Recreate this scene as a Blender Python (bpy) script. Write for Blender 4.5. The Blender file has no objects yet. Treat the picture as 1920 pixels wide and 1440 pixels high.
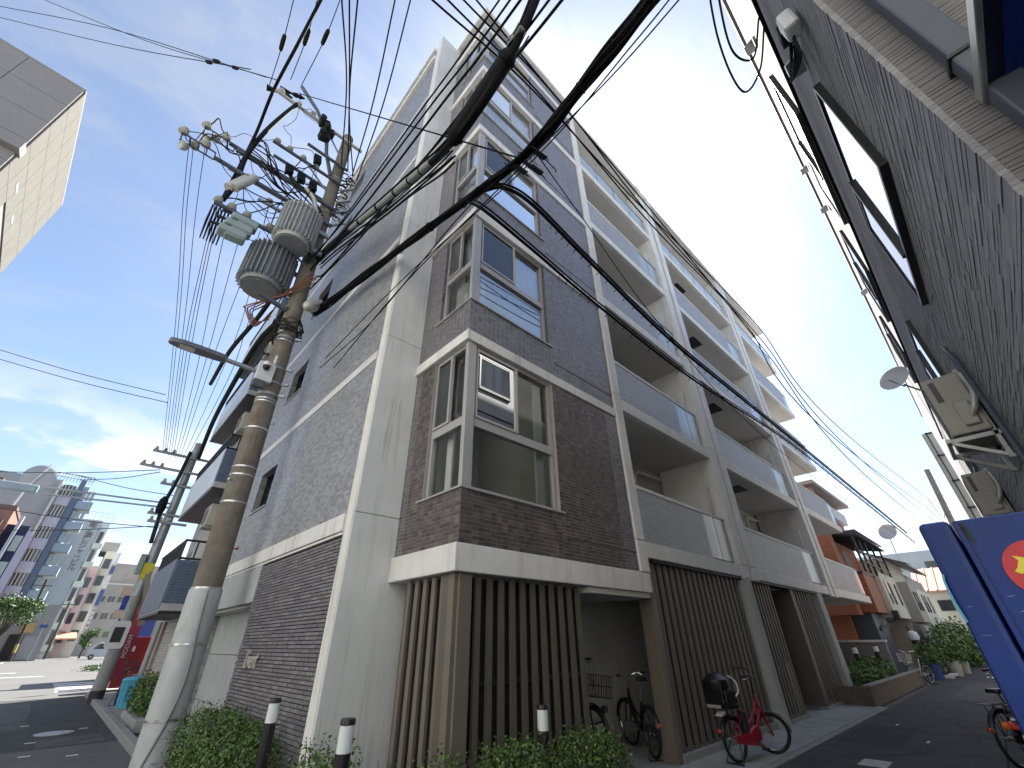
import bpy, bmesh, math, random
from mathutils import Vector, Matrix
random.seed(7)
R = math.radians
scn = bpy.context.scene
COL = scn.collection

# ------------------------------------------------------------------ camera
cam_d = bpy.data.cameras.new('camera'); cam = bpy.data.objects.new('camera', cam_d); COL.objects.link(cam)
scn.camera = cam
cam_d.sensor_width = 36.0; cam_d.sensor_fit = 'HORIZONTAL'; cam_d.lens = 780.16/1920*36.0
cam_d.clip_start = 0.05; cam_d.clip_end = 3000
def cam_rot(a, b, c):
    f = Vector((math.cos(a)*math.cos(b), math.sin(a)*math.cos(b), math.sin(b)))
    r = Vector((math.sin(a), -math.cos(a), 0)); u = r.cross(f)
    r2 = r*math.cos(c) + u*math.sin(c); u2 = -r*math.sin(c) + u*math.cos(c)
    m = Matrix((r2, u2, -f)).transposed()
    return m.to_4x4()
cam.matrix_world = Matrix.Translation((0, 0, 1.6)) @ cam_rot(0.80714, 0.55400, -0.01252)

# ------------------------------------------------------------------ light
SUN_AZ, SUN_EL = R(33), R(48)
sd = Vector((math.cos(SUN_AZ)*math.cos(SUN_EL), math.sin(SUN_AZ)*math.cos(SUN_EL), math.sin(SUN_EL)))
sun_d = bpy.data.lights.new('sun', 'SUN'); sun = bpy.data.objects.new('sun', sun_d); COL.objects.link(sun)
sun_d.energy = 5.0; sun_d.angle = R(0.6); sun_d.color = (1.0, 0.95, 0.86)
sun.rotation_euler = (-sd).to_track_quat('-Z', 'Y').to_euler(); sun.location = sd*200

w = bpy.data.worlds.new('World'); scn.world = w; w.use_nodes = True
nt = w.node_tree; nt.nodes.clear(); N = nt.nodes.new; LK = nt.links.new
def mth(op, a, b=None, c=None, clamp=False):
    n = N('ShaderNodeMath'); n.operation = op; n.use_clamp = clamp
    for i, v in enumerate((a, b, c)):
        if v is None: continue
        if isinstance(v, (int, float)): n.inputs[i].default_value = v
        else: LK(v, n.inputs[i])
    return n.outputs[0]
out = N('ShaderNodeOutputWorld'); bg = N('ShaderNodeBackground'); LK(bg.outputs[0], out.inputs[0])
sky = N('ShaderNodeTexSky'); sky.sky_type = 'NISHITA'; sky.sun_disc = False
sky.sun_elevation = SUN_EL; sky.sun_rotation = R(90) - SUN_AZ
sky.air_density = 1.0; sky.dust_density = 0.9; sky.ozone_density = 2.2; sky.altitude = 20
tc = N('ShaderNodeTexCoord'); sep = N('ShaderNodeSeparateXYZ'); LK(tc.outputs['Generated'], sep.inputs[0])
zc = mth('MAXIMUM', sep.outputs[2], 0.0)
den = mth('ADD', zc, 0.18)
comb = N('ShaderNodeCombineXYZ'); LK(mth('DIVIDE', sep.outputs[0], den), comb.inputs[0]); LK(mth('DIVIDE', sep.outputs[1], den), comb.inputs[1])
def cloud_noise(scale, detail, rough, stretch=None, off=(0, 0, 0), dist=0.0):
    mp = N('ShaderNodeMapping'); LK(comb.outputs[0], mp.inputs[0]); mp.inputs['Location'].default_value = off
    if stretch: mp.inputs['Scale'].default_value = stretch[0]; mp.inputs['Rotation'].default_value = (0, 0, stretch[1])
    n = N('ShaderNodeTexNoise'); LK(mp.outputs[0], n.inputs['Vector']); n.inputs['Scale'].default_value = scale
    n.inputs['Detail'].default_value = detail; n.inputs['Roughness'].default_value = rough; n.inputs['Distortion'].default_value = dist
    return n.outputs['Fac']
def mrange(v, a, b, lo=0.0, hi=1.0):
    n = N('ShaderNodeMapRange'); n.interpolation_type = 'SMOOTHSTEP'; LK(v, n.inputs[0])
    n.inputs[1].default_value = a; n.inputs[2].default_value = b; n.inputs[3].default_value = lo; n.inputs[4].default_value = hi
    return n.outputs[0]
cir = mrange(cloud_noise(1.6, 9, 0.62, ((1.0, 2.6, 1.0), R(35)), (3.1, 1.7, 0), 0.6), 0.42, 0.82)
cum = mrange(cloud_noise(2.1, 10, 0.55, None, (5.3, 8.2, 2.0), 0.25), 0.44, 0.60)
lowband = mrange(sep.outputs[2], 0.24, 0.44, 1.0, 0.0)
cumm = mth('MULTIPLY', cum, lowband)
vd = N('ShaderNodeVectorMath'); vd.operation = 'DOT_PRODUCT'; LK(tc.outputs['Generated'], vd.inputs[0]); vd.inputs[1].default_value = sd
cosang = mth('MAXIMUM', vd.outputs['Value'], 0.0)
fwd = mth('POWER', cosang, 18.0)           # forward scattering in thin high cloud round the sun
fwd2 = mth('POWER', cosang, 7.0)
cirm = mth('ADD', mth('ADD', mth('MULTIPLY', cir, 0.50), 0.09), mth('MULTIPLY', fwd, 0.60), clamp=True)
mask = mth('MAXIMUM', cirm, mth('MULTIPLY', cumm, 0.9), clamp=True)
cb = mth('ADD', mth('ADD', mth('ADD', 3.1, mth('MULTIPLY', cumm, 3.0)), mth('MULTIPLY', fwd2, 2.8)), mth('MULTIPLY', fwd, 9.0))
ccol = N('ShaderNodeVectorMath'); ccol.operation = 'SCALE'; ccol.inputs[0].default_value = (0.97, 1.0, 1.03); LK(cb, ccol.inputs['Scale'])
mix = N('ShaderNodeMix'); mix.data_type = 'RGBA'; LK(mask, mix.inputs['Factor'])
LK(sky.outputs[0], mix.inputs[6]); LK(ccol.outputs[0], mix.inputs[7])
LK(mix.outputs[2], bg.inputs[0]); bg.inputs[1].default_value = 0.088

scn.view_settings.view_transform = 'Standard'; scn.view_settings.look = 'None'
scn.view_settings.exposure = 1.5; scn.view_settings.gamma = 1.0; scn.view_settings.use_curve_mapping = False
scn.render.engine = 'CYCLES'
scn.cycles.max_bounces = 6; scn.cycles.diffuse_bounces = 3; scn.cycles.glossy_bounces = 3; scn.cycles.transmission_bounces = 3; scn.cycles.transparent_max_bounces = 7; scn.cycles.caustics_reflective = False; scn.cycles.caustics_refractive = False

# ------------------------------------------------------------------ materials
MT = {}
def _base(name):
    m = bpy.data.materials.new(name); m.use_nodes = True
    t = m.node_tree; b = t.nodes['Principled BSDF']; MT[name] = m
    return m, t, b
def rgba(c): return (c[0], c[1], c[2], 1.0)
def _noise(t, vec, scale, detail=4, rough=0.55):
    n = t.nodes.new('ShaderNodeTexNoise'); n.inputs['Scale'].default_value = scale; n.inputs['Detail'].default_value = detail
    n.inputs['Roughness'].default_value = rough; t.links.new(vec, n.inputs['Vector']); return n.outputs['Fac']
def _mixc(t, fac, a, b, mode='MIX'):
    n = t.nodes.new('ShaderNodeMix'); n.data_type = 'RGBA'; n.blend_type = mode
    for k, v in ((0, fac), (6, a), (7, b)):
        if hasattr(v, 'links') or hasattr(v, 'is_linked'): t.links.new(v, n.inputs[k])
        else: n.inputs[k].default_value = v if k == 0 else (rgba(v) if len(v) == 3 else v)
    return n.outputs[2]
def _map(t, vec, sc):
    n = t.nodes.new('ShaderNodeMapping'); n.inputs['Scale'].default_value = sc; t.links.new(vec, n.inputs[0]); return n.outputs[0]
def _ramp(t, fac, a, b):
    n = t.nodes.new('ShaderNodeMapRange'); n.inputs[1].default_value = a; n.inputs[2].default_value = b; t.links.new(fac, n.inputs[0]); return n.outputs[0]
def _bump(t, b, h, strength, dist=0.01):
    n = t.nodes.new('ShaderNodeBump'); n.inputs['Strength'].default_value = strength; n.inputs['Distance'].default_value = dist
    t.links.new(h, n.inputs['Height']); t.links.new(n.outputs[0], b.inputs['Normal'])
def M(name, col, rough=0.6, metal=0.0, var=0.12, vs=2.5, bump=0.0, bs=60, streak=0.0, spec=0.5, emit=0, coat=0, stain=None):
    if name in MT: return MT[name]
    m, t, b = _base(name)
    tcn = t.nodes.new('ShaderNodeTexCoord'); v = tcn.outputs['Object']
    c = None
    n1 = _noise(t, v, vs, 6, 0.6)
    dk = tuple(x*(1-var) for x in col); lt = tuple(min(1, x*(1+var*0.6)) for x in col)
    c = _mixc(t, _ramp(t, n1, 0.3, 0.7), dk, lt)
    if streak:
        s = _noise(t, _map(t, v, (5, 5, 0.3)), 1.0, 5, 0.65)
        c = _mixc(t, _ramp(t, s, 0.52, 0.80), c, tuple(x*(1-streak) for x in col))
    if streak > 0.2:
        s2 = _noise(t, _map(t, v, (22, 22, 0.8)), 1.0, 4, 0.6); s3 = _noise(t, _map(t, v, (1.3, 1.3, 0.9)), 1.0, 3, 0.5)
        mm = t.nodes.new('ShaderNodeMath'); mm.operation = 'MULTIPLY'; t.links.new(_ramp(t, s2, 0.55, 0.72), mm.inputs[0]); t.links.new(_ramp(t, s3, 0.42, 0.62), mm.inputs[1])
        c = _mixc(t, mm.outputs[0], c, tuple(x*y for x, y in zip(col, (0.60, 0.58, 0.54))))
    if stain:
        s = _noise(t, _map(t, v, (3, 3, 1.0)), 1.0, 6, 0.7)
        c = _mixc(t, _ramp(t, s, 0.55, 0.75), c, stain)
    t.links.new(c, b.inputs['Base Color'])
    b.inputs['Roughness'].default_value = rough; b.inputs['Metallic'].default_value = metal
    b.inputs['Specular IOR Level'].default_value = spec
    if coat: b.inputs['Coat Weight'].default_value = coat; b.inputs['Coat Roughness'].default_value = 0.08
    if bump: _bump(t, b, _noise(t, v, bs, 5, 0.6), bump, 0.01)
    if emit: b.inputs['Emission Color'].default_value = rgba(col); b.inputs['Emission Strength'].default_value = emit
    return m
def TILE(name, c1, c2, mortar, bw, rh, ms=0.004, offset=0.0, rough=0.45, bump=0.4, var=0.15, bias=0.0):
    """wall tile: u runs along X or Y by the wall's facing, v = Z"""
    m, t, b = _base(name)
    g = t.nodes.new('ShaderNodeNewGeometry'); sp = t.nodes.new('ShaderNodeSeparateXYZ'); t.links.new(g.outputs['Position'], sp.inputs[0])
    sn = t.nodes.new('ShaderNodeSeparateXYZ'); t.links.new(g.outputs['True Normal'], sn.inputs[0])
    a = t.nodes.new('ShaderNodeMath'); a.operation = 'ABSOLUTE'; t.links.new(sn.outputs[0], a.inputs[0])
    gt = t.nodes.new('ShaderNodeMath'); gt.operation = 'GREATER_THAN'; t.links.new(a.outputs[0], gt.inputs[0]); gt.inputs[1].default_value = 0.6
    mx = t.nodes.new('ShaderNodeMix'); t.links.new(gt.outputs[0], mx.inputs[0]); t.links.new(sp.outputs[0], mx.inputs[2]); t.links.new(sp.outputs[1], mx.inputs[3])
    cv = t.nodes.new('ShaderNodeCombineXYZ'); t.links.new(mx.outputs[0], cv.inputs[0]); t.links.new(sp.outputs[2], cv.inputs[1])
    br = t.nodes.new('ShaderNodeTexBrick'); br.offset = offset; br.squash = 1.0
    t.links.new(cv.outputs[0], br.inputs['Vector'])
    br.inputs['Color1'].default_value = rgba(c1); br.inputs['Color2'].default_value = rgba(c2); br.inputs['Mortar'].default_value = rgba(mortar)
    br.inputs['Scale'].default_value = 1.0; br.inputs['Mortar Size'].default_value = ms; br.inputs['Mortar Smooth'].default_value = 0.15
    br.inputs['Bias'].default_value = bias; br.inputs['Brick Width'].default_value = bw; br.inputs['Row Height'].default_value = rh
    n1 = _noise(t, g.outputs['Position'], 1.3, 6, 0.6)
    dirt = _mixc(t, _ramp(t, n1, 0.35, 0.7), (1-var, 1-var, 1-var), (1, 1, 1))
    c = _mixc(t, 1.0, br.outputs['Color'], dirt, 'MULTIPLY')
    t.links.new(c, b.inputs['Base Color']); b.inputs['Roughness'].default_value = rough
    inv = t.nodes.new('ShaderNodeMath'); inv.operation = 'SUBTRACT'; inv.inputs[0].default_value = 1.0; t.links.new(br.outputs['Fac'], inv.inputs[1])
    if bump: _bump(t, b, inv.outputs[0], bump, 0.004)
    return m
def GLASS(name, tint=(0.75, 0.82, 0.84), refl=0.16, rough=0.0, base=None):
    m, t, b = _base(name); o = t.nodes['Material Output']
    tr = t.nodes.new('ShaderNodeBsdfTransparent'); tr.inputs[0].default_value = rgba(tint)
    gl = t.nodes.new('ShaderNodeBsdfGlossy'); gl.inputs['Roughness'].default_value = rough; gl.inputs[0].default_value = (0.95, 0.98, 1, 1)
    fr = t.nodes.new('ShaderNodeFresnel'); fr.inputs[0].default_value = 1.5
    ad = t.nodes.new('ShaderNodeMath'); ad.operation = 'ADD'; ad.use_clamp = True; t.links.new(fr.outputs[0], ad.inputs[0]); ad.inputs[1].default_value = refl
    ms = t.nodes.new('ShaderNodeMixShader'); t.links.new(ad.outputs[0], ms.inputs[0])
    if base:
        df = t.nodes.new('ShaderNodeBsdfDiffuse'); df.inputs[0].default_value = rgba(base)
        m2 = t.nodes.new('ShaderNodeMixShader'); m2.inputs[0].default_value = 0.5; t.links.new(tr.outputs[0], m2.inputs[1]); t.links.new(df.outputs[0], m2.inputs[2])
        t.links.new(m2.outputs[0], ms.inputs[1])
    else: t.links.new(tr.outputs[0], ms.inputs[1])
    t.links.new(gl.outputs[0], ms.inputs[2]); t.links.new(ms.outputs[0], o.inputs[0])
    return m

M('white_paint', (0.78, 0.79, 0.78), 0.75, var=0.09, vs=1.2, bump=0.25, bs=120, streak=0.22)
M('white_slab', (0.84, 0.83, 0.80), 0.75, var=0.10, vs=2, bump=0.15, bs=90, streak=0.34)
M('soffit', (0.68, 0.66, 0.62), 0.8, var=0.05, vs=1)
M('back_wall', (0.62, 0.60, 0.54), 0.8, var=0.06)
TILE('tile_grey', (0.41, 0.412, 0.425), (0.21, 0.212, 0.222), (0.34, 0.342, 0.348), 0.10, 0.05, 0.004, 0.5, 0.4, 0.5)
TILE('tile_parapet', (0.38, 0.39, 0.415), (0.28, 0.285, 0.31), (0.50, 0.51, 0.52), 0.10, 0.05, 0.005, 0.5, 0.4, 0.5)
TILE('tile_stripe', (0.88, 0.87, 0.87), (0.80, 0.79, 0.79), (0.62, 0.62, 0.62), 0.10, 0.05, 0.004, 0.5, 0.5, 0.4)
TILE('tile_brown', (0.230, 0.215, 0.235), (0.110, 0.100, 0.112), (0.35, 0.335, 0.345), 0.10, 0.05, 0.004, 0.0, 0.32, 0.6)
TILE('tile_blue', (0.14, 0.19, 0.29), (0.11, 0.15, 0.24), (0.07, 0.09, 0.13), 0.2, 0.065, 0.006, 0.0, 0.35, 0.5)
TILE('tile_orange', (0.42, 0.15, 0.075), (0.36, 0.125, 0.06), (0.30, 0.12, 0.07), 0.24, 0.07, 0.005, 0.5, 0.6, 0.4)
TILE('tile_low_wall', (0.30, 0.28, 0.29), (0.22, 0.21, 0.22), (0.32, 0.31, 0.31), 0.1, 0.05, 0.004, 0.5)
TILE('panel_cream', (0.62, 0.58, 0.50), (0.58, 0.545, 0.47), (0.42, 0.40, 0.36), 1.25, 0.95, 0.012, 0.0, 0.6, 0.2)
for i, c in enumerate([(0.205, 0.20, 0.215), (0.17, 0.165, 0.18), (0.24, 0.235, 0.25), (0.19, 0.178, 0.188)]):
    M('brick_%d' % i, c, 0.7, var=0.2, vs=14, bump=0.5, bs=45)
M('mortar_dark', (0.035, 0.035, 0.04), 0.9)
for i, c in enumerate([(0.135, 0.112, 0.113), (0.075, 0.061, 0.065), (0.185, 0.153, 0.150), (0.105, 0.086, 0.088)]):
    M('brown_tile_%d' % i, c, 0.32, var=0.1, vs=9)
M('grout', (0.42, 0.39, 0.375), 0.9)
M('louvre', (0.185, 0.163, 0.133), 0.5, var=0.08, vs=4)
M('louvre_grey', (0.132, 0.118, 0.098), 0.5, var=0.08, vs=4)
M('gap_shade_sheet', (0.018, 0.017, 0.016), 0.9)  # near-black sheets, shade of the space behind the slats painted in
M('alu', (0.47, 0.46, 0.455), 0.4, 0.15, var=0.05)
M('alu_dark', (0.035, 0.034, 0.036), 0.4, 0.3)
M('screen', (0.035, 0.037, 0.042), 0.85)
GLASS('glass', (0.92, 0.95, 0.94), 0.05)
GLASS('glass_strong', (0.9, 0.95, 0.96), 0.36)
GLASS('glass_frost', (0.75, 0.85, 0.9), 0.06, 0.15, (0.60, 0.70, 0.76))
M('glass_dark', (0.03, 0.035, 0.042), 0.06, var=0.02, spec=0.9)
M('glass_pale', (0.35, 0.42, 0.42), 0.12, var=0.1, spec=0.8)
M('curtain', (0.86, 0.87, 0.83), 0.9, var=0.04)
M('room', (0.45, 0.44, 0.40), 0.9)
M('brown_metal', (0.085, 0.062, 0.062), 0.5)
M('concrete', (0.34, 0.35, 0.345), 0.85, var=0.16, vs=3, bump=0.3, bs=60, streak=0.12)
M('concrete_pale', (0.46, 0.48, 0.475), 0.85, var=0.12, vs=2, bump=0.2, bs=60, streak=0.10)
M('pole_concrete', (0.225, 0.198, 0.165), 0.9, var=0.28, vs=3.5, bump=0.35, bs=70, streak=0.35, stain=(0.13, 0.085, 0.06))
M('pole_sleeve', (0.56, 0.59, 0.59), 0.6, 0.15, var=0.12, vs=4, bump=0.12, bs=20, streak=0.15, stain=(0.42, 0.44, 0.44))
M('steel', (0.42, 0.43, 0.44), 0.42, 0.75, var=0.15, vs=8)
M('steel_band', (0.62, 0.62, 0.62), 0.3, 0.9, var=0.1, vs=8)
M('galv', (0.36, 0.39, 0.42), 0.5, 0.55, var=0.15, vs=6)
M('galv_dark', (0.13, 0.14, 0.16), 0.55, 0.5, var=0.2, vs=6)
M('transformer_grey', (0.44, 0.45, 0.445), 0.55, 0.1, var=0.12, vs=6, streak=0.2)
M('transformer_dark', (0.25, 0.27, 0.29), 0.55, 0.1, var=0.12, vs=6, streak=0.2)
M('porcelain', (0.55, 0.56, 0.52), 0.25, var=0.12, vs=12)
M('switch_green', (0.32, 0.40, 0.39), 0.45, var=0.1)
M('cable_black', (0.012, 0.012, 0.014), 0.8, var=0.2, vs=6, spec=0.15)
M('cable_grey', (0.30, 0.32, 0.30), 0.55, var=0.2, vs=4, streak=0.3)
M('cable_dark', (0.035, 0.037, 0.036), 0.8, var=0.3, vs=5, spec=0.15)
M('cable_orange', (0.30, 0.12, 0.07), 0.55)
M('closure', (0.010, 0.011, 0.013), 0.75, bump=0.3, bs=14, spec=0.2)
M('lamp_grey', (0.52, 0.52, 0.47), 0.4, 0.2)
M('lamp_led', (0.17, 0.17, 0.19), 0.4, 0.3)
M('lens', (0.75, 0.73, 0.68), 0.15, spec=0.7)
M('white_box', (0.72, 0.73, 0.76), 0.45)
M('plastic_black', (0.014, 0.013, 0.015), 0.4)
M('plastic_dark', (0.03, 0.03, 0.033), 0.55)
M('bollard_white', (0.80, 0.86, 0.86), 0.35, var=0.03)
M('rubber', (0.012, 0.012, 0.012), 0.8)
M('chrome', (0.6, 0.6, 0.6), 0.2, 1.0, var=0.05)
M('red_paint', (0.36, 0.012, 0.022), 0.28, coat=0.6)
M('red_lamp', (0.65, 0.05, 0.03), 0.25)
M('orange_lamp', (0.75, 0.18, 0.03), 0.25)
M('ac_cream', (0.46, 0.44, 0.38), 0.55, var=0.1, streak=0.15)
M('ac_dark', (0.12, 0.12, 0.12), 0.6)
M('blue_paint', (0.008, 0.034, 0.19), 0.38, var=0.25, vs=4, spec=0.35, stain=(0.014, 0.045, 0.20))
M('blue_sign', (0.008, 0.035, 0.24), 0.3, var=0.12, coat=0.3)
M('navy', (0.012, 0.018, 0.05), 0.4)
M('sticker_red', (0.55, 0.035, 0.05), 0.4, var=0.25, vs=20)
M('sticker_yellow', (0.75, 0.65, 0.05), 0.4)
M('trim_silver', (0.5, 0.52, 0.5), 0.3, 0.6)
M('pipe_slate', (0.075, 0.088, 0.115), 0.45, var=0.06)
M('strip_stone', (0.345, 0.345, 0.36), 0.9, var=0.12, vs=6, bump=0.2, bs=50)
M('strip_stone_dark', (0.295, 0.295, 0.31), 0.9, var=0.12, vs=6, bump=0.2, bs=50)
M('siding_grey', (0.20, 0.195, 0.195), 0.75, var=0.1, vs=5, bump=0.15, bs=40)
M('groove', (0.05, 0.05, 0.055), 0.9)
M('eave', (0.42, 0.36, 0.36), 0.5)
M('asphalt', (0.050, 0.053, 0.058), 0.88, var=0.4, vs=1.4, bump=0.7, bs=150, stain=(0.082, 0.085, 0.088))
M('asphalt_patch', (0.036, 0.038, 0.042), 0.9, var=0.35, vs=2, bump=0.7, bs=150); M('asphalt_old', (0.085, 0.088, 0.09), 0.9, var=0.35, vs=2, bump=0.7, bs=150); M('crack', (0.012, 0.012, 0.013), 0.95)
M('asphalt_pale', (0.115, 0.118, 0.118), 0.9, var=0.2, vs=1.2, bump=0.5, bs=150, stain=(0.14, 0.14, 0.138))
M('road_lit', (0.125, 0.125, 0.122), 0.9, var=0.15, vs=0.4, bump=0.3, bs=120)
M('road_paint', (0.70, 0.71, 0.70), 0.8, var=0.2, vs=8)
M('apron', (0.34, 0.36, 0.36), 0.9, var=0.25, vs=2.2, bump=0.3, bs=80, stain=(0.24, 0.255, 0.255))
M('soil', (0.06, 0.045, 0.03), 0.95, bump=0.6, bs=40)
M('kerb', (0.30, 0.30, 0.29), 0.9, var=0.2, vs=5, bump=0.3, bs=60)
M('planter_brown', (0.17, 0.135, 0.105), 0.85, var=0.25, vs=6, bump=0.3, bs=40)
M('leaf_a', (0.085, 0.165, 0.032), 0.5, var=0.4, vs=9)
M('leaf_b', (0.14, 0.235, 0.045), 0.5, var=0.4, vs=9)
M('leaf_c', (0.045, 0.100, 0.026), 0.5, var=0.4, vs=9)
M('bark', (0.10, 0.075, 0.055), 0.9, var=0.3, vs=10, bump=0.5, bs=30)
M('bin_blue', (0.10, 0.42, 0.60), 0.4, var=0.05)
M('shutter', (0.42, 0.40, 0.37), 0.5, 0.2, var=0.1, vs=3, streak=0.15)
M('corrugated', (0.24, 0.21, 0.175), 0.7, var=0.2, vs=4, streak=0.3)
M('wood_beige', (0.40, 0.31, 0.26), 0.7)
M('frp_white', (0.60, 0.64, 0.68), 0.35, var=0.1, vs=2, streak=0.15)
M('rail_black', (0.015, 0.014, 0.016), 0.45)
M('rust', (0.25, 0.10, 0.05), 0.8)
M('gold', (0.66, 0.62, 0.54), 0.45, 0.3)
M('paper_white', (0.75, 0.76, 0.76), 0.6)
M('manhole_iron', (0.42, 0.43, 0.43), 0.6, 0.4, var=0.3, vs=14, bump=0.6, bs=30)
# ------------------------------------------------------------------ mesh helpers
ORG = {}
class MB:
    def __init__(s): s.v = []; s.f = []; s.m = []; s.cur = 0
    def face(s, idx): s.f.append(tuple(idx)); s.m.append(s.cur)
    def box(s, x0, x1, y0, y1, z0, z1):
        n = len(s.v)
        for z in (z0, z1):
            s.v += [(x0, y0, z), (x1, y0, z), (x1, y1, z), (x0, y1, z)]
        for q in ((0, 3, 2, 1), (4, 5, 6, 7), (0, 1, 5, 4), (1, 2, 6, 5), (2, 3, 7, 6), (3, 0, 4, 7)): s.face([n+i for i in q])
        return s
    def qy(s, x0, x1, y, y1_, z0, z1):
        n = len(s.v); s.v += [(x0, y, z0), (x1, y, z0), (x1, y, z1), (x0, y, z1)]; s.face((n, n+1, n+2, n+3)); return s
    def qx(s, x, x1_, y0, y1, z0, z1):
        n = len(s.v); s.v += [(x, y1, z0), (x, y0, z0), (x, y0, z1), (x, y1, z1)]; s.face((n, n+1, n+2, n+3)); return s
    def obox(s, c, ax, ay, az, hx, hy, hz):
        n = len(s.v); c = Vector(c); ax = Vector(ax).normalized()*hx; ay = Vector(ay).normalized()*hy; az = Vector(az).normalized()*hz
        for k in (-1, 1):
            for i, j in ((-1, -1), (1, -1), (1, 1), (-1, 1)): s.v.append(tuple(c+ax*i+ay*j+az*k))
        for q in ((0, 3, 2, 1), (4, 5, 6, 7), (0, 1, 5, 4), (1, 2, 6, 5), (2, 3, 7, 6), (3, 0, 4, 7)): s.face([n+i for i in q])
        return s
    def bar(s, p0, p1, w, h=None):
        h = h or w; p0 = Vector(p0); p1 = Vector(p1); d = (p1-p0)
        if d.length < 1e-6: return s
        d.normalize(); up = Vector((0, 0, 1)) if abs(d.z) < 0.95 else Vector((1, 0, 0))
        a = d.cross(up).normalized(); b = a.cross(d)
        return s.obox((p0+p1)/2, d, a, b, (p1-p0).length/2, w/2, h/2)
    def cyl(s, p0, p1, r0, r1=None, seg=12, caps=True):
        r1 = r0 if r1 is None else r1
        return s.tube([p0, p1], [r0, r1], seg, caps)
    def tube(s, pts, r, seg=8, caps=True):
        pts = [Vector(p) for p in pts]; k = len(pts); rs = r if isinstance(r, (list, tuple)) else [r]*k
        n0 = len(s.v); prev = None
        for i, p in enumerate(pts):
            d = (pts[min(i+1, k-1)]-pts[max(i-1, 0)]).normalized()
            if prev is None:
                up = Vector((0, 0, 1)) if abs(d.z) < 0.95 else Vector((1, 0, 0)); a = d.cross(up).normalized()
            else:
                a = (prev - d*prev.dot(d)); a = a.normalized() if a.length > 1e-6 else d.orthogonal().normalized()
            prev = a; b = d.cross(a)
            for j in range(seg):
                t = 2*math.pi*j/seg; s.v.append(tuple(p + (a*math.cos(t)+b*math.sin(t))*rs[i]))
        for i in range(k-1):
            for j in range(seg):
                s.face((n0+i*seg+j, n0+i*seg+(j+1) % seg, n0+(i+1)*seg+(j+1) % seg, n0+(i+1)*seg+j))
        if caps:
            s.face([n0+j for j in range(seg)][::-1]); s.face([n0+(k-1)*seg+j for j in range(seg)])
        return s
    def lathe(s, c, prof, seg=16, axis=(0, 0, 1)):
        c = Vector(c); ax = Vector(axis).normalized(); a = ax.orthogonal().normalized(); b = ax.cross(a); n0 = len(s.v)
        for (r, h) in prof:
            for j in range(seg):
                t = 2*math.pi*j/seg; s.v.append(tuple(c+ax*h+(a*math.cos(t)+b*math.sin(t))*max(r, 1e-4)))
        for i in range(len(prof)-1):
            for j in range(seg):
                s.face((n0+i*seg+j, n0+i*seg+(j+1) % seg, n0+(i+1)*seg+(j+1) % seg, n0+(i+1)*seg+j))
        s.face([n0+j for j in range(seg)][::-1]); s.face([n0+(len(prof)-1)*seg+j for j in range(seg)])
        return s
    def prism(s, poly, ext):
        n = len(s.v); k = len(poly); e = Vector(ext)
        s.v += [tuple(p) for p in poly] + [tuple(Vector(p)+e) for p in poly]
        s.face(range(n+k-1, n-1, -1)); s.face(range(n+k, n+2*k))
        for i in range(k): s.face((n+i, n+(i+1) % k, n+k+(i+1) % k, n+k+i))
        return s
    def torus(s, c, R_, r, axis=(0, 1, 0), seg=28, sec=8):
        c = Vector(c); ax = Vector(axis).normalized(); a = ax.orthogonal().normalized(); b = ax.cross(a); n0 = len(s.v)
        for i in range(seg):
            t = 2*math.pi*i/seg; d = a*math.cos(t)+b*math.sin(t)
            for j in range(sec):
                u = 2*math.pi*j/sec; s.v.append(tuple(c+d*(R_+r*math.cos(u))+ax*(r*math.sin(u))))
        for i in range(seg):
            for j in range(sec):
                s.face((n0+i*sec+j, n0+((i+1) % seg)*sec+j, n0+((i+1) % seg)*sec+(j+1) % sec, n0+i*sec+(j+1) % sec))
        return s
    def mesh(s, name, mats, off=(0, 0, 0)):
        me = bpy.data.meshes.new(name); o = Vector(off)
        me.from_pydata([tuple(Vector(v)-o) for v in s.v], [], s.f)
        for m in (mats if isinstance(mats, (list, tuple)) else [mats]): me.materials.append(MT[m] if isinstance(m, str) else m)
        if isinstance(mats, (list, tuple)): me.polygons.foreach_set('material_index', s.m)
        return me
    def build(s, name, mats, parent=None, smooth=False, bevel=0, kind=None, label=None, off=None, fixn=True):
        o0 = off if off is not None else (ORG.get(parent.name, (0, 0, 0)) if parent else (0, 0, 0))
        me = s.mesh(name, mats, o0)
        if fixn:
            bm = bmesh.new(); bm.from_mesh(me); bmesh.ops.recalc_face_normals(bm, faces=bm.faces); bm.to_mesh(me); bm.free()
        o = bpy.data.objects.new(name, me); COL.objects.link(o)
        if parent: o.parent = parent; ORG[o.name] = o0
        if smooth:
            me.polygons.foreach_set('use_smooth', [True]*len(me.polygons))
            try: me.set_sharp_from_angle(angle=R(40))
            except Exception: pass
        if bevel:
            bv = o.modifiers.new('bevel', 'BEVEL'); bv.width = bevel; bv.segments = 2; bv.limit_method = 'ANGLE'; bv.angle_limit = R(40)
        if kind: o['kind'] = kind
        if label: o['label'] = label
        return o
def tag(o, label, cat, group=None):
    o['label'] = label; o['category'] = cat
    if group: o['group'] = group
    return o
def thing(name, label, cat, loc=(0, 0, 0), group=None, local=False, rotz=0.0):
    o = bpy.data.objects.new(name, None); COL.objects.link(o); o.location = loc; o.rotation_euler = (0, 0, rotz); o.empty_display_size = 0.2
    ORG[o.name] = (0, 0, 0) if local else tuple(loc)
    return tag(o, label, cat, group)
def struct(o): o['kind'] = 'structure'; return o
def copy_tree(o, parent=None):
    c = o.copy(); COL.objects.link(c); c.parent = parent
    for ch in o.children: copy_tree(ch, c)
    return c
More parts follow.
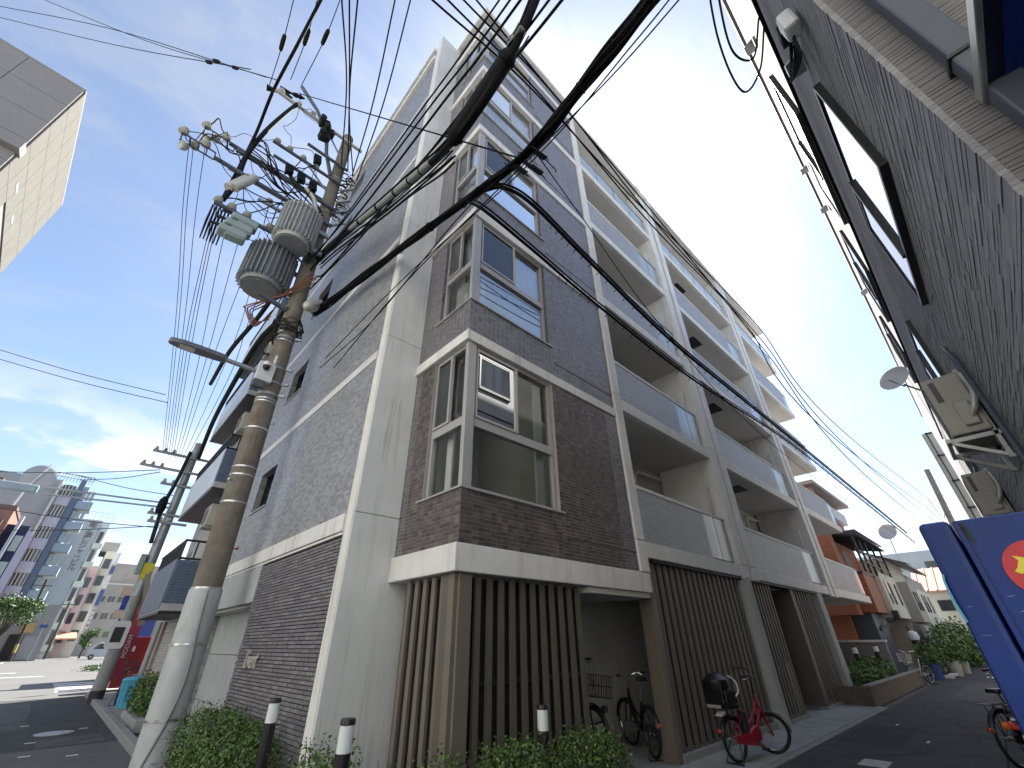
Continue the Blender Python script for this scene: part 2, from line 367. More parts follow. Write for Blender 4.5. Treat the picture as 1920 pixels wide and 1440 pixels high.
def catmull(pts, n=8):
    P = [Vector(p) for p in pts]
    if len(P) == 2: return [P[0].lerp(P[1], i/n) for i in range(n+1)]
    P = [P[0]*2-P[1]] + P + [P[-1]*2-P[-2]]; out = []
    for i in range(1, len(P)-2):
        for k in range(n):
            t = k/n; a, b, c, d = P[i-1], P[i], P[i+1], P[i+2]
            out.append(0.5*((2*b)+(c-a)*t+(2*a-5*b+4*c-d)*t*t+(3*b-a-3*c+d)*t**3))
    out.append(P[-2]); return out
def text_mesh(name, s, size, mat, parent=None, extrude=0.01, shear=0.0, matrix=None, sx=1.0):
    cu = bpy.data.curves.new(name, 'FONT'); cu.body = s; cu.size = size; cu.extrude = extrude; cu.shear = shear
    cu.align_x = 'CENTER'; cu.align_y = 'CENTER'; cu.resolution_u = 3
    to = bpy.data.objects.new('tmp', cu); COL.objects.link(to)
    dg = bpy.context.evaluated_depsgraph_get(); me = bpy.data.meshes.new_from_object(to.evaluated_get(dg))
    bpy.data.objects.remove(to); bpy.data.curves.remove(cu)
    me.name = name
    if sx != 1.0: me.transform(Matrix.Diagonal((sx, 1, 1, 1)))
    if matrix: me.transform(matrix)
    me.materials.clear(); me.materials.append(MT[mat])
    o = bpy.data.objects.new(name, me); COL.objects.link(o)
    if parent:
        o.parent = parent; me.transform(Matrix.Translation(-Vector(ORG.get(parent.name, (0, 0, 0))))); ORG[o.name] = ORG.get(parent.name, (0, 0, 0))
    return o
def face_m(pos, right, up):
    r = Vector(right).normalized(); u = Vector(up).normalized(); n = r.cross(u)
    return Matrix.Translation(pos) @ Matrix((r, u, n)).transposed().to_4x4()
def xf(m, M_):
    m.v = [tuple(M_ @ Vector(v)) for v in m.v]; return m
# ------------------------------------------------------------------ ground, roads
def sheet(name, mat, x0, x1, y0, y1, z):
    b = MB(); b.v = [(x0, y0, z), (x1, y0, z), (x1, y1, z), (x0, y1, z)]; b.face((0, 1, 2, 3))
    return struct(b.build(name, mat))
sheet('ground', 'asphalt_pale', -500, 500, -300, 700, -0.02)
sheet('near_road', 'asphalt_pale', -8.5, 1.86, -40, 13.3, 0.0)
sheet('street_road', 'asphalt', -8.5, 1.86, 13.3, 25.6, 0.0)
sheet('junction_road', 'road_lit', -60, 60, 25.6, 96, 0.0)
sheet('alley_road', 'asphalt', 1.86, 75, -0.75, 3.22, 0.004)
ap = MB(); ap.box(5.25, 16.6, 3.34, 4.32, -0.02, 0.035); struct(ap.build('concrete_apron', 'apron', bevel=0.01))
gt = MB(); gt.box(1.95, 16.62, 3.22, 3.34, -0.02, 0.02); g1 = struct(gt.build('drain_gutter', 'kerb'))
bays = MB(); bays.box(5.35, 7.4, 4.32, 6.6, -0.02, 0.03); struct(bays.build('alcove_floor', 'apron'))
br_ = MB(); br_.box(7.4, 19, 4.32, 9, -0.02, 0.028); struct(br_.build('lobby_floor', 'apron'))
# far-left pavement and kerbs
pv = MB(); pv.box(1.86, 2.45, 9.45, 12.6, -0.02, 0.10); pv.box(1.86, 2.6, 14.6, 24.5, -0.02, 0.10)
struct(pv.build('pavement', 'kerb', bevel=0.015))
kb = struct(MB().box(1.70, 1.86, 3.3, 25.5, -0.02, 0.13).build('kerb', 'kerb', bevel=0.02))
pm = MB()
for i in range(5): pm.box(0.9, 4.2, 28.6+i*1.5, 29.3+i*1.5, 0.004, 0.008)
pm.box(-3.4, -3.25, 40, 90, 0.004, 0.008); pm.box(-30, 0.5, 44.5, 44.9, 0.004, 0.008); pm.box(-12, -1, 52, 52.5, 0.004, 0.008)
pm.box(-6, -1.5, 27.2, 27.5, 0.004, 0.008)
struct(pm.build('road_markings', 'road_paint'))
tk = MB()
for (x, y) in ((0.2, 17.2), (0.35, 14.2), (0.3, 12.6), (0.9, 12.1), (1.2, 15.7)): tk.box(x, x+0.16, y, y+0.07, 0.004, 0.008)
for (x, y) in ((8.6, 2.5), (11.8, 1.9), (13.6, 2.6)): tk.box(x, x+0.22, y, y+0.04, 0.009, 0.0115)
struct(tk.build('chalk_mark', 'road_paint'))
for (nm, x0, x1, y0, y1, mt) in (('asphalt_patch', 6.2, 9.8, 0.5, 1.5, 'asphalt_patch'), ('asphalt_patch', 12.5, 19, 0.2, 0.9, 'asphalt_old'), ('asphalt_patch', 11.0, 13.4, 2.2, 3.1, 'asphalt_patch'), ('asphalt_patch', 20, 27, 1.4, 2.3, 'asphalt_old')): sheet(nm, mt, x0, x1, y0, y1, 0.0075)
for (nm, x0, x1, y0, y1, mt) in (('asphalt_patch', -0.6, 0.3, 16.4, 24, 'asphalt_old'), ('asphalt_patch', 0.5, 1.5, 13.4, 14.6, 'asphalt_old'), ('asphalt_patch', -3, -1.4, 13.4, 25, 'asphalt_patch')): sheet(nm, mt, x0, x1, y0, y1, 0.0035)
rc_ = random.Random(9); ck = MB()
for (x, y, a, L) in ((9.0, 2.9, -0.3, 2.6), (12, 1.2, 0.2, 4), (15, 2.3, -0.1, 5), (10.4, 2.0, 1.2, 1.4), (21, 1.0, 0.05, 6), (0.2, 18, 1.4, 5), (0.9, 14.0, 0.4, 0.8)):
    p = Vector((x, y, 0.0095)); n = int(L/0.12)
    for q in range(n):
        a += rc_.gauss(0, 0.25)*0.6; d = Vector((math.cos(a), math.sin(a), 0)); wv = Vector((-d.y, d.x, 0))*rc_.uniform(0.003, 0.009); k_ = len(ck.v); p2 = p+d*0.12; ck.v += [tuple(p-wv), tuple(p+wv), tuple(p2+wv), tuple(p2-wv)]; ck.face((k_, k_+1, k_+2, k_+3)); p = p2; a *= 0.97
ck_o = struct(ck.build('road_cracks', 'crack', fixn=False))
mh = MB(); mh.lathe((0.78, 15.35, 0), [(0.33, -0.01), (0.33, 0.012), (0.30, 0.016), (0.05, 0.018)], 24)
tag(mh.build('manhole_cover', 'manhole_iron'), 'pale round iron manhole cover in the dark street asphalt', 'manhole')
mh = MB(); mh.box(9.3, 9.75, 2.1, 2.45, -0.01, 0.014)
tag(mh.build('drain_cover', 'manhole_iron', bevel=0.01), 'square iron inspection cover in the alley asphalt near the bicycle', 'drain cover')

# ------------------------------------------------------------------ the apartment building
A = thing('apartment_building', 'six-storey apartment building with brown tiled corner bay and white slabs', 'building', (2.37, 4.1, 0))
def part(mb, name, mat, parent=A, **k): return mb.build(name, mat, parent, **k)
XS, YF, XE = 2.37, 4.1, 25.6
zt = [2.59, 5.75, 8.80, 11.88, 14.93, 17.81]      # bay slab tops
zl = [2.28, 5.56, 8.58, 11.65, 14.70, 17.56]      # bay slab undersides
zs = [2.85, 5.83, 8.87, 11.92, 14.88]             # balcony slab undersides
YEND = 13.6
# street wall, with window openings
wins = [(10.3, 11.42, z+0.95+0.64, z+2.0+0.60) for z in zt[:5]]
wins = [(10.3, 11.42, 4.2, 5.14), (10.3, 11.42, 7.14, 8.1), (10.3, 11.42, 10.2, 11.15), (10.3, 11.42, 13.25, 14.2), (10.3, 11.42, 16.0, 16.9)]
stripes = [5.78, 8.82, 11.88, 14.93]
m = MB()
def wall_x(m, x0, x1, y0, y1, z0, z1, holes):
    zz = z0
    for (ya, yb, za, zb) in holes:
        m.box(x0, x1, y0, y1, zz, za); m.box(x0, x1, y0, ya, za, zb); m.box(x0, x1, yb, y1, za, zb); zz = zb
    m.box(x0, x1, y0, y1, zz, z1)
wall_x(m, XS, XS+0.25, 5.83, YEND, 3.14, 17.4, wins)
part(m, 'street_wall', 'tile_grey')
for z in stripes: part(MB().box(XS-0.012, XS+0.05, 5.84, YEND, z, z+0.17), 'tile_stripe', 'tile_stripe')
for (ya, yb, za, zb) in wins:
    wd = part(MB().box(XS+0.20, XS+0.23, ya, yb, za, zb), 'window', 'glass_dark')
    f = MB(); f.box(XS+0.13, XS+0.20, ya, ya+0.04, za, zb); f.box(XS+0.13, XS+0.20, yb-0.04, yb, za, zb); f.box(XS+0.13, XS+0.20, ya, yb, zb-0.04, zb); f.box(XS+0.13, XS+0.20, ya, yb, za, za+0.04); f.box(XS+0.14, XS+0.20, (ya+yb)/2-0.025, (ya+yb)/2+0.025, za, zb)
    part(f, 'window_frame', 'alu_dark', wd)
    part(MB().box(XS-0.03, XS+0.12, ya-0.04, yb+0.04, za-0.03, za-0.002), 'window_sill', 'alu', wd)
part(MB().box(XS-0.08, XS+0.3, 5.80, YEND, 17.40, 17.62), 'roof_edge', 'white_slab', bevel=0.01)
part(MB().box(XS-0.02, XS+0.3, 5.80, YEND, 17.62, 18.02), 'roof_parapet', 'tile_grey')
part(MB().box(XS-0.10, XS+0.3, 5.80, YEND, 18.02, 18.16), 'parapet_cap', 'white_slab', bevel=0.01)
# white pier at the corner, in lifts with open joints
for z0, z1 in ((0, 3.12), (3.125, 6.16), (6.165, 9.2), (9.205, 12.25), (12.255, 15.3), (15.305, 18.8)):
    part(MB().box(XS, 3.35, 5.58, 5.82, z0, z1), 'corner_pier', 'white_paint', bevel=0.012)
part(MB().box(XS-0.012, XS+0.03, 5.60, 5.80, 0, 18.7), 'pier_edge', 'white_slab', bevel=0.006)
part(MB().box(XS-0.03, XS+0.3, 5.83, YEND, 2.90, 3.14), 'band_course', 'white_slab', bevel=0.008)
part(MB().box(XS-0.012, XS+0.3, 5.83, YEND, 2.855, 2.888), 'band_lip', 'white_slab')
# ground floor brick panel: bricks proud of a dark bed
part(MB().box(XS+0.03, XS+0.25, 5.82, 9.22, 0, 2.853), 'brick_bed', 'mortar_dark')
bw, bh = 0.227, 0.040; meshes = []
def brick_mesh(i, x0, L, H_, D, c):
    b = MB(); e = 0.003
    b.v = [(0, e, e), (0, L-e, e), (0, L-e, H_-e), (0, e, H_-e), (D, 0, 0), (D, L, 0), (D, L, H_), (D, 0, H_)]
    for q in ((0, 3, 2, 1), (0, 1, 5, 4), (1, 2, 6, 5), (2, 3, 7, 6), (3, 0, 4, 7)): b.face(q)
    return b.mesh('brick', c)
bricks = []
rows = int(2.85/0.0455)
for r_ in range(rows):
    y = 5.84 - random.choice((0, 0.08, 0.12, 0.19)); z = 0.004+r_*0.0455
    while y < 9.20:
        L = random.choice((0.227, 0.227, 0.227, 0.17, 0.227))
        y0, y1 = max(y, 5.835), min(y+L, 9.215)
        if y1-y0 > 0.03: bricks.append((y0, y1-y0, z))
        y += L+0.008
vis = [b for b in bricks if b[2] > 0.45]
vis.sort(key=lambda b: (b[0]-2)**2*1.0 + (b[2]-1.6)**2)
near = set(vis[:300]); bm_cache = {}
for (y0, L, z) in vis[:300]:
    k = (round(L, 2), random.randrange(4))
    if k not in bm_cache: bm_cache[k] = brick_mesh(k[1], 0, k[0], bh, 0.03, 'brick_%d' % k[1])
    o = bpy.data.objects.new('brick', bm_cache[k]); COL.objects.link(o); o.parent = A
    o.location = (random.uniform(-0.003, 0.003), y0-4.1, z)
rest = MB()
for b in bricks:
    if b in near: continue
    y0, L, z = b; rest.cur = random.randrange(4); x = XS+random.uniform(-0.003, 0.003)
    n = len(rest.v); e = 0.003
    rest.v += [(x, y0+e, z+e), (x, y0+L-e, z+e), (x, y0+L-e, z+bh-e), (x, y0+e, z+bh-e), (x+0.03, y0, z), (x+0.03, y0+L, z), (x+0.03, y0+L, z+bh), (x+0.03, y0, z+bh)]
    for q in ((0, 3, 2, 1), (0, 1, 5, 4), (1, 2, 6, 5), (2, 3, 7, 6), (3, 0, 4, 7)): rest.face([n+i for i in q])
part(rest, 'brickwork', ['brick_0', 'brick_1', 'brick_2', 'brick_3'], kind='stuff', fixn=False)
# name of the house in metal script
t = text_mesh('name_sign', 'Livent', 0.34, 'gold', A, 0.008, 0.45, face_m((XS-0.03, 8.33, 1.40), (0, -1, 0), (0, 0, 1)), 0.72)
# entrance recess beyond the brick panel
part(MB().box(XS-0.01, XS+0.35, 9.225, YEND, 2.24, 2.853), 'entrance_fascia', 'concrete_pale', bevel=0.01)
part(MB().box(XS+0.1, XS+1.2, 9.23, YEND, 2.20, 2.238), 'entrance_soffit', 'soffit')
for z0, z1 in ((0, 0.58), (0.592, 1.42), (1.432, 2.20)): part(MB().box(XS+0.45, XS+0.6, 9.23, YEND, z0, z1), 'wall_panel', 'concrete_pale')
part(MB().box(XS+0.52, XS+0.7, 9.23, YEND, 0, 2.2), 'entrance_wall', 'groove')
part(MB().box(XS+0.3, XS+2.6, YEND-0.25, YEND-0.02, 0, 17.35), 'end_wall', 'tile_grey')
part(MB().box(XS+0.3, 7.0, 6.9, YEND-0.3, 17.36, 17.5), 'roof', 'concrete')

# ---- corner bay
XB, YB = 3.05, 4.13
BX1 = 6.93
def lshape(m, z0, z1, p=0.0, x1=7.205, y1=5.575, t=0.55):
    x0, y0 = 3.0-p, 4.1-p
    poly = [(x0, y1, z0), (x0, y0, z0), (x1, y0, z0), (x1, y0+t, z0), (x0+t, y0+t, z0), (x0+t, y1, z0)]
    m.prism(poly, (0, 0, z1-z0))
for i in range(6):
    m = MB(); lshape(m, zl[i], zt[i]); part(m, 'bay_slab', 'white_slab', bevel=0.012)
    part(MB().box(3.56, 6.9, 4.66, 6.4, zl[i]+0.06, zt[i]-0.05), 'floor_plate', 'soffit')
m = MB(); m.box(3.07, 7.0, 4.17, 4.4, 17.812, 18.76); m.box(3.07, 3.3, 4.4, 5.57, 17.812, 18.76); part(m, 'bay_parapet', 'tile_brown')
m = MB(); lshape(m, 18.76, 18.93, 0.05); part(m, 'bay_cap', 'white_slab', bevel=0.012)
def wbar(m, a, b, c, d, e, f): m.box(a, b, c, d, e, f)
for k in range(5):
    z0, z1 = zt[k]+0.002, zl[k+1]-0.002; sill = zt[k]+0.655; tr = zt[k]+1.66
    # tiled walls: below the sill, and the two flanks
    if k > 0:
        part(MB().box(XB, 4.95, YB, YB+0.18, z0, sill), 'bay_wall', 'tile_brown'); part(MB().box(XB, XB+0.18, YB+0.181, 5.03, z0, sill), 'bay_wall', 'tile_brown')
    part(MB().box(4.952 if k else 6.55, BX1-0.002, YB, YB+0.18, z0, z1), 'bay_wall', 'tile_brown')
    part(MB().box(XB, XB+0.18, 5.032 if k else 5.4, 5.576, z0, z1), 'bay_wall', 'tile_brown')
    part(MB().box(5.05, BX1-0.003, YB-0.006, YB+0.01, sill-0.35, sill-0.338), 'wall_joint', 'groove')
    # sill caps
    part(MB().box(XB-0.03, 5.04, YB-0.03, YB+0.12, sill, sill+0.025), 'window_sill', 'alu')
    part(MB().box(XB-0.03, XB+0.12, YB+0.122, 5.12, sill, sill+0.025), 'window_sill', 'alu')
    part(MB().box(XB+0.01, XB+0.165, YB+0.01, YB+0.085, sill+0.026, z1), 'corner_post', 'alu', bevel=0.006)
    # right (alley) window: frame plane y = yg
    yg = YB+0.055; xa, xb = XB+0.168, 4.935; xm = 4.08
    wn = part(MB().box(xa, xb, yg+0.10, yg+0.104, sill+0.03, sill+0.034), 'window', 'alu')
    f = MB()
    for (a, b) in ((xa, xa+0.035), (xb-0.05, xb)): f.box(a, b, yg, yg+0.08, sill+0.03, z1)
    f.box(xa+0.037, xb-0.052, yg, yg+0.08, z1-0.05, z1); f.box(xa+0.037, xb-0.052, yg-0.01, yg+0.08, tr-0.07, tr+0.06); f.box(xa+0.037, xb-0.052, yg, yg+0.08, sill+0.03, sill+0.07)
    part(f, 'window_frame', 'alu', wn)
    part(MB().qy(xa+0.04, xb-0.055, yg+0.04, yg+0.046, sill+0.072, tr-0.072), 'pane', 'glass_strong' if k else 'glass', wn)
    part(MB().qy(xm+0.03, xb-0.055, yg+0.05, yg+0.056, tr+0.062, z1-0.052), 'pane', 'glass_strong' if k else 'glass', wn)
    part(MB().qy(xa+0.06, xm-0.01, yg-0.005, yg+0.001, tr+0.10, z1-0.09), 'pane', 'glass', wn)
    part(MB().box(xa+0.06, xm-0.01, yg+0.015, yg+0.018, tr+0.10, z1-0.09), 'insect_screen', 'screen', wn) if k else None
    f = MB()
    for (a, b) in ((xa+0.038, xa+0.065), (xm-0.02, xm+0.028)): f.box(a, b, yg-0.03, yg+0.02, tr+0.062, z1-0.052)
    f.box(xa+0.066, xm-0.022, yg-0.03, yg+0.02, tr+0.062, tr+0.10); f.box(xa+0.066, xm-0.022, yg-0.03, yg+0.02, z1-0.09, z1-0.052)
    part(f, 'sash', 'alu', wn)
    # left (street) window: frame plane x = xg
    xg = XB+0.055; ya, yb = YB+0.088, 5.02; ym = 4.60
    wn = part(MB().box(xg+0.10, xg+0.104, ya, yb, sill+0.03, sill+0.034), 'window', 'alu')
    f = MB()
    for (a, b) in ((ya, ya+0.035), (yb-0.05, yb)): f.box(xg, xg+0.08, a, b, sill+0.03, z1)
    f.box(xg, xg+0.08, ya+0.037, yb-0.052, z1-0.05, z1); f.box(xg-0.01, xg+0.08, ya+0.037, yb-0.052, tr-0.07, tr+0.06); f.box(xg, xg+0.08, ya+0.037, yb-0.052, sill+0.03, sill+0.07)
    part(f, 'window_frame', 'alu', wn)
    part(MB().qx(xg+0.04, xg+0.046, ya+0.04, yb-0.055, sill+0.072, tr-0.072), 'pane', 'glass', wn)
    part(MB().qx(xg+0.05, xg+0.056, ya+0.038, ym-0.03, tr+0.062, z1-0.052), 'pane', 'glass', wn)
    part(MB().qx(xg-0.005, xg+0.001, ym+0.01, yb-0.06, tr+0.10, z1-0.09), 'pane', 'glass', wn)
    part(MB().box(xg+0.015, xg+0.018, ym+0.01, yb-0.06, tr+0.10, z1-0.09), 'insect_screen', 'screen', wn)
    f = MB()
    for (a, b) in ((ym-0.03, ym+0.012), (yb-0.078, yb-0.053)): f.box(xg-0.03, xg+0.02, a, b, tr+0.062, z1-0.052)
    f.box(xg-0.03, xg+0.02, ym+0.014, yb-0.08, tr+0.062, tr+0.10); f.box(xg-0.03, xg+0.02, ym+0.014, yb-0.08, z1-0.09, z1-0.052)
    part(f, 'sash', 'alu', wn)
    # inside: room walls and curtains
    m = MB(); m.box(5.05, 5.15, YB+0.2, 6.4, z0, z1); m.box(3.4, 5.05, 6.3, 6.4, z0, z1); m.box(XB+0.2, 3.3, 5.0, 6.3, z0, z1)
    part(m, 'room_wall', 'room')
    if k:
        for horiz in (True, False):
            m = MB(); n = 60; a0, a1 = (XB+0.25, 4.93) if horiz else (YB+0.25, 4.93)
            for i in range(n+1):
                s = a0+(a1-a0)*i/n; d = 0.28+0.035*math.sin(i*1.35)+0.012*math.sin(i*0.5)
                p = (s, YB+d) if horiz else (XB+d, s)
                m.v += [(p[0], p[1], sill+0.03), (p[0], p[1], z1-0.02)]
            for i in range(n): m.face((2*i, 2*i+2, 2*i+3, 2*i+1))
            part(m, 'curtain', 'curtain', smooth=True, fixn=False)
    else:
        part(MB().box(4.72, 4.90, YB+0.26, YB+0.29, sill, z1), 'curtain', 'curtain'); part(MB().box(XB+0.26, XB+0.29, 4.74, 4.88, sill, z1), 'curtain', 'curtain')
# 2F bay tiles one by one where they show largest, the rest as one relief mesh
tiles = []
k0, k1, sl = zt[0]+0.004, zl[1]-0.004, zt[0]+0.655
def tile_rows(face, a0, a1, za, zb, skip=None):
    nr = int((zb-za)/0.05)
    for i in range(nr):
        na = int(round((a1-a0)/0.1)); st = (a1-a0)/na
        for j in range(na): tiles.append((face, a0+j*st+0.002, st-0.004, za+i*(zb-za)/nr+0.002, (zb-za)/nr-0.004))
tile_rows('y', XB, 4.95, k0, sl-0.002); tile_rows('x', YB+0.0, 5.03, k0, sl-0.002)
tile_rows('y', 4.952, 6.552, k0, k1); tile_rows('x', 5.032, 5.40, k0, k1)
part(MB().box(XB+0.004, 4.95, YB+0.004, YB+0.18, k0-0.002, sl), 'tile_bed', 'grout'); part(MB().box(XB+0.004, XB+0.18, YB+0.18, 5.03, k0-0.002, sl), 'tile_bed', 'grout')
part(MB().box(4.952, 6.548, YB+0.004, YB+0.18, k0-0.002, k1), 'tile_bed', 'grout'); part(MB().box(XB+0.004, XB+0.18, 5.032, 5.398, k0-0.002, k1), 'tile_bed', 'grout')
def tkey(t):
    face, a, L, z, h = t; p = (a, YB, z) if face == 'y' else (XB, a, z); return p[0]**2+p[1]**2+(p[2]-1.6)**2
tiles.sort(key=tkey); tc_cache = {}; rest = MB()
def tile_quads(b, face, x, y, z, L, h, d):
    n = len(b.v); e = 0.003
    if face == 'y': b.v += [(x+e, y-d, z+e), (x+L-e, y-d, z+e), (x+L-e, y-d, z+h-e), (x+e, y-d, z+h-e), (x, y+0.005, z), (x+L, y+0.005, z), (x+L, y+0.005, z+h), (x, y+0.005, z+h)]
    else: b.v += [(x-d, y+L-e, z+e), (x-d, y+e, z+e), (x-d, y+e, z+h-e), (x-d, y+L-e, z+h-e), (x+0.005, y+L, z), (x+0.005, y, z), (x+0.005, y, z+h), (x+0.005, y+L, z+h)]
    for q in ((0, 1, 2, 3), (0, 4, 5, 1), (1, 5, 6, 2), (2, 6, 7, 3), (3, 7, 4, 0)): b.face([n+i for i in q])
for i, (face, a, L, z, h) in enumerate(tiles):
    ci = random.choice((0, 0, 0, 1, 2, 3, 3)); d = random.uniform(0.0005, 0.0022)
    if i < 300:
        kx = (face, round(L, 4), round(h, 4), ci)
        if kx not in tc_cache:
            b = MB(); tile_quads(b, face, 0, 0, 0, L, h, 0.001); tc_cache[kx] = b.mesh('tile', 'brown_tile_%d' % ci)
        o = bpy.data.objects.new('tile', tc_cache[kx]); COL.objects.link(o); o.parent = A
        o.location = (a-XS, YB-4.1-d, z) if face == 'y' else (XB-XS-d, a-4.1, z)
    else:
        rest.cur = ci
        tile_quads(rest, face, a if face == 'y' else XB, YB if face == 'y' else a, z, L, h, d)
part(rest, 'tilework', ['brown_tile_0', 'brown_tile_1', 'brown_tile_2', 'brown_tile_3'], kind='stuff', fixn=False)

# ---- columns, balconies
for z0, z1 in ((2.27, 3.12), (3.125, 6.16), (6.165, 9.2), (9.205, 12.25), (12.255, 15.3), (15.305, 18.5)):
    part(MB().box(6.935, 7.21, 4.085, 4.55, z0 if z0 > 2.3 else 2.595, z1), 'column', 'white_slab', bevel=0.015)
part(MB().box(6.95, 7.2, 4.13, 4.5, 2.285, 2.585), 'column_foot', 'white_slab')
fins = [(11.45, 11.88), (12.05, 12.42), (18.98, 19.38), (19.55, 19.98)]
for (xa, xb) in fins:
    for z0, z1 in ((2.80, 3.12), (3.125, 6.16), (6.165, 9.2), (9.205, 12.25), (12.255, 15.3), (15.305, 18.42)):
        part(MB().box(xa, xb, 4.06, 5.65, z0, z1), 'fin_wall', 'white_slab', bevel=0.018)
for xa in (11.885, 19.385):
    part(MB().box(xa+0.02, xa+0.145, 4.16, 4.5, 2.9, 18.3), 'downpipe', 'brown_metal', bevel=0.02)
segs = [(7.212, 11.448, 10.09), (12.422, 18.978, 17.42), (19.982, XE, 24.6)]
for k in range(5):
    for si, (xa, xb, xp) in enumerate(segs):
        zb = zs[k]; zT = zb+0.27
        part(MB().box(xa, xb, 4.1, 5.7, zb, zT), 'balcony_slab', 'white_slab', bevel=0.012)
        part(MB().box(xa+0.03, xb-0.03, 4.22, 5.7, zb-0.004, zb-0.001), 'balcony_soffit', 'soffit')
        if k < 4:
            part(MB().box(xa, xp, 4.13, 4.27, zT, zb+1.27), 'balcony_parapet', 'tile_parapet')
            part(MB().box(xa, xp, 4.115, 4.285, zb+1.27, zb+1.34), 'parapet_cap', 'white_slab', bevel=0.008)
            x0 = xp
            xe2 = xb - (0.05 if si < 2 else 0.15)
            for q in range(2):
                w_ = (xe2-xp)/2
                part(MB().box(xp+q*w_+0.02, xp+(q+1)*w_-0.01, 4.17, 4.185, zT+0.05, zb+1.30), 'glass_panel', 'glass_frost')
            m = MB(); m.box(xp, xe2, 4.15, 4.21, zb+1.302, zb+1.345)
            for q in range(3): m.box(xp+q*(xe2-xp)/2-(0.02 if q else 0), xp+q*(xe2-xp)/2+(0.02 if q < 2 else 0), 4.187, 4.22, zT, zb+1.30)
            part(m, 'balcony_rail', 'alu')
        else:
            n = max(3, int((xb-xa)/1.05)); w_ = (xb-xa)/n
            for q in range(n): part(MB().box(xa+q*w_+0.03, xa+(q+1)*w_-0.03, 4.17, 4.185, zT+0.06, zb+1.10), 'glass_panel', 'glass_frost')
            m = MB(); m.box(xa, xb, 4.15, 4.21, zb+1.102, zb+1.15)
            for q in range(n+1): m.box(xa+q*w_-0.018, xa+q*w_+0.018, 4.187, 4.22, zT, zb+1.10)
            part(m, 'balcony_rail', 'alu')
        if si == 2: # return at the open end
            part(MB().box(xb-0.12, xb-0.105, 4.3, 5.6, zT+0.05, zb+1.28), 'glass_panel', 'glass_frost')
    # back wall, doors, partitions, ducts
    zb = zs[k]; zT = zb+0.27; ztop = (zs[k+1] if k < 4 else 17.8)
    part(MB().box(7.0, XE-0.9, 5.7, 5.95, zb, ztop), 'back_wall', 'back_wall')
    for xd in (8.0, 13.4, 16.0, 21.0):
        dw = part(MB().box(xd, xd+1.7, 5.66, 5.699, zT+0.05, zT+2.05), 'balcony_door', 'alu_dark')
        part(MB().box(xd+0.05, xd+0.83, 5.645, 5.659, zT+0.1, zT+2.0), 'pane', 'glass_dark', dw); part(MB().box(xd+0.87, xd+1.65, 5.645, 5.659, zT+0.1, zT+2.0), 'pane', 'glass_dark', dw)
    for xd in (11.2, 18.7):
        part(MB().box(xd, xd+0.08, 4.3, 5.69, zT+0.02, zT+1.9), 'partition', 'white_paint')
        dp = MB(); dp.tube([(xd-0.1, 5.5, ztop-0.32), (xd-1.3, 5.5, ztop-0.36), (xd-1.45, 5.5, ztop-0.5), (xd-1.5, 5.5, ztop-1.5)], 0.045, 8); part(dp, 'drain_pipe', 'white_slab', smooth=True)
        part(MB().box(xd-1.3, xd-0.4, 5.25, 5.6, zT+0.05, zT+0.7), 'condenser', 'ac_cream', bevel=0.02)
part(MB().box(7.212, 19.98, 4.0, 6.6, 17.86, 18.04), 'roof_slab', 'white_slab', bevel=0.012)
part(MB().box(19.982, XE+0.1, 4.0, 6.6, 17.86, 18.04), 'roof_slab', 'white_slab', bevel=0.012)
part(MB().box(6.96, XE-0.9, 5.96, 9.5, 2.3, 17.85), 'core_wall', 'back_wall')
part(MB().box(XE-0.89, XE-0.7, 5.71, 9.5, 2.3, 17.85), 'end_wall', 'tile_grey')
for k in range(1, 5):   # ceiling hatches seen from below
    part(MB().box(14.4, 15.2, 4.5, 5.1, zs[k]-0.02, zs[k]-0.006), 'escape_hatch', 'alu_dark')
# ---- ground floor behind and between the louvres
def slat(x0, x1, y0, y1, z0, z1, mat='louvre'): part(MB().box(x0, x1, y0, y1, z0, z1), 'louvre_slat', mat)
for i in range(5):
    y = 4.42+i*0.185; slat(3.10, 3.135, y, y+0.075, 0.1, 2.268)
slat(3.08, 3.30, 4.20, 4.205+0.10, 0.1, 2.27); slat(3.08, 3.11, 4.306, 4.42, 0.1, 2.27, 'louvre_grey')
slat(3.125, 3.30, 4.155, 4.195, 0.1, 2.27)
for i in range(11):
    x = 3.42+i*0.185; slat(x, x+0.075, 4.22, 4.26, 0.1, 2.268, 'louvre_grey')
part(MB().box(3.32, 5.48, 4.40, 4.44, 0.05, 2.27), 'gap_shade_sheet', 'gap_shade_sheet'); part(MB().box(3.28, 3.315, 4.30, 5.55, 0.05, 2.27), 'gap_shade_sheet', 'gap_shade_sheet')
part(MB().box(3.35, 5.47, 4.375, 4.395, 1.18, 1.24), 'louvre_rail', 'plastic_dark')
part(MB().box(3.02, 5.5, 4.16, 5.57, -0.02, 0.10), 'plinth', 'concrete')
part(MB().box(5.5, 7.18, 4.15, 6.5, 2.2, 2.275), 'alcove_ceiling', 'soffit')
part(MB().box(5.40, 5.48, 4.45, 6.5, 0.03, 2.2), 'alcove_wall', 'concrete')
part(MB().box(5.48, 7.2, 6.2, 6.4, 0.03, 2.2), 'alcove_wall', 'white_paint')
part(MB().box(6.05, 6.09, 5.3, 6.2, 0.03, 2.2), 'alcove_door', 'concrete')
part(MB().box(6.12, 7.0, 5.2, 5.9, 0.03, 0.16), 'alcove_step', 'concrete')
m = MB(); m.tube([(6.3, 5.15, 0.16), (6.3, 5.15, 0.5), (6.85, 5.15, 0.5), (6.85, 5.15, 0.16)], 0.018, 6); part(m, 'cycle_rack', 'plastic_dark')
part(MB().box(7.30, 7.46, 4.2, 4.46, 0.0, 2.845), 'louvre_post', 'louvre'); part(MB().box(7.2, 11.4, 6.2, 6.4, 0.03, 2.84), 'alcove_wall', 'white_paint')
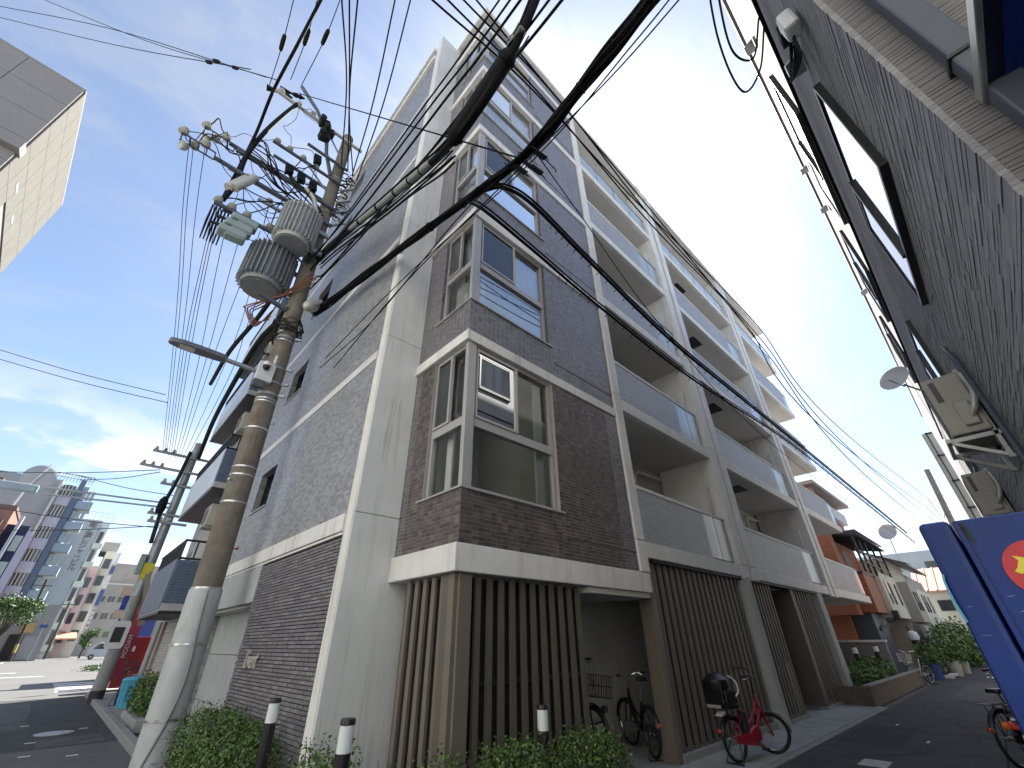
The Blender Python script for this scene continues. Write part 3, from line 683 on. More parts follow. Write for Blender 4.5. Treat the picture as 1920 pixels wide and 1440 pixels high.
for i in range(17):
    x = 7.52+i*0.229; slat(x, x+0.095, 4.22, 4.265, 0.14, 2.845, 'louvre_grey')
part(MB().box(7.445, 11.38, 4.18, 4.4, 0.0, 0.135), 'plinth', 'concrete')
part(MB().box(8.3, 11.38, 4.6, 4.65, 0.05, 2.84), 'gap_shade_sheet', 'gap_shade_sheet')
part(MB().box(7.445, 19.0, 4.14, 4.42, 2.80, 2.848), 'louvre_head', 'plastic_dark')
m = MB(); m.cyl((11.64, 4.22, 0), (11.64, 4.22, 2.848), 0.20, 0.20, 20); part(m, 'round_column', 'concrete_pale', smooth=True)
for i in range(8):
    x = 11.95+i*0.195; slat(x, x+0.06, 4.2, 4.23, 0.10, 2.798, 'louvre')
part(MB().box(11.86, 13.5, 4.17, 4.4, 0, 0.095), 'plinth', 'concrete'); part(MB().box(11.86, 13.45, 4.40, 4.45, 0.096, 2.79), 'gap_shade_sheet', 'gap_shade_sheet')
for i in range(8):
    x = 15.3+i*0.25; slat(x, x+0.07, 4.2, 4.23, 0.10, 2.798, 'louvre')
part(MB().box(15.05, 17.3, 4.17, 4.4, 0, 0.095), 'plinth', 'concrete'); part(MB().box(15.1, 17.2, 4.40, 4.45, 0.096, 2.79), 'gap_shade_sheet', 'gap_shade_sheet')
part(MB().box(15.05, 15.25, 4.2, 6.0, 0.1, 2.798), 'passage_wall', 'louvre_grey')
part(MB().box(13.45, 13.6, 4.45, 8, 0, 2.84), 'passage_wall', 'back_wall'); part(MB().box(13.6, 15.06, 7.0, 7.1, 0, 2.84), 'passage_wall', 'back_wall')
part(MB().box(14.0, 14.95, 4.9, 5.4, 2.2, 2.6), 'condenser', 'alu_dark', bevel=0.02)
part(MB().box(17.45, 17.95, 4.12, 5.6, 0, 2.848), 'end_pier', 'concrete_pale', bevel=0.02)
part(MB().box(7.4, 19.4, 4.3, 9, 2.86, 2.9), 'ground_ceiling', 'soffit')
part(MB().box(17.95, 24.0, 7.6, 7.8, 0, 2.85), 'ground_wall', 'back_wall')
sd_ = part(MB().box(19.2, 20.1, 7.55, 7.598, 0.05, 2.1), 'service_door', 'alu_dark'); part(MB().box(19.3, 19.36, 7.53, 7.549, 0.95, 1.1), 'door_handle', 'steel', sd_)
for q in range(3): part(MB().box(18.3+q*0.26, 18.52+q*0.26, 7.5, 7.598, 0.9, 1.5), 'meter_box', 'ac_cream')
# metal bin cupboard in the passage
m = thing('waste_locker', 'tall grey metal waste locker in the passage between the louvres', 'locker', (14.2, 4.9, 0.03))
MB().box(13.72, 14.6, 4.6, 5.3, 0.03, 1.05).build('body', 'steel', m, bevel=0.04); MB().box(13.70, 14.62, 4.58, 5.32, 1.052, 1.10).build('lid', 'plastic_dark', m, bevel=0.02)
MB().box(13.8, 14.05, 4.585, 4.598, 0.25, 0.37).build('notice', 'paper_white', m)
# ------------------------------------------------------------------ near utility pole
PB, PT = Vector((1.78, 9.85, 0)), Vector((1.40, 9.85, 17.1))
def pax(z): return PB.lerp(PT, z/17.1)
def prad(z): return 0.245-0.075*z/17.1
PO = thing('utility_pole', 'stained brown concrete utility pole with a grey steel sleeve at its foot', 'utility pole', tuple(PB))
m = MB(); m.tube([pax(z) for z in (2.4, 5, 8, 11, 14, 17.1)], [prad(z) for z in (2.4, 5, 8, 11, 14, 17.1)], 24); m.build('shaft', 'pole_concrete', PO, smooth=True)
m = MB(); m.tube([pax(z) for z in (-0.1, 1.2, 2.45)], [0.275, 0.268, 0.258], 28); sl_ = m.build('sleeve', 'pole_sleeve', PO, smooth=True)
for z in (0.62, 1.62):
    m = MB(); m.cyl(pax(z-0.015), pax(z+0.015), 0.281, 0.281, 28); m.build('steel_strap', 'steel_band', sl_, smooth=True)
m = MB(); m.tube(catmull([pax(2.42)+Vector((-0.02, -0.27, 0)), pax(1.9)+Vector((0.0, -0.275, 0)), pax(1.2)+Vector((0.05, -0.275, 0)), pax(0.6)+Vector((-0.03, -0.285, 0)), pax(-0.05)+Vector((-0.20, -0.21, 0))], 6), 0.018, 6); m.build('earth_wire', 'cable_grey', sl_, smooth=True)
for z in (2.47, 4.0, 4.55, 4.72, 5.6, 6.25, 6.32, 7.95, 8.2, 10.9, 12.9, 14.6):
    m = MB(); m.cyl(pax(z-0.016), pax(z+0.016), prad(z)+0.006, prad(z)+0.006, 24); m.build('steel_strap', 'steel_band', PO, smooth=True)
for i, z in enumerate((3.15, 4.4, 5.75, 6.7, 7.6, 8.9, 10.2, 13.2, 14.2)):
    sgn = -1 if i % 2 else 1; p = pax(z); d = Vector((sgn*0.75, -0.65, 0)).normalized()
    m = MB(); m.cyl(p+d*(prad(z)-0.02), p+d*(prad(z)+0.10), 0.014, 0.014, 6); m.cyl(p+d*(prad(z)+0.09), p+d*(prad(z)+0.11), 0.026, 0.026, 6); m.build('step_bolt', 'rust' if i % 3 == 0 else 'steel', PO)
def insul(m, p, s=1.0, axis=(0, 0, 1)):
    m.lathe(p, [(0.03*s, 0), (0.075*s, 0.02*s), (0.03*s, 0.045*s), (0.07*s, 0.06*s), (0.03*s, 0.085*s), (0.06*s, 0.105*s), (0.04*s, 0.13*s), (0.02*s, 0.15*s)], 12, axis)
def crossarm(xa, xb, y, z, r=0.05, mat='galv', name='crossarm', z2=None):
    m = MB(); m.bar((xa, y, z if z2 is None else z2), (xb, y, z), r*1.7, r*1.7); return m.build(name, mat, PO, bevel=0.006)
arms = []
for (xa, xb, y, z, mt) in ((-1.35, 1.75, 9.6, 12.30, 'galv_dark'), (-1.05, 1.75, 10.05, 12.75, 'galv'), (-1.05, 1.72, 9.62, 13.05, 'galv_dark'), (-1.30, 1.70, 10.05, 13.65, 'galv_dark'), (-0.9, 1.7, 9.65, 10.95, 'galv_dark'), (-1.05, 1.9, 9.62, 16.55, 'lamp_grey')):
    arms.append(crossarm(xa, xb, y, z, 0.05, mt))
for (x0, z0, y) in ((-1.35, 12.35, 9.6), (-1.15, 13.55, 10.05)):     # outrigger racks with pin insulators
    m = MB()
    m.bar((x0, y-0.12, z0), (x0-0.75, y-0.12, z0+0.02), 0.03); m.bar((x0, y+0.12, z0), (x0-0.75, y+0.12, z0+0.02), 0.03)
    for q in range(5): m.bar((x0-q*0.18, y-0.12, z0), (x0-q*0.18, y+0.12, z0), 0.025)
    rk = m.build('outrigger', 'galv_dark', PO)
    for (dx, dy, up) in ((-0.72, -0.12, 1), (-0.45, 0.12, 1), (-0.62, 0.14, -1), (-0.25, -0.12, 1)):
        m = MB(); insul(m, (x0+dx, y+dy, z0+0.02*up), 1.5, (0, 0, up)); m.build('insulator', 'porcelain', rk, smooth=True)
for x in (-0.85, -0.55, -0.2, 0.35):
    m = MB(); insul(m, (x, 9.65, 11.0), 1.45); m.build('insulator', 'porcelain', arms[4], smooth=True)
for (x, z) in ((-0.85, 16.6), (-0.3, 16.6), (0.15, 16.6)):
    m = MB(); insul(m, (x, 9.62, z), 1.4); m.build('insulator', 'porcelain', arms[5], smooth=True)
# raked top bracket with dead-end clamps
m = MB(); m.tube([pax(14.6)+Vector((-0.18, -0.05, 0)), Vector((0.92, 9.7, 15.4)), Vector((0.72, 9.65, 16.3)), Vector((0.2, 9.6, 17.0)), Vector((-0.45, 9.6, 17.6))], 0.06, 10); m.build('rake_bracket', 'galv_dark', PO, smooth=True)
for (x, z) in ((0.75, 16.2), (0.55, 16.5), (0.68, 15.85)):
    m = MB(); m.obox((x, 9.55, z), (1, 0, 0.4), (0, 1, 0), (-0.4, 0, 1), 0.16, 0.12, 0.10); m.lathe((x-0.1, 9.42, z), [(0.05, 0), (0.11, 0.04), (0.05, 0.08), (0.10, 0.12), (0.04, 0.16)], 10, (0, -1, 0)); m.build('fuse_switch', 'cable_dark', PO)
for (x, y, z) in ((-0.95, 10.0, 17.35), (-1.25, 10.0, 16.95)):
    m = MB(); m.lathe((x, y, z), [(0.10, 0), (0.03, 0.35), (0.07, 0.42), (0.08, 0.5), (0.05, 0.55), (0.09, 0.6), (0.05, 0.66), (0.02, 0.75)], 12, (0.9, -0.25, 0.1)); m.build('strain_clamp', 'closure', PO, smooth=True)
for (xa, xb, y, z, mt) in ((-0.45, 1.62, 9.6, 14.25, 'galv_dark'), (-0.3, 1.62, 10.1, 14.32, 'galv_dark'), (-0.15, 1.75, 9.58, 11.75, 'galv'), (0.35, 1.65, 9.6, 15.1, 'galv_dark')): arms.append(crossarm(xa, xb, y, z, 0.045, mt))
for (p0, p1) in (((1.62, 9.7, 11.6), (0.5, 9.6, 12.28)), ((1.55, 9.75, 12.6), (0.4, 9.62, 13.02)), ((1.5, 9.75, 13.2), (0.3, 10.05, 13.62)), ((1.5, 9.75, 13.6), (0.55, 9.6, 14.22)), ((1.45, 9.75, 15.6), (0.6, 9.62, 16.5)), ((1.68, 9.7, 10.3), (0.7, 9.65, 10.9))): m = MB(); m.bar(p0, p1, 0.035, 0.05); m.build('arm_brace', 'galv', PO)
for (x, y, z) in ((-0.35, 9.6, 14.28), (0.0, 9.6, 14.28), (0.4, 9.6, 14.28), (0.8, 9.6, 14.28), (0.1, 9.58, 11.8), (0.5, 9.58, 11.8)):
    m = MB(); insul(m, (x, y, z), 1.3); m.build('insulator', 'porcelain', arms[-4 if z > 14 else -2], smooth=True)
for (x, y, z) in ((0.55, 9.5, 13.35), (0.9, 9.5, 13.3), (0.2, 9.5, 13.4), (0.75, 9.5, 14.55)):
    m = MB(); m.obox((x, y, z), (1, 0, 0.2), (0, 1, 0), (-0.2, 0, 1), 0.10, 0.07, 0.16); m.lathe((x-0.05, y-0.05, z-0.16), [(0.02, 0), (0.045, -0.05), (0.02, -0.1), (0.04, -0.15), (0.01, -0.2)], 10); m.build('lightning_arrester', 'closure', PO)
# black duct hanging off the arms and the cable looms
m = MB(); m.tube(catmull([(-0.35, 9.5, 16.4), (-0.55, 9.45, 15.2), (-0.72, 9.5, 14.1), (-0.80, 9.6, 13.0), (-0.72, 9.7, 12.0), (-0.78, 9.7, 11.2)], 8), [0.06]*41, 10); m.build('cable_duct', 'closure', PO, smooth=True)
m = MB()
for q in range(9):
    x = -0.7+random.uniform(-0.15, 0.25); pts = [(-0.75, 9.6, 14.0-q*0.12), (x+0.3, 9.5-random.random()*0.2, 13.6-q*0.1), (x+0.9, 9.6, 13.0-random.random()*0.5), (1.45, 9.65, 12.6-random.random()*0.6)]
    m.tube(catmull(pts, 6), 0.018, 5)
m.build('cable_loom', 'cable_black', PO, smooth=True)
m = MB()
for q in range(26):
    z = random.uniform(12.6, 15.2); a = random.uniform(-0.6, 1.2); c = pax(z)+Vector((0.32+random.uniform(-0.1, 0.15), -0.15, 0)); rr = random.uniform(0.06, 0.24)
    pts = [c+Vector((math.cos(t)*rr, math.sin(t*0.7+a)*rr*0.6, math.sin(t)*rr*1.4)) for t in [a+i*0.8 for i in range(7)]]
    m.tube(catmull(pts, 4), random.choice((0.009, 0.014, 0.02)), 5)
m.build('wire_tangle', 'cable_dark', PO, smooth=True)
for z in (13.0, 13.5, 14.1, 12.4):
    p = pax(z)+Vector((0.2, -0.15, 0)); m = MB(); m.bar(p, p+Vector((0.35, -0.15, 0.28)), 0.07, 0.05); m.build('bracket', 'galv', PO)
m = MB()
for q in range(14):
    a0 = random.uniform(0, 6.28); z = random.uniform(8.1, 8.75); pts = [pax(z+random.uniform(-0.2, 0.2))+Vector((math.cos(a0+i*0.6), math.sin(a0+i*0.6), 0))*(0.25+random.random()*0.12) for i in range(6)]
    m.tube(catmull(pts, 4), random.choice((0.01, 0.016, 0.022)), 5)
m.build('wire_tangle', 'cable_dark', PO, smooth=True)
for z in (6.45, 6.75, 7.15, 8.05):
    m = MB(); m.cyl(pax(z-0.03), pax(z+0.03), prad(z)+0.012, prad(z)+0.012, 24); m.bar(pax(z)+Vector((0.18, -0.2, 0)), pax(z)+Vector((0.30, -0.28, -0.02)), 0.05, 0.06); m.build('clamp_band', 'galv', PO)
m = MB(); m.bar(pax(8.75)+Vector((-0.2, -0.1, 0.1)), pax(8.75)+Vector((-0.85, -0.1, 0.25)), 0.09, 0.09); m.build('bracket', 'galv_dark', PO)
m = MB(); rnd = random.Random(5)
anch = [(-2.05, 9.5, 12.5), (-1.8, 9.72, 12.5), (-1.6, 9.5, 12.5), (-1.85, 9.95, 13.7), (-1.55, 10.2, 13.7), (-1.4, 9.95, 13.7), (-0.85, 9.65, 11.15), (-0.55, 9.65, 11.15), (-0.2, 9.65, 11.15), (0.35, 9.65, 11.15), (-0.85, 9.62, 16.7), (-0.3, 9.62, 16.7), (0.15, 9.62, 16.7), (0.75, 9.5, 16.2), (-0.75, 9.6, 13.2), (-0.72, 9.7, 12.0), (-0.6, 9.55, 12.3), (0.8, 9.2, 11.9), (0.6, 9.9, 10.8), (-0.4, 9.5, 15.0)]
anch += [(-0.35, 9.6, 14.45), (0.0, 9.6, 14.45), (0.4, 9.6, 14.45), (0.8, 9.6, 14.45), (0.55, 9.5, 13.2), (0.9, 9.5, 13.2), (0.2, 9.5, 13.2), (0.75, 9.5, 14.4), (0.1, 9.58, 11.95), (0.5, 9.58, 11.95)]
for q in range(95):
    a, c = rnd.sample(anch, 2)
    a, c = Vector(a), Vector(c)
    if (a-c).length > 2.2: continue
    mid = (a+c)/2+Vector((rnd.uniform(-0.35, 0.25), rnd.uniform(-0.3, 0.2), rnd.uniform(-0.55, 0.35)))
    m.tube(catmull([a, a.lerp(mid, 0.5)+Vector((0, 0, rnd.uniform(-0.2, 0.3))), mid, c.lerp(mid, 0.5)+Vector((0, 0, rnd.uniform(-0.3, 0.2))), c], 6), rnd.choice((0.008, 0.011, 0.016)), 5)
m.build('jumper_wire', 'cable_black', PO, smooth=True)
for q in range(6):
    x0 = -0.9+q*0.07; m = MB(); m.tube([(x0, 9.75, 10.95), (x0+0.02, 9.95, 10.55), (x0+0.05, 10.25, 10.2)], [0.018, 0.026, 0.014], 8); m.build('strain_clamp', 'closure', PO, smooth=True)
m = MB()
for q in range(8):
    pts = [(0.2+q*0.1, 9.55, 13.3-q*0.05), (0.5+q*0.08, 9.45, 12.9), (1.2, 9.55, 12.75-q*0.06), (1.5, 9.6, 12.3-q*0.1)]; m.tube(catmull(pts, 6), 0.022, 6)
m.build('cable_loom', 'cable_dark', PO, smooth=True)
m = MB(); m.tube(catmull([(0.75, 9.45, 13.0), (1.05, 9.4, 12.7), (1.2, 9.4, 12.2), (1.15, 9.35, 11.75)], 6), 0.06, 8); m.build('cable_duct', 'lamp_grey', PO, smooth=True)
# transformers
def transformer(label, c, r, h, mat):
    o = thing('pole_transformer', label, 'transformer', tuple(c), 'drum transformers on the near pole')
    c = Vector(c); m = MB(); m.lathe(c, [(r*0.80, -h*0.5), (r*0.84, -h*0.47), (r*0.84, h*0.42), (r*0.6, h*0.5)], 28); m.build('tank', mat, o, smooth=True)
    m = MB(); m.lathe(c, [(r*0.70, -h*0.52), (r*0.70, -h*0.508)], 28); m.build('base_plate', 'transformer_dark', o)
    for q in range(30):
        a = 2*math.pi*q/30
        if 0.2 < a < 1.1: continue
        d = Vector((math.cos(a), math.sin(a), 0)); m = MB(); m.obox(c+d*r*0.92, d, (0, 0, 1), d.cross(Vector((0, 0, 1))), r*0.10, h*0.43, r*0.02); m.build('cooling_fin', mat, o)
    m = MB(); m.lathe(c, [(r*0.90, h*0.36), (r*0.90, h*0.42), (r*0.86, h*0.43)], 28); m.build('rim', mat, o)
    for (dx, dy) in ((-0.3, -0.25), (0.25, -0.3), (-0.1, 0.3)):
        m = MB(); insul(m, c+Vector((dx*r, dy*r, h*0.48)), 1.6); m.build('bushing', 'porcelain', o, smooth=True)
    m = MB(); m.bar(c+Vector((r*0.8, 0.05, h*0.25)), c+Vector((r*1.5, 0.05, h*0.25)), 0.08, 0.12); m.bar(c+Vector((r*0.8, 0.05, -h*0.3)), c+Vector((r*1.5, 0.05, -h*0.3)), 0.08, 0.12); m.build('hanger', 'galv', o)
    return o
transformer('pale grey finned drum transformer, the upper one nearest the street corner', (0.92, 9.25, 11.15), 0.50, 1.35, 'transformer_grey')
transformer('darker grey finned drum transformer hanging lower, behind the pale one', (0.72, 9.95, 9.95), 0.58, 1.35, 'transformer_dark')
# three-pole switch
o = thing('pole_switch', 'grey-green three-pole switch with black handles hanging under the short crossarm', 'switch', (-0.12, 9.6, 10.4))
for q in range(3):
    m = MB(); c = Vector((-0.18-q*0.06, 9.6, 10.72-q*0.26)); m.obox(c, (1, 0, 0.06), (0, 1, 0), (-0.06, 0, 1), 0.30, 0.16, 0.10); m.obox(c+Vector((0.08, 0, -0.09)), (1, 0, 0.1), (0, 1, 0), (0, 0, 1), 0.22, 0.13, 0.05)
    m.build('pole_unit', 'switch_green', o, bevel=0.04)
    m = MB(); m.bar(c+Vector((-0.28, -0.1, 0.02)), c+Vector((-0.48, -0.15, -0.08)), 0.05); m.build('handle', 'plastic_black', o)
o = thing('cable_cutout', 'two pale tubular fuse cutouts between the crossarms of the near pole', 'fuse', (-0.6, 9.6, 11.9))
for q in range(2):
    c = Vector((-0.55-q*0.12, 9.55+q*0.1, 12.0)); m = MB(); m.cyl(c+Vector((0.14, 0, 0.38)), c+Vector((-0.14, 0, -0.38)), 0.11, 0.11, 14); m.build('tube', 'lamp_grey', o, smooth=True)
# street lamps
o = thing('street_lamp', 'flat grey LED street lamp reaching over the road from the near pole', 'street lamp', (1.35, 9.85, 6.95))
m = MB(); m.tube([(1.55, 9.78, 6.93), (0.62, 9.8, 6.97)], [0.055, 0.05], 12); m.build('arm', 'galv', o, smooth=True)
m = MB(); pr = [(0.62, 0.11), (0.45, 0.13), (0.1, 0.15), (-0.2, 0.14), (-0.38, 0.08), (-0.42, 0.02)]; n0 = 0
for (x, hw) in pr: m.v += [(x, 9.8-hw, 6.93), (x, 9.8+hw, 6.93), (x, 9.8+hw*0.75, 7.05), (x, 9.8-hw*0.75, 7.05)]
for i in range(len(pr)-1):
    for j in range(4): m.face((4*i+j, 4*i+(j+1) % 4, 4*i+4+(j+1) % 4, 4*i+4+j))
m.face((0, 3, 2, 1)); m.face([4*(len(pr)-1)+j for j in range(4)])
hd = m.build('lamp_head', 'lamp_led', o, bevel=0.015); MB().box(-0.22, 0.05, 9.71, 9.89, 6.918, 6.929).build('led_panel', 'lens', hd)
o = thing('street_lamp', 'older long oval grey street lamp pointing along the wall side of the pole', 'street lamp', (2.0, 9.5, 9.3))
m = MB(); d = Vector((-0.35, -0.45, -0.62)).normalized(); c0 = Vector((2.02, 9.35, 9.2)); prof = [(0.03, 0), (0.11, 0.06), (0.15, 0.3), (0.165, 0.6), (0.13, 0.82), (0.06, 0.93), (0.01, 0.95)]
m.lathe(c0, prof, 18, d); m.build('lamp_head', 'lamp_grey', o, smooth=True); m = MB(); m.tube([c0, c0+Vector((0.05, 0.3, 0.12)), pax(9.3)], 0.035, 8); m.build('arm', 'galv', o, smooth=True)
o = thing('security_camera', 'small dome security camera on a white box strapped to the near pole', 'camera', (1.35, 9.62, 6.9))
MB().box(1.22, 1.56, 9.50, 9.64, 6.62, 7.10).build('box', 'white_box', o, bevel=0.015); m = MB(); m.lathe((1.36, 9.45, 6.96), [(0.065, 0.08), (0.075, 0.0), (0.06, -0.06), (0.03, -0.09)], 14); m.build('dome', 'plastic_black', o, smooth=True)
m = MB(); m.lathe((1.36, 9.45, 7.03), [(0.078, -0.06), (0.078, 0.03), (0.03, 0.05)], 14); m.build('dome_hood', 'white_box', o, smooth=True); m = MB(); m.tube([(1.5, 9.48, 7.1), (1.5, 9.48, 7.32)], 0.03, 8); m.build('antenna', 'white_box', o)
MB().box(1.2, 1.45, 9.5, 9.62, 6.44, 6.60).build('meter', 'galv_dark', o, bevel=0.02)
# ------------------------------------------------------------------ overhead cables
CAB={
    'trunk_a':(0.06,[(1.9, 22.0, 8.59), (1.59, 18.5, 9.01), (1.42, 15.0, 9.15), (1.39, 12.6, 9.47), (1.52, 11.0, 9.58), (1.71, 9.6, 10.94), (1.72, 4.91, 8.77), (1.72, 3.06, 7.97), (1.72, 1.88, 8.3), (1.72, 1.16, 9.28), (1.74, -0.29, 12.51)]),
    'trunk_b':(0.045,[(2.01, 9.6, 9.01), (2.12, 7.41, 8.5), (2.16, 5.04, 7.8), (2.23, 3.22, 7.3), (2.3, 2.04, 7.1), (2.25, 1.01, 7.2), (2.29, 0.05, 7.6), (2.41, -0.65, 8.2)]),
    'trunk_c':(0.05,[(0.94, 17.0, 9.76), (0.86, 13.5, 9.29), (0.99, 11.2, 9.21), (1.12, 10.4, 9.82)]),
    'side_cable_1':(0.03,[(2.27, 2.94, 7.22), (2.52, 2.75, 7.34), (3.16, 2.75, 7.54), (4.58, 2.8, 7.44), (7.63, 2.85, 7.19), (12.03, 2.9, 7.32), (21.06, 2.9, 7.42), (38.43, 2.8, 7.37)]),
    'side_cable_2':(0.022,[(2.22, 3.3, 7.32), (2.38, 3.0, 6.91), (3.49, 3.1, 7.04), (5.53, 3.2, 7.08), (9.27, 3.2, 7.06), (17.0, 3.2, 7.64), (25.88, 3.1, 7.55), (40.72, 2.8, 7.05)]),
    'side_cable_3':(0.008,[(2.33, 1.97, 7.1), (4.26, 2.5, 7.83), (6.69, 2.7, 7.17), (11.41, 2.9, 6.52), (20.0, 3.0, 6.44), (35.99, 2.8, 6.56)]),
    'alley_line_1':(0.011,[(0.55, 2.0, 8.36), (2.52, 2.05, 9.16), (6.0, 2.15, 9.68), (13.76, 2.2, 10.71), (18.51, 1.9, 8.54), (46.0, 1.13, 10.75)]),
    'alley_line_2':(0.011,[(0.74, 2.0, 8.85), (2.79, 2.05, 9.3), (6.32, 2.15, 9.34), (12.11, 2.2, 9.78), (15.42, 1.9, 7.3), (46.0, 1.52, 10.21)]),
    'alley_line_3':(0.011,[(0.96, 2.0, 9.41), (3.26, 2.05, 9.94), (6.9, 2.15, 9.67), (13.55, 2.2, 9.91), (17.96, 1.9, 7.71), (46.0, 1.75, 9.64)]),
    'alley_line_4':(0.011,[(1.18, 2.0, 9.96), (3.55, 2.05, 9.89), (7.28, 2.15, 10.0), (13.52, 2.2, 9.36), (18.18, 1.9, 6.96), (46.0, 2.06, 8.89)]),
    'drop_line_1':(0.014,[(-0.41, 4.6, 13.26), (0.51, 7.0, 14.73), (1.45, 9.7, 15.31)]),
    'drop_line_2':(0.014,[(-0.29, 4.6, 13.56), (0.62, 7.0, 14.59), (1.69, 9.7, 15.26)]),
    'drop_line_3':(0.014,[(-0.15, 4.6, 13.92), (0.71, 7.0, 14.13), (1.89, 9.7, 15.18)]),
    'drop_line_4':(0.014,[(0.54, 4.6, 15.73), (1.27, 7.0, 14.98), (1.86, 9.7, 15.15)]),
    'drop_line_5':(0.014,[(0.89, 4.6, 16.64), (1.54, 7.0, 15.4), (2.04, 9.7, 15.03)]),
    'high_line_1':(0.013,[(-1.5, 7.2, 17.6), (-1.31, 8.55, 17.2), (-1.21, 9.85, 16.9)]),
    'high_line_2':(0.013,[(-1.0, 6.73, 17.6), (-0.83, 7.92, 17.2), (-0.77, 9.23, 16.9)]),
    'high_line_3':(0.013,[(-0.5, 6.26, 17.6), (-0.42, 7.53, 17.2), (-0.46, 9.15, 16.9)]),
    'thick_line':(0.04,[(-0.73, 5.53, 15.0), (-0.79, 6.74, 14.4), (-0.88, 8.18, 14.2), (-0.85, 9.37, 13.8), (-0.85, 10.08, 12.6), (-0.86, 10.42, 12.0)]),
    'cross_line_1':(0.012,[(-15.03, 26.0, 32.08), (-8.02, 18.0, 25.55), (-1.39, 10.0, 17.42)]),
    'cross_line_2':(0.012,[(-14.69, 26.0, 31.31), (-7.39, 18.0, 24.89), (-1.82, 10.0, 17.24)]),
    'cross_line_3':(0.012,[(-14.52, 26.0, 34.86), (-6.96, 18.0, 26.36), (-1.13, 10.0, 17.67)]),
    'street_line_1':(0.009,[(-1.59, 9.9, 12.03), (-0.73, 14.0, 10.18), (0.65, 22.2, 8.55)]),
    'street_line_2':(0.009,[(-1.53, 9.9, 12.11), (-0.66, 14.0, 10.22), (0.72, 22.2, 8.57)]),
    'street_line_3':(0.009,[(-1.27, 9.9, 11.92), (-0.49, 14.0, 10.09), (0.79, 22.2, 8.54)]),
    'street_line_4':(0.009,[(-0.83, 9.9, 10.4), (-0.21, 14.0, 9.28), (0.88, 22.2, 8.5)]),
    'street_line_5':(0.009,[(-0.73, 9.9, 10.39), (-0.12, 14.0, 9.24), (0.97, 22.2, 8.45)]),
    'street_line_6':(0.009,[(-0.64, 9.9, 10.37), (-0.03, 14.0, 9.22), (1.06, 22.2, 8.42)]),
    'street_line_7':(0.009,[(-0.2, 9.9, 9.94), (0.26, 14.0, 8.96), (1.13, 22.2, 8.44)]),
    'street_line_8':(0.009,[(0.02, 9.9, 10.02), (0.43, 14.0, 8.97), (1.21, 22.2, 8.41)]),
    'street_line_9':(0.009,[(0.22, 9.9, 10.08), (0.58, 14.0, 8.98), (1.3, 22.2, 8.39)]),
    'street_line_10':(0.009,[(0.72, 9.9, 11.79), (0.91, 14.0, 9.73), (1.39, 22.2, 8.36)]),
    'street_line_11':(0.009,[(1.05, 9.9, 9.51), (1.14, 14.0, 8.59), (1.49, 22.2, 8.34)]),
    'guy_1':(0.01,[(-0.46, 9.9, 17.64), (2.35, 2.14, 7.1)]),
    'signal_arm':(0,[(-3.68, 24.0, 6.77), (-2.6, 24.0, 6.86), (1.3, 22.5, 6.59)]),
    'far_line_1':(0.012,[(-4.82, 30.0, 8.54), (-1.83, 26.0, 8.12), (0.81, 22.2, 7.86)]),
    'far_line_2':(0.012,[(-1.79, 30.0, 8.82), (-0.32, 26.0, 8.22), (0.84, 22.2, 7.77)]),
    'far_line_3':(0.012,[(-7.42, 30.0, 14.41), (-3.56, 26.0, 12.62), (-0.15, 22.2, 11.12)]),
    'far_line_4':(0.012,[(-7.21, 30.0, 13.93), (-3.35, 26.0, 12.22), (0.06, 22.2, 10.79)]),
    'far_line_5':(0.012,[(-4.15, 30.0, 7.04), (-1.07, 26.0, 6.23), (1.6, 22.2, 5.62)]),
    'far_line_6':(0.012,[(-3.72, 30.0, 6.08), (-0.83, 26.0, 5.84), (1.74, 22.2, 5.74)]),
    'far_line_7':(0.012,[(-2.08, 30.0, 9.03), (0.02, 26.0, 7.85), (1.69, 22.2, 6.93)]),
    'low_service':(0.006,[(2.12, 8.13, 6.6), (2.16, 5.81, 6.5), (2.08, 3.35, 6.7), (2.27, 2.53, 7.1)]),
    'service_2':(0.008,[(2.14, 8.01, 6.8), (2.16, 4.81, 6.8), (2.34, 1.99, 6.9), (2.3, 0.42, 7.1), (2.36, -0.12, 7.4)]),
    'service_3':(0.008,[(2.24, 7.62, 6.4), (2.1, 4.63, 6.5), (2.16, 2.02, 6.6), (2.34, 0.74, 7.0), (2.4, -0.19, 7.3)]),
}
def cable(key, name, label, cat='cable', group=None, mat='cable_black', r=None, seg=6, n=8):
    rr, pts = CAB[key]; rr = r or rr; b = MB(); b.tube(catmull(pts, n), rr, seg); o = b.build(name, mat, None, smooth=True); return tag(o, label, cat, group)
# the covered trunk: pipe sleeve, dark closure and hanging wires as parts
r0, tp = CAB['trunk_a']; cp = catmull(tp, 10)
o = thing('trunk_cable', 'thick covered trunk cable running from the near pole past the corner bay overhead', 'cable', tp[5])
b = MB(); b.tube(cp[:56], 0.075, 10); b.build('sheath', 'cable_dark', o, smooth=True)
b = MB(); b.tube(cp[52:67], 0.062, 12); b.build('pipe_cover', 'cable_grey', o, smooth=True)
for q in (54, 56, 58, 60, 62, 64): b = MB(); b.tube([cp[q], cp[q].lerp(cp[q+1], 0.18)], 0.068, 12); b.build('pipe_clip', 'cable_black', o)
b = MB(); b.tube(cp[64:], 0.05, 8); b.build('bare_cable', 'cable_black', o, smooth=True)
for q in range(5):
    off = [Vector((0.06*math.sin(q*1.7), 0, 0.07*math.cos(q*1.7)+0.05)) for _ in cp]
    b = MB(); b.tube([p+o_+Vector((0, 0, 0.03*math.sin(i*0.4+q))) for i, (p, o_) in enumerate(zip(cp[50:], off))], 0.012+0.006*(q % 2), 5); b.build('lashed_wire', 'cable_black', o, smooth=True)
pa, pb = cp[70], cp[82]
clo = thing('splice_closure', 'big black splice closure sleeve on the trunk cable in front of the bay', 'cable closure', tuple(pa))
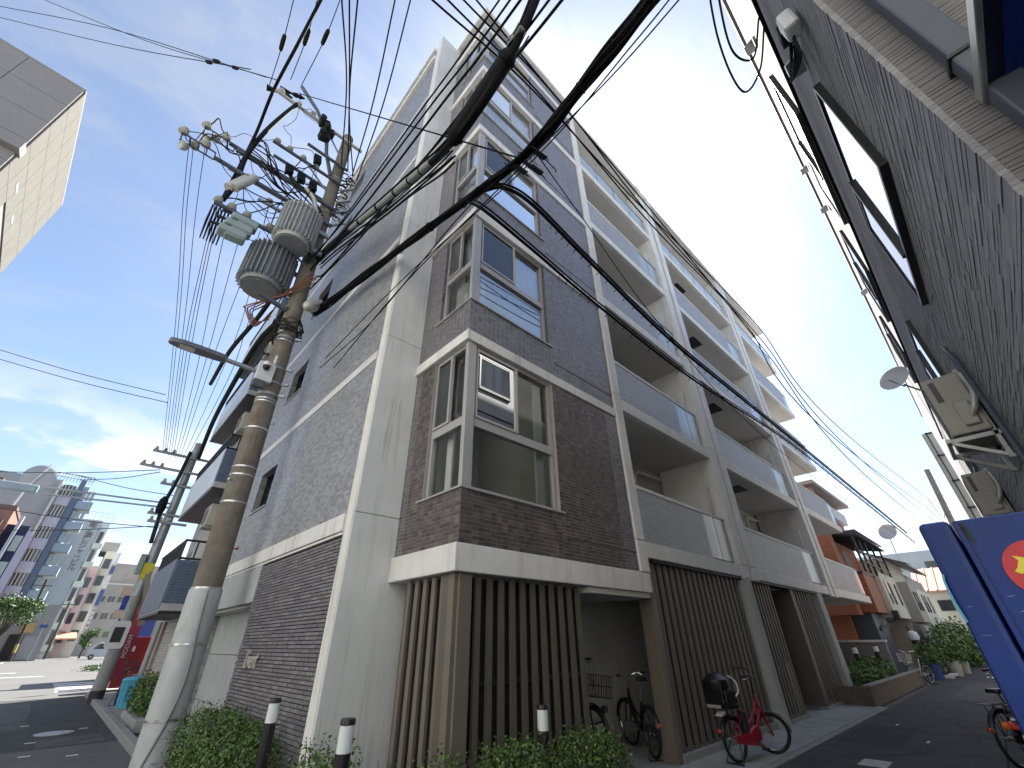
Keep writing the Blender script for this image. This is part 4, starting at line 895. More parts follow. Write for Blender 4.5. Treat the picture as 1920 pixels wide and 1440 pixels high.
b = MB(); mid = [pa.lerp(pb, t) for t in (0, 0.04, 0.5, 0.96, 1)]; b.tube(mid, [0.08, 0.115, 0.125, 0.115, 0.08], 14); b.build('sleeve', 'closure', clo, smooth=True)
for t in (0.08, 0.92): b = MB(); b.tube([pa.lerp(pb, t-0.02), pa.lerp(pb, t+0.02)], 0.135, 14); b.build('clamp', 'cable_black', clo)
b = MB()
for q in range(10):
    p = pa.lerp(pb, 1.0)+Vector((random.uniform(-0.1, 0.1), 0, random.uniform(0.02, 0.16))); b.tube(catmull([p, p+Vector((0.02, -0.12, 0.06)), p+Vector((0, -0.25, 0.05))], 4), 0.012, 5)
b.build('wire_end', 'cable_grey', clo, smooth=True)
for q, lb in ((0, 'loose black wires hanging below the covered trunk cable, upper strand'), (1, 'loose black wires hanging below the covered trunk cable, lower strand')):
    b = MB(); dz = -0.14-0.10*q
    for w_ in range(3): b.tube([p+Vector((0.05*w_, 0, dz-0.05*w_+0.05*math.sin(i*0.35+q*2+w_))) for i, p in enumerate(cp[50:71])], 0.010+0.003*w_, 5)
    tag(b.build('hanging_wires', 'cable_black', None, smooth=True), lb, 'wire')
r0, tp = CAB['trunk_b']; cp = catmull(tp, 10)
o = thing('trunk_cable', 'heavy black cable bundle sagging across the alley to the stone-clad house', 'cable', tp[0])
b = MB(); b.tube(cp, 0.06, 9); b.build('sheath', 'cable_black', o, smooth=True)
for q in range(9):
    b = MB(); b.tube([p+Vector((0.085*math.sin(q*0.9+i*0.05), 0.0, 0.085*math.cos(q*0.9)+0.025*math.sin(i*0.7+q))) for i, p in enumerate(cp)], 0.016, 5); b.build('lashed_wire', 'cable_black', o, smooth=True)
for q in range(14, 66, 5):
    p = cp[q]; b = MB(); b.torus(p, 0.075, 0.008, (cp[q+1]-p), 14, 5); b.build('hanger_ring', 'cable_dark', o)
jn = cp[40]
o = thing('junction_bundle', 'knot of black connectors and looped wires where the cables meet above the corner', 'cable joint', tuple(jn))
for (dx, dy, dz) in ((0.12, -0.1, -0.05), (0.2, 0.05, -0.12), (0.05, 0.2, -0.1)):
    b = MB(); b.obox(jn+Vector((dx, dy, dz)), (0.6, -0.3, -0.5), (0, 1, 0.2), (0.5, 0, 0.8), 0.10, 0.035, 0.035); b.build('connector', 'closure', o, bevel=0.01)
b = MB()
for q in range(9):
    c = jn+Vector((random.uniform(-0.1, 0.4), random.uniform(-0.2, 0.3), random.uniform(-0.1, 0.05))); rr = random.uniform(0.08, 0.22); a = random.uniform(0, 6)
    b.tube(catmull([c+Vector((math.cos(a+t)*rr, math.sin(a+t)*rr*0.5, math.sin(t+a)*rr-0.05)) for t in (0, 1, 2, 3, 4)], 5), 0.007, 5)
b.build('loop_wire', 'cable_black', o, smooth=True)
cable('trunk_c', 'covered_cable', 'mossy covered cable dropping from behind the pole along the balcony building', mat='cable_dark', r=0.06, seg=9)
r0, tp = CAB['trunk_c']
for key, lb, rr in (('side_cable_1', 'upper thick black cable leaving the corner joint along the alley facade', 0.03), ('side_cable_2', 'lower thick black cable crossing the bay slabs and running down the alley', 0.024)):
    r0, tp = CAB[key]; cp = catmull(tp, 14); o = thing('alley_cable', lb, 'cable', tp[0])
    b = MB(); b.tube(cp, rr, 7); b.tube([p+Vector((0, -0.04, 0.035)) for p in cp], rr*0.6, 6); b.build('sheath', 'cable_black', o, smooth=True)
    b = MB(); pts = []
    for i in range(34, len(cp)-2):
        for s in range(8):
            p = cp[i].lerp(cp[i+1], s/8); t = (i*8+s)*0.55; pts.append(p+Vector((0, 0.07*math.cos(t), 0.08*math.sin(t)-0.02)))
    b.tube(pts, 0.005, 4); b.build('spiral_wire', 'cable_black', o, smooth=True)
cable('side_cable_3', 'alley_wire', 'thin wavy black wire leaving the corner joint toward the alley', 'wire')
ORD = ('leftmost', 'second from left', 'third from left', 'fourth from left', 'rightmost')
for i in range(4): cable('alley_line_%d' % (i+1), 'alley_line', 'thin power line over the alley to its far pole, %s at the top edge' % (ORD[0], 'second', 'third', ORD[4])[i], 'power line', 'power lines over the alley', r=0.014)
for i in range(5): cable('drop_line_%d' % (i+1), 'pole_head_line', 'black line rising from the near pole head over the camera, %s of five' % ORD[i], 'power line', 'lines from the near pole head over the corner', r=0.019)
for i in range(3):
    k = 'high_line_%d' % (i+1); o = thing('strain_line', 'thin line with a black strain insulator above the near pole, %s of three' % (ORD[0], 'middle one', ORD[4])[i], 'power line', CAB[k][1][2], 'strain lines above the near pole')
    pts = catmull(CAB[k][1], 8); b = MB(); b.tube(pts, 0.013, 5); b.build('line', 'cable_black', o, smooth=True)
    q = pts[8]; d = (pts[9]-pts[7]).normalized(); b = MB(); b.lathe(q, [(0.02, -0.25), (0.06, -0.2), (0.07, 0), (0.06, 0.2), (0.02, 0.25)], 10, d); b.build('strain_insulator', 'closure', o, smooth=True)
for i, (pts, rr) in enumerate((([(1.45, 9.7, 10.6), (1.55, 7.53, 10.25), (1.55, 3.69, 9.75), (1.55, 1.44, 9.5), (1.55, -6, 10.2)], 0.016), ([(1.6, 9.7, 10.4), (1.65, 6.89, 9.95), (1.65, 3.46, 9.6), (1.65, 1.35, 9.45), (1.65, -6, 10.0)], 0.02), ([(1.4, 9.7, 10.9), (1.5, 8.7, 10.3), (1.5, 4.21, 9.96), (1.5, 1.63, 9.85), (1.5, -6, 10.5)], 0.014), ([(1.75, 9.7, 9.8), (1.8, 6.22, 9.05), (1.8, 2.98, 8.88), (1.8, 0.98, 8.85), (1.8, -6, 9.6)], 0.018), ([(1.8, 9.7, 10.3), (1.9, 8.92, 10.14), (1.9, 3.48, 9.2), (1.9, 0.85, 8.75), (1.9, -6, 9.4)], 0.022))):
    b = MB(); b.tube(catmull(pts, 8), rr, 6); tag(b.build('overhead_line', 'cable_black', None, smooth=True), 'straight line from the near pole over the white pier, %s of five' % ('second', 'third', 'leftmost', 'fourth', 'rightmost')[i], 'power line', 'lines past the white pier')
cable('thick_line', 'thick_overhead_line', 'thick black covered line rising steeply above the crossarms of the near pole', seg=9)
for i in range(3):
    k = 'cross_line_%d' % (i+1); o = thing('crossing_line', 'line crossing the sky above the cream tower to the pole top, %s of three' % ('middle one', 'lowest', 'topmost')[i], 'power line', CAB[k][1][2], 'lines crossing from the left to the pole top')
    pts = catmull(CAB[k][1], 8); b = MB(); b.tube(pts, 0.016, 5); b.build('line', 'cable_black', o, smooth=True)
    q = pts[14]; d = (pts[15]-pts[13]).normalized(); b = MB(); b.lathe(q, [(0.02, -0.22), (0.065, -0.18), (0.07, 0.1), (0.05, 0.2), (0.02, 0.24)], 10, d); b.build('strain_insulator', 'closure', o, smooth=True)
for i in range(11):
    st = ((-1.95, 9.55, 12.5), (-1.8, 9.7, 12.35), (-1.6, 9.6, 12.45), (-0.88, 9.7, 11.0), (-0.82, 9.72, 10.98), (-0.76, 9.74, 10.96), (-0.55, 9.74, 10.96), (-0.2, 9.74, 10.96), (0.2, 9.74, 10.9), (0.38, 9.74, 10.96), (0.72, 9.95, 9.4))[i]
    CAB['street_line_%d' % (i+1)][1][0] = st; CAB['street_line_%d' % (i+1)][1].insert(1, tuple(Vector(st).lerp(Vector(CAB['street_line_%d' % (i+1)][1][1]), 0.35)-Vector((0, 0, 0.12))))
for i in range(11): cable('street_line_%d' % (i+1), 'street_line', 'thin line from the near pole down to the second pole of the street', 'power line', 'lines between the two street poles', mat='cable_dark', r=0.008)
cable('guy_1', 'guy_wire', 'straight guy wire slanting from the pole top to the corner joint', 'wire', r=0.013)
for i in range(7): cable('far_line_%d' % (i+1), 'far_line', 'thin line crossing the street sky left of the second pole', 'power line', 'lines left of the second pole', mat='cable_dark', r=0.016)
for k, lb in (('low_service', 'thin sagging service wire in front of the street wall, lowest of three'), ('service_2', 'thin service wire rising from the wall past the bay to the top edge'), ('service_3', 'thin service wire just under the heavy alley bundle')):
    cable(k, 'service_wire', lb, 'wire', r=0.009)
# orange ducts and loops by the pole
o = thing('duct_loops', 'loops of orange and brown duct cable tied to the pole below the transformers', 'cable', (1.5, 10.3, 9.4))
for q in range(4):
    b = MB(); s = q*0.11; b.tube(catmull([(1.65+s*0.4, 9.45, 10.2-s), (1.35-s*0.3, 9.7, 9.6-s), (0.95-s, 10.2, 9.05-s*0.6), (0.78-s*0.5, 10.4, 8.85), (0.95, 10.5, 8.7-s*0.5), (1.2, 10.5, 8.9+s)], 7), 0.017, 6); b.build('duct', 'cable_orange', o, smooth=True)
# ------------------------------------------------------------------ second pole and its tackle
P2 = thing('utility_pole', 'grey second utility pole on the kerb beside the blue bin', 'utility pole', (1.78, 22.2, 0))
b = MB(); b.tube([(1.78, 22.2, -0.1), (1.74, 22.2, 4.5), (1.74, 22.2, 9.3)], [0.20, 0.165, 0.13], 18); b.build('shaft', 'concrete', P2, smooth=True)
b = MB(); b.tube([(1.76, 22.2, 3.2), (1.74, 22.2, 9.0)], [0.182, 0.142], 18); b.build('sleeve', 'galv', P2, smooth=True)
b = MB(); b.tube([(1.78, 22.2, -0.05), (1.78, 22.2, 0.35)], [0.21, 0.208], 18); b.build('foot_band', 'plastic_dark', P2, smooth=True)
for (xa, xb, z) in ((0.3, 3.0, 8.55), (0.1, 2.6, 7.9), (1.0, 2.6, 7.3), (1.0, 2.5, 6.1), (1.1, 2.4, 5.8)):
    b = MB(); b.bar((xa, 22.0, z), (xb, 22.0, z), 0.09); ca = b.build('crossarm', 'galv', P2)
    for q in range(3): b = MB(); insul(b, (xa+0.1+q*0.3, 22.0, z+0.04), 1.1); b.build('insulator', 'porcelain', ca)
b = MB(); b.lathe((1.35, 22.0, 6.3), [(0.12, -0.2), (0.16, 0), (0.15, 0.35), (0.06, 0.5)], 12); b.build('cable_head', 'closure', P2, smooth=True)
b = MB(); b.tube(catmull([(1.5, 22.0, 5.0), (1.4, 22, 6.4), (1.5, 22, 7.6), (1.55, 22.0, 8.8)], 6), 0.07, 8); b.build('cable_duct', 'cable_dark', P2, smooth=True)
MB().box(1.38, 1.56, 21.95, 22.2, 3.9, 4.6).build('cabinet', 'switch_green', P2, bevel=0.02); MB().box(1.58, 1.90, 21.985, 22.0, 3.75, 4.3).build('warning_plate', 'sticker_yellow', P2)
o = thing('pole_sign', 'white rounded plate with a dark square print strapped to the second pole', 'sign', (1.66, 21.95, 1.95))
b = MB(); b.prism([(1.66+0.26*sx_, 21.95, 1.95+0.42*sz_) for sx_, sz_ in ((-0.8, -1), (0.8, -1), (1, -0.8), (1, 0.8), (0.8, 1), (-0.8, 1), (-1, 0.8), (-1, -0.8))], (0, 0.02, 0)); b.build('plate', 'paper_white', o)
MB().box(1.50, 1.80, 21.94, 21.948, 1.72, 2.18).build('print', 'plastic_dark', o)
# signal arm across the street
o = thing('signal_arm', 'pale blue-grey twin-pipe arm reaching left from the second pole', 'signal arm', (1.7, 22.3, 6.6))
b = MB(); b.tube([(1.7, 22.3, 6.62), (-2.2, 24, 6.9)], 0.035, 8); b.tube([(1.7, 22.3, 6.45), (-2.2, 24, 6.65)], 0.035, 8); b.build('pipe', 'galv', o, smooth=True)
M('signal_blue', (0.40, 0.52, 0.60), 0.5); MB().box(-4.0, -2.4, 23.9, 24.1, 6.62, 6.92).build('signal_housing', 'signal_blue', o, bevel=0.06)
# alley end pole
P3 = thing('utility_pole', 'plain dark utility pole far down the alley by the stone-clad house', 'utility pole', (46, 0.75, 0))
b = MB(); b.tube([(46, 0.95, 0), (46, 0.34, 12.9)], [0.24, 0.17], 14); b.build('shaft', 'pole_concrete', P3, smooth=True)
for q in range(16): z = 3+q*0.6; b = MB(); b.bar((46, 0.85-0.045*z*1.0, z), (46, 0.62-0.045*z*1.0, z), 0.03); b.build('step_bolt', 'steel', P3)
for i in range(4):
    b = MB(); b.tube(catmull([CAB['alley_line_%d' % (i+1)][1][-1], (46, 0.9-0.1*i, 9.2-i*0.5), (46, 0.55, 9.8-i*0.3)], 6), 0.02, 5); tag(b.build('tail_line', 'cable_dark', None, smooth=True), 'short looped line end at the far alley pole', 'power line', 'looped line ends at the alley pole')
# ------------------------------------------------------------------ stone-clad house on the right of the alley
RB = thing('stone_clad_house', 'tall house clad in dark split-stone strips on the right of the alley', 'building', (2.45, -0.75, 0))
XR, YR, ZR = 2.45, -0.75, 11.75
MB().box(XR+0.03, 30, -9, YR-0.03, 0, ZR).build('wall_core', 'strip_stone_dark', RB)
b = MB(); z = 0.0
while z < ZR-0.06:
    h = random.choice((0.028, 0.034, 0.04, 0.03)); x = XR-0.0
    while x < 21:
        L = random.uniform(0.22, 0.7); d = random.choice((0.0, 0.0012, 0.0025, 0.0045)) if z < 5.6 else random.choice((0.0, 0.0005, 0.001, 0.0018)) if z < 6.8 else random.choice((0.0, 0.0004)); sl = 0.001 if z < 6.8 else 0.0; b.cur = random.randrange(2); n = len(b.v); x1 = min(x+L, 21)
        y0, y1 = YR-0.03, YR+d
        b.v += [(x, y1, z), (x1, y1, z), (x1, y1-sl, z+h), (x, y1-sl, z+h), (x, y0, z), (x1, y0, z), (x1, y0, z+h), (x, y0, z+h)]
        for q in ((1, 0, 3, 2), (0, 1, 5, 4), (1, 2, 6, 5), (2, 3, 7, 6), (3, 0, 4, 7)): b.face([n+i for i in q])
        x = x1+0.001
    z += h+(0.002 if z < 6.8 else 0.0006)
b.build('stone_strips', ['strip_stone', 'strip_stone_dark'], RB, kind='stuff', fixn=False)
MB().box(21, 30, YR-0.03, YR+0.01, 0, ZR-0.06).build('far_cladding', 'strip_stone', RB)
b = MB(); z = 0.0
while z < ZR-0.06:
    h = random.choice((0.02, 0.032, 0.026, 0.045)); y = YR-0.03
    while y > -5:
        L = random.uniform(1.5, 4.0); d = random.uniform(0.0, 0.003); n = len(b.v); y1 = max(y-L, -5); x0 = XR+0.03; x1 = XR-d
        b.v += [(x1, y, z), (x1, y1, z), (x1, y1, z+h), (x1, y, z+h), (x0, y, z), (x0, y1, z), (x0, y1, z+h), (x0, y, z+h)]
        for q in ((0, 3, 2, 1)[::-1], (0, 1, 5, 4), (1, 2, 6, 5), (2, 3, 7, 6), (3, 0, 4, 7)): b.face([n+i for i in q])
        y = y1-0.001
    z += h+0.004
b.build('siding_boards', 'siding_grey', RB, kind='stuff')
b = MB(); b.box(XR-0.05, 30, YR-0.1, YR+0.05, ZR-0.06, ZR+0.10); b.box(XR-0.05, XR+0.1, -9, YR-0.102, ZR-0.06, ZR+0.10); b.build('eave_trim', 'eave', RB, bevel=0.01)
dp = MB().box(XR-0.13, XR-0.03, YR-0.26, YR-0.14, 0, ZR).build('downspout', 'pipe_slate', RB, bevel=0.012)
for z in (4.15, 7.0, 9.8): MB().box(XR-0.14, XR-0.001, YR-0.27, YR-0.13, z-0.012, z+0.012).build('pipe_bracket', 'plastic_dark', dp)
def right_window(x0, x1, z0, z1, split):
    y0 = YR+0.03
    wn = MB().box(x0+0.05, x1-0.05, y0-0.05, y0, z0+0.05, z1-0.05).build('window', 'alu_dark', RB)
    f = MB(); f.box(x0, x1, y0-0.04, y0+0.035, z1-0.045, z1); f.box(x0, x1, y0-0.04, y0+0.035, z0, z0+0.045); f.box(x0, x0+0.05, y0-0.04, y0+0.033, z0+0.045, z1-0.045); f.box(x1-0.05, x1, y0-0.04, y0+0.033, z0+0.045, z1-0.045); f.box(split-0.03, split+0.03, y0+0.001, y0+0.055, z0+0.06, z1-0.06)
    f.build('window_frame', 'alu_dark', wn, bevel=0.006)
    MB().box(x0+0.05, split-0.03, y0+0.012, y0+0.026, z0+0.06, z0+0.10).build('sash', 'alu_dark', wn); f = MB(); f.box(split+0.035, split+0.06, y0+0.012, y0+0.026, z0+0.10, z1-0.10); f.box(split+0.03, x1-0.05, y0+0.012, y0+0.026, z1-0.10, z1-0.06); f.box(split+0.03, x1-0.05, y0+0.012, y0+0.026, z0+0.06, z0+0.10); f.build('sash', 'alu_dark', wn)
    MB().box(x0+0.05, split-0.03, y0+0.012, y0+0.018, z0+0.10, z1-0.045).build('pane', 'glass_mirror', wn); MB().box(split+0.03, x1-0.05, y0+0.010, y0+0.016, z0+0.10, z1-0.10).build('insect_screen', 'glass_dark', wn)
M('glass_mirror', (0.45, 0.5, 0.52), 0.03, 0.85, var=0.02)
for a in ((3.70, 6.25, 5.0, 6.45, 5.2), (5.6, 8.6, 8.6, 9.9, 7.2), (10.4, 13.0, 8.6, 10.0, 11.8), (9.1, 11.4, 5.0, 6.4, 10.3), (15.0, 17.5, 8.6, 10.0, 16.2), (14.5, 16.6, 5.0, 6.4, 15.5)): right_window(*a)
for (x, z, r_) in ((3.55, 6.75, 0.13), (5.15, 10.3, 0.11), (8.9, 10.9, 0.10), (10.1, 10.6, 0.10), (14.0, 10.4, 0.11)):
    b = MB(); n = 8; c = Vector((x, YR+0.02, z)); 
    for i in range(n+1):
        t = math.pi*i/n; b.v += [(c.x-r_*math.cos(t), c.y, c.z+r_*math.sin(t)*1.1-r_*0.4), (c.x-r_*0.75*math.cos(t), c.y+0.15, c.z+r_*math.sin(t)*0.7-r_*0.6)]
    for i in range(n): b.face((2*i, 2*i+2, 2*i+3, 2*i+1))
    b.face([2*i for i in range(n+1)][::-1]); b.face([2*i+1 for i in range(n+1)]); b.face((0, 1, 2*n+1, 2*n)); v_ = b.build('vent_hood', 'steel', RB, smooth=True)
# canopy and dark shopfront on the street side
MB().box(XR-0.02, XR+0.0, -5, -1.02, 0.0, 3.83).build('shopfront', 'navy', RB)
cn = MB().box(0.9, XR-0.022, -5, -0.90, 3.845, 3.90).build('canopy', 'navy', RB, bevel=0.01)
MB().box(0.9, XR-0.03, -0.899, -0.872, 3.835, 3.905).build('canopy_trim', 'trim_silver', cn, bevel=0.008)
MB().box(0.95, XR-0.10, -4.8, -0.955, 3.835, 3.843).build('canopy_panel', 'blue_sign', cn)
# wall box, wires on the house
o = thing('wall_box', 'white plastic cable box with black connectors high on the stone-clad wall', 'junction box', (2.8, -0.7, 6.2))
b = MB(); b.box(2.75, 2.92, YR+0.03, YR+0.15, 6.1, 6.36); b.build('cover', 'white_box', o, bevel=0.03); b = MB(); b.obox((3.05, YR+0.1, 6.5), (1, 0, 0.5), (0, 1, 0), (-0.5, 0, 1), 0.13, 0.05, 0.05); b.build('connector', 'closure', o, bevel=0.01)
b = MB()
for q in range(6): b.tube(catmull([(3.05+q*0.03, YR+0.08, 6.5), (3.2, YR+0.15+q*0.02, 6.3-q*0.05), (2.95, YR+0.14, 6.05-q*0.03), (2.85, YR+0.1, 6.15)], 6), 0.008, 5)
b.build('lead', 'cable_black', o, smooth=True)
b = MB(); b.tube(catmull([(2.6, YR+0.06, 7.9), (4, YR+0.06, 7.86), (8, YR+0.06, 7.75), (13, YR+0.06, 7.8), (21, YR+0.06, 7.7)], 8), 0.022, 6); tag(b.build('wall_cable', 'cable_black', None, smooth=True), 'black cable clipped along the stone-clad wall between the window rows', 'cable')
b = MB(); b.tube(catmull([(2.41, -0.65, 8.2), (3.0, YR+0.35, 7.8), (3.4, YR+0.45, 7.5), (3.7, YR+0.3, 7.6), (3.5, YR+0.08, 7.88)], 8), 0.012, 6); b.tube(catmull([(2.5, -0.6, 8.6), (3.2, YR+0.5, 7.7), (3.8, YR+0.55, 7.35), (3.9, YR+0.3, 7.6), (3.6, YR+0.06, 7.86)], 8), 0.012, 6)
tag(b.build('slack_loop', 'cable_black', None, smooth=True), 'slack loop of black cable hanging at the roof edge of the stone-clad house', 'cable')
b = MB(); b.tube([(6.55, YR+0.06, 0.5), (6.55, YR+0.06, 4.3), (6.9, YR+0.06, 4.7)], 0.03, 8); tag(b.build('drain_pipe', 'pipe_slate', None, smooth=True), 'dark pipe running down the stone-clad wall below the air conditioner', 'pipe')
# air conditioners on brackets
def ac_unit(label, x, z, s=1.0, dw=0.85):
    o = thing('air_conditioner', label, 'air conditioner', (x, YR, z), 'air conditioners on the stone-clad wall')
    MB().box(x, x+dw, YR+0.05, YR+0.42, z, z+0.80*s).build('case', 'ac_cream', o, bevel=0.02)
    MB().box(x-0.006, x-0.001, YR+0.12, YR+0.25, z+0.42*s, z+0.72*s).build('side_panel', 'ac_cream', o, bevel=0.003)
    MB().box(x-0.05, x-0.002, YR+0.11, YR+0.26, z+0.08*s, z+0.40*s).build('valve_cover', 'ac_cream', o, bevel=0.02)
    b = MB(); b.box(x+0.06, x+0.6, YR+0.421, YR+0.43, z+0.1*s, z+0.7*s); b.build('fan_grille', 'ac_dark', o)
    b = MB(); b.tube(catmull([(x-0.03, YR+0.16, z+0.18*s), (x-0.1, YR+0.08, z+0.3*s), (x-0.06, YR+0.02, z+0.5*s), (x-0.02, YR+0.03, z+0.75*s)], 6), 0.032, 8); b.build('insulated_pipe', 'lamp_grey', o, smooth=True)
    b = MB()
    for xx in (x+0.05, x+dw-0.1): b.box(xx, xx+0.05, YR+0.0, YR+0.50, z-0.07, z-0.02); b.bar((xx+0.025, YR+0.02, z-0.35), (xx+0.025, YR+0.46, z-0.06), 0.04); b.box(xx, xx+0.05, YR+0.03, YR+0.07, z-0.36, z+0.85*s)
    b.box(x, x+dw, YR+0.46, YR+0.50, z-0.07, z-0.02); b.build('bracket', 'steel', o)
    MB().box(x-0.004, x-0.001, YR+0.30, YR+0.36, z+0.45*s, z+0.74*s).build('nameplate', 'ac_dark', o)
ac_unit('cream air conditioner on a steel wall bracket, the nearer and larger one', 7.3, 3.72)
ac_unit('cream air conditioner on the wall just above the blue machine, farther one', 11.9, 3.5)
o = thing('satellite_dish', 'small white satellite dish beside the nearer air conditioner', 'satellite dish', (12.2, -0.5, 6.6))
b = MB(); b.lathe((12.0, -0.24, 6.6), [(0.05, 0), (0.2, 0.03), (0.30, 0.09), (0.305, 0.10), (0.2, 0.045), (0.02, 0.02)], 22, (-0.8, 0.35, 0.35)); b.build('dish', 'paper_white', o, smooth=True); b = MB(); b.tube([(12.1, -0.3, 6.5), (12.2, -0.5, 6.3), (12.25, -0.75, 6.3)], 0.02, 6); b.build('mast', 'steel', o); b = MB(); b.tube([(12.0, -0.3, 6.4), (11.7, -0.1, 6.55)], 0.012, 6); b.build('feed_arm', 'steel', o)
# ------------------------------------------------------------------ blue vending machine by the camera
V = thing('vending_machine', 'glossy blue vending machine with a round red and yellow sticker at right', 'vending machine', (1.9, -0.3, 0))
MB().box(1.44, 2.32, -0.68, 0.018, 0.08, 1.83).build('cabinet', 'blue_paint', V, bevel=0.006)
MB().box(1.435, 2.325, 0.022, 0.080, 0.10, 1.833).build('door', 'blue_paint', V, bevel=0.012)
MB().box(1.432, 1.4395, 0.008, 0.017, 0.1, 1.82).build('side_rib', 'blue_paint', V, bevel=0.002)
MB().box(1.55, 2.22, 0.0805, 0.086, 0.95, 1.70).build('display_window', 'glass_dark', V); MB().box(1.6, 2.15, 0.0805, 0.088, 0.25, 0.45).build('delivery_flap', 'plastic_dark', V, bevel=0.01)
for x in (1.5, 2.2):
    for y in (-0.6, 0.0): b = MB(); b.cyl((x, y, 0), (x, y, 0.08), 0.03, 0.03, 10); b.build('foot', 'steel', V)
b = MB(); b.tube(catmull([(1.4335, 0.0775, 1.72), (1.433, 0.081, 1.70), (1.433, 0.0805, 1.66), (1.4335, 0.077, 1.625)], 5), 0.0022, 6); b.build('edge_trim', 'bin_blue', V, smooth=True)
M('scuff', (0.16, 0.21, 0.34), 0.6, var=0.4, vs=60); M('grime', (0.03, 0.035, 0.03), 0.8, var=0.5, vs=50)
for (ya, za, yb, zb, w_) in ((-0.018, 1.672, 0.0, 1.668, 0.0010), (-0.030, 1.646, -0.008, 1.640, 0.0014), (0.055, 1.655, 0.066, 1.653, 0.0008), (-0.055, 1.60, -0.02, 1.592, 0.0009), (0.03, 1.52, 0.05, 1.50, 0.0012), (-0.01, 1.56, 0.01, 1.545, 0.0007), (0.045, 1.60, 0.07, 1.60, 0.0006), (-0.09, 1.62, -0.06, 1.625, 0.0009)):
    b = MB(); d_ = Vector((0, yb-ya, zb-za)).normalized(); n_ = Vector((0, -d_.z, d_.y))*w_; p0, p1 = Vector((1.4342 if ya > 0.02 else 1.4392, ya, za)), Vector((1.4342 if ya > 0.02 else 1.4392, yb, zb)); md = (p0+p1)/2; b.v = [tuple(p0), tuple(md-n_), tuple(p1), tuple(md+n_)]; b.face((0, 1, 2, 3)); b.build('scratch', 'scuff', V, fixn=False)
b = MB(); b.v = [(1.4391, 0.012, 1.822), (1.4391, 0.004, 1.824), (1.4391, -0.004, 1.80), (1.4391, -0.002, 1.775), (1.4391, 0.006, 1.79)]; b.face(range(5)); b.build('grime_patch', 'grime', V, fixn=False)
b = MB(); n = 28; b.v = [(1.4365, -0.078+0.056*math.cos(2*math.pi*i/n), 1.715+0.058*math.sin(2*math.pi*i/n)) for i in range(n)]; b.face(range(n)); b.build('sticker', 'sticker_red', V)
b = MB(); pts = [(-0.045, 1.745), (-0.05, 1.735), (-0.043, 1.722), (-0.036, 1.715), (-0.044, 1.709), (-0.056, 1.715), (-0.07, 1.712), (-0.09, 1.72), (-0.11, 1.712), (-0.105, 1.735), (-0.085, 1.748), (-0.065, 1.738)]; b.v = [(1.4358, y, z) for y, z in pts]; b.face(range(len(pts))); 
n0 = len(b.v); pts = [(-0.038, 1.690), (-0.046, 1.694), (-0.07, 1.682), (-0.1, 1.69), (-0.095, 1.68), (-0.07, 1.672), (-0.05, 1.68)]; b.v += [(1.4358, y, z) for y, z in pts]; b.face([n0+i for i in range(len(pts))]); b.build('sticker_print', 'sticker_yellow', V)
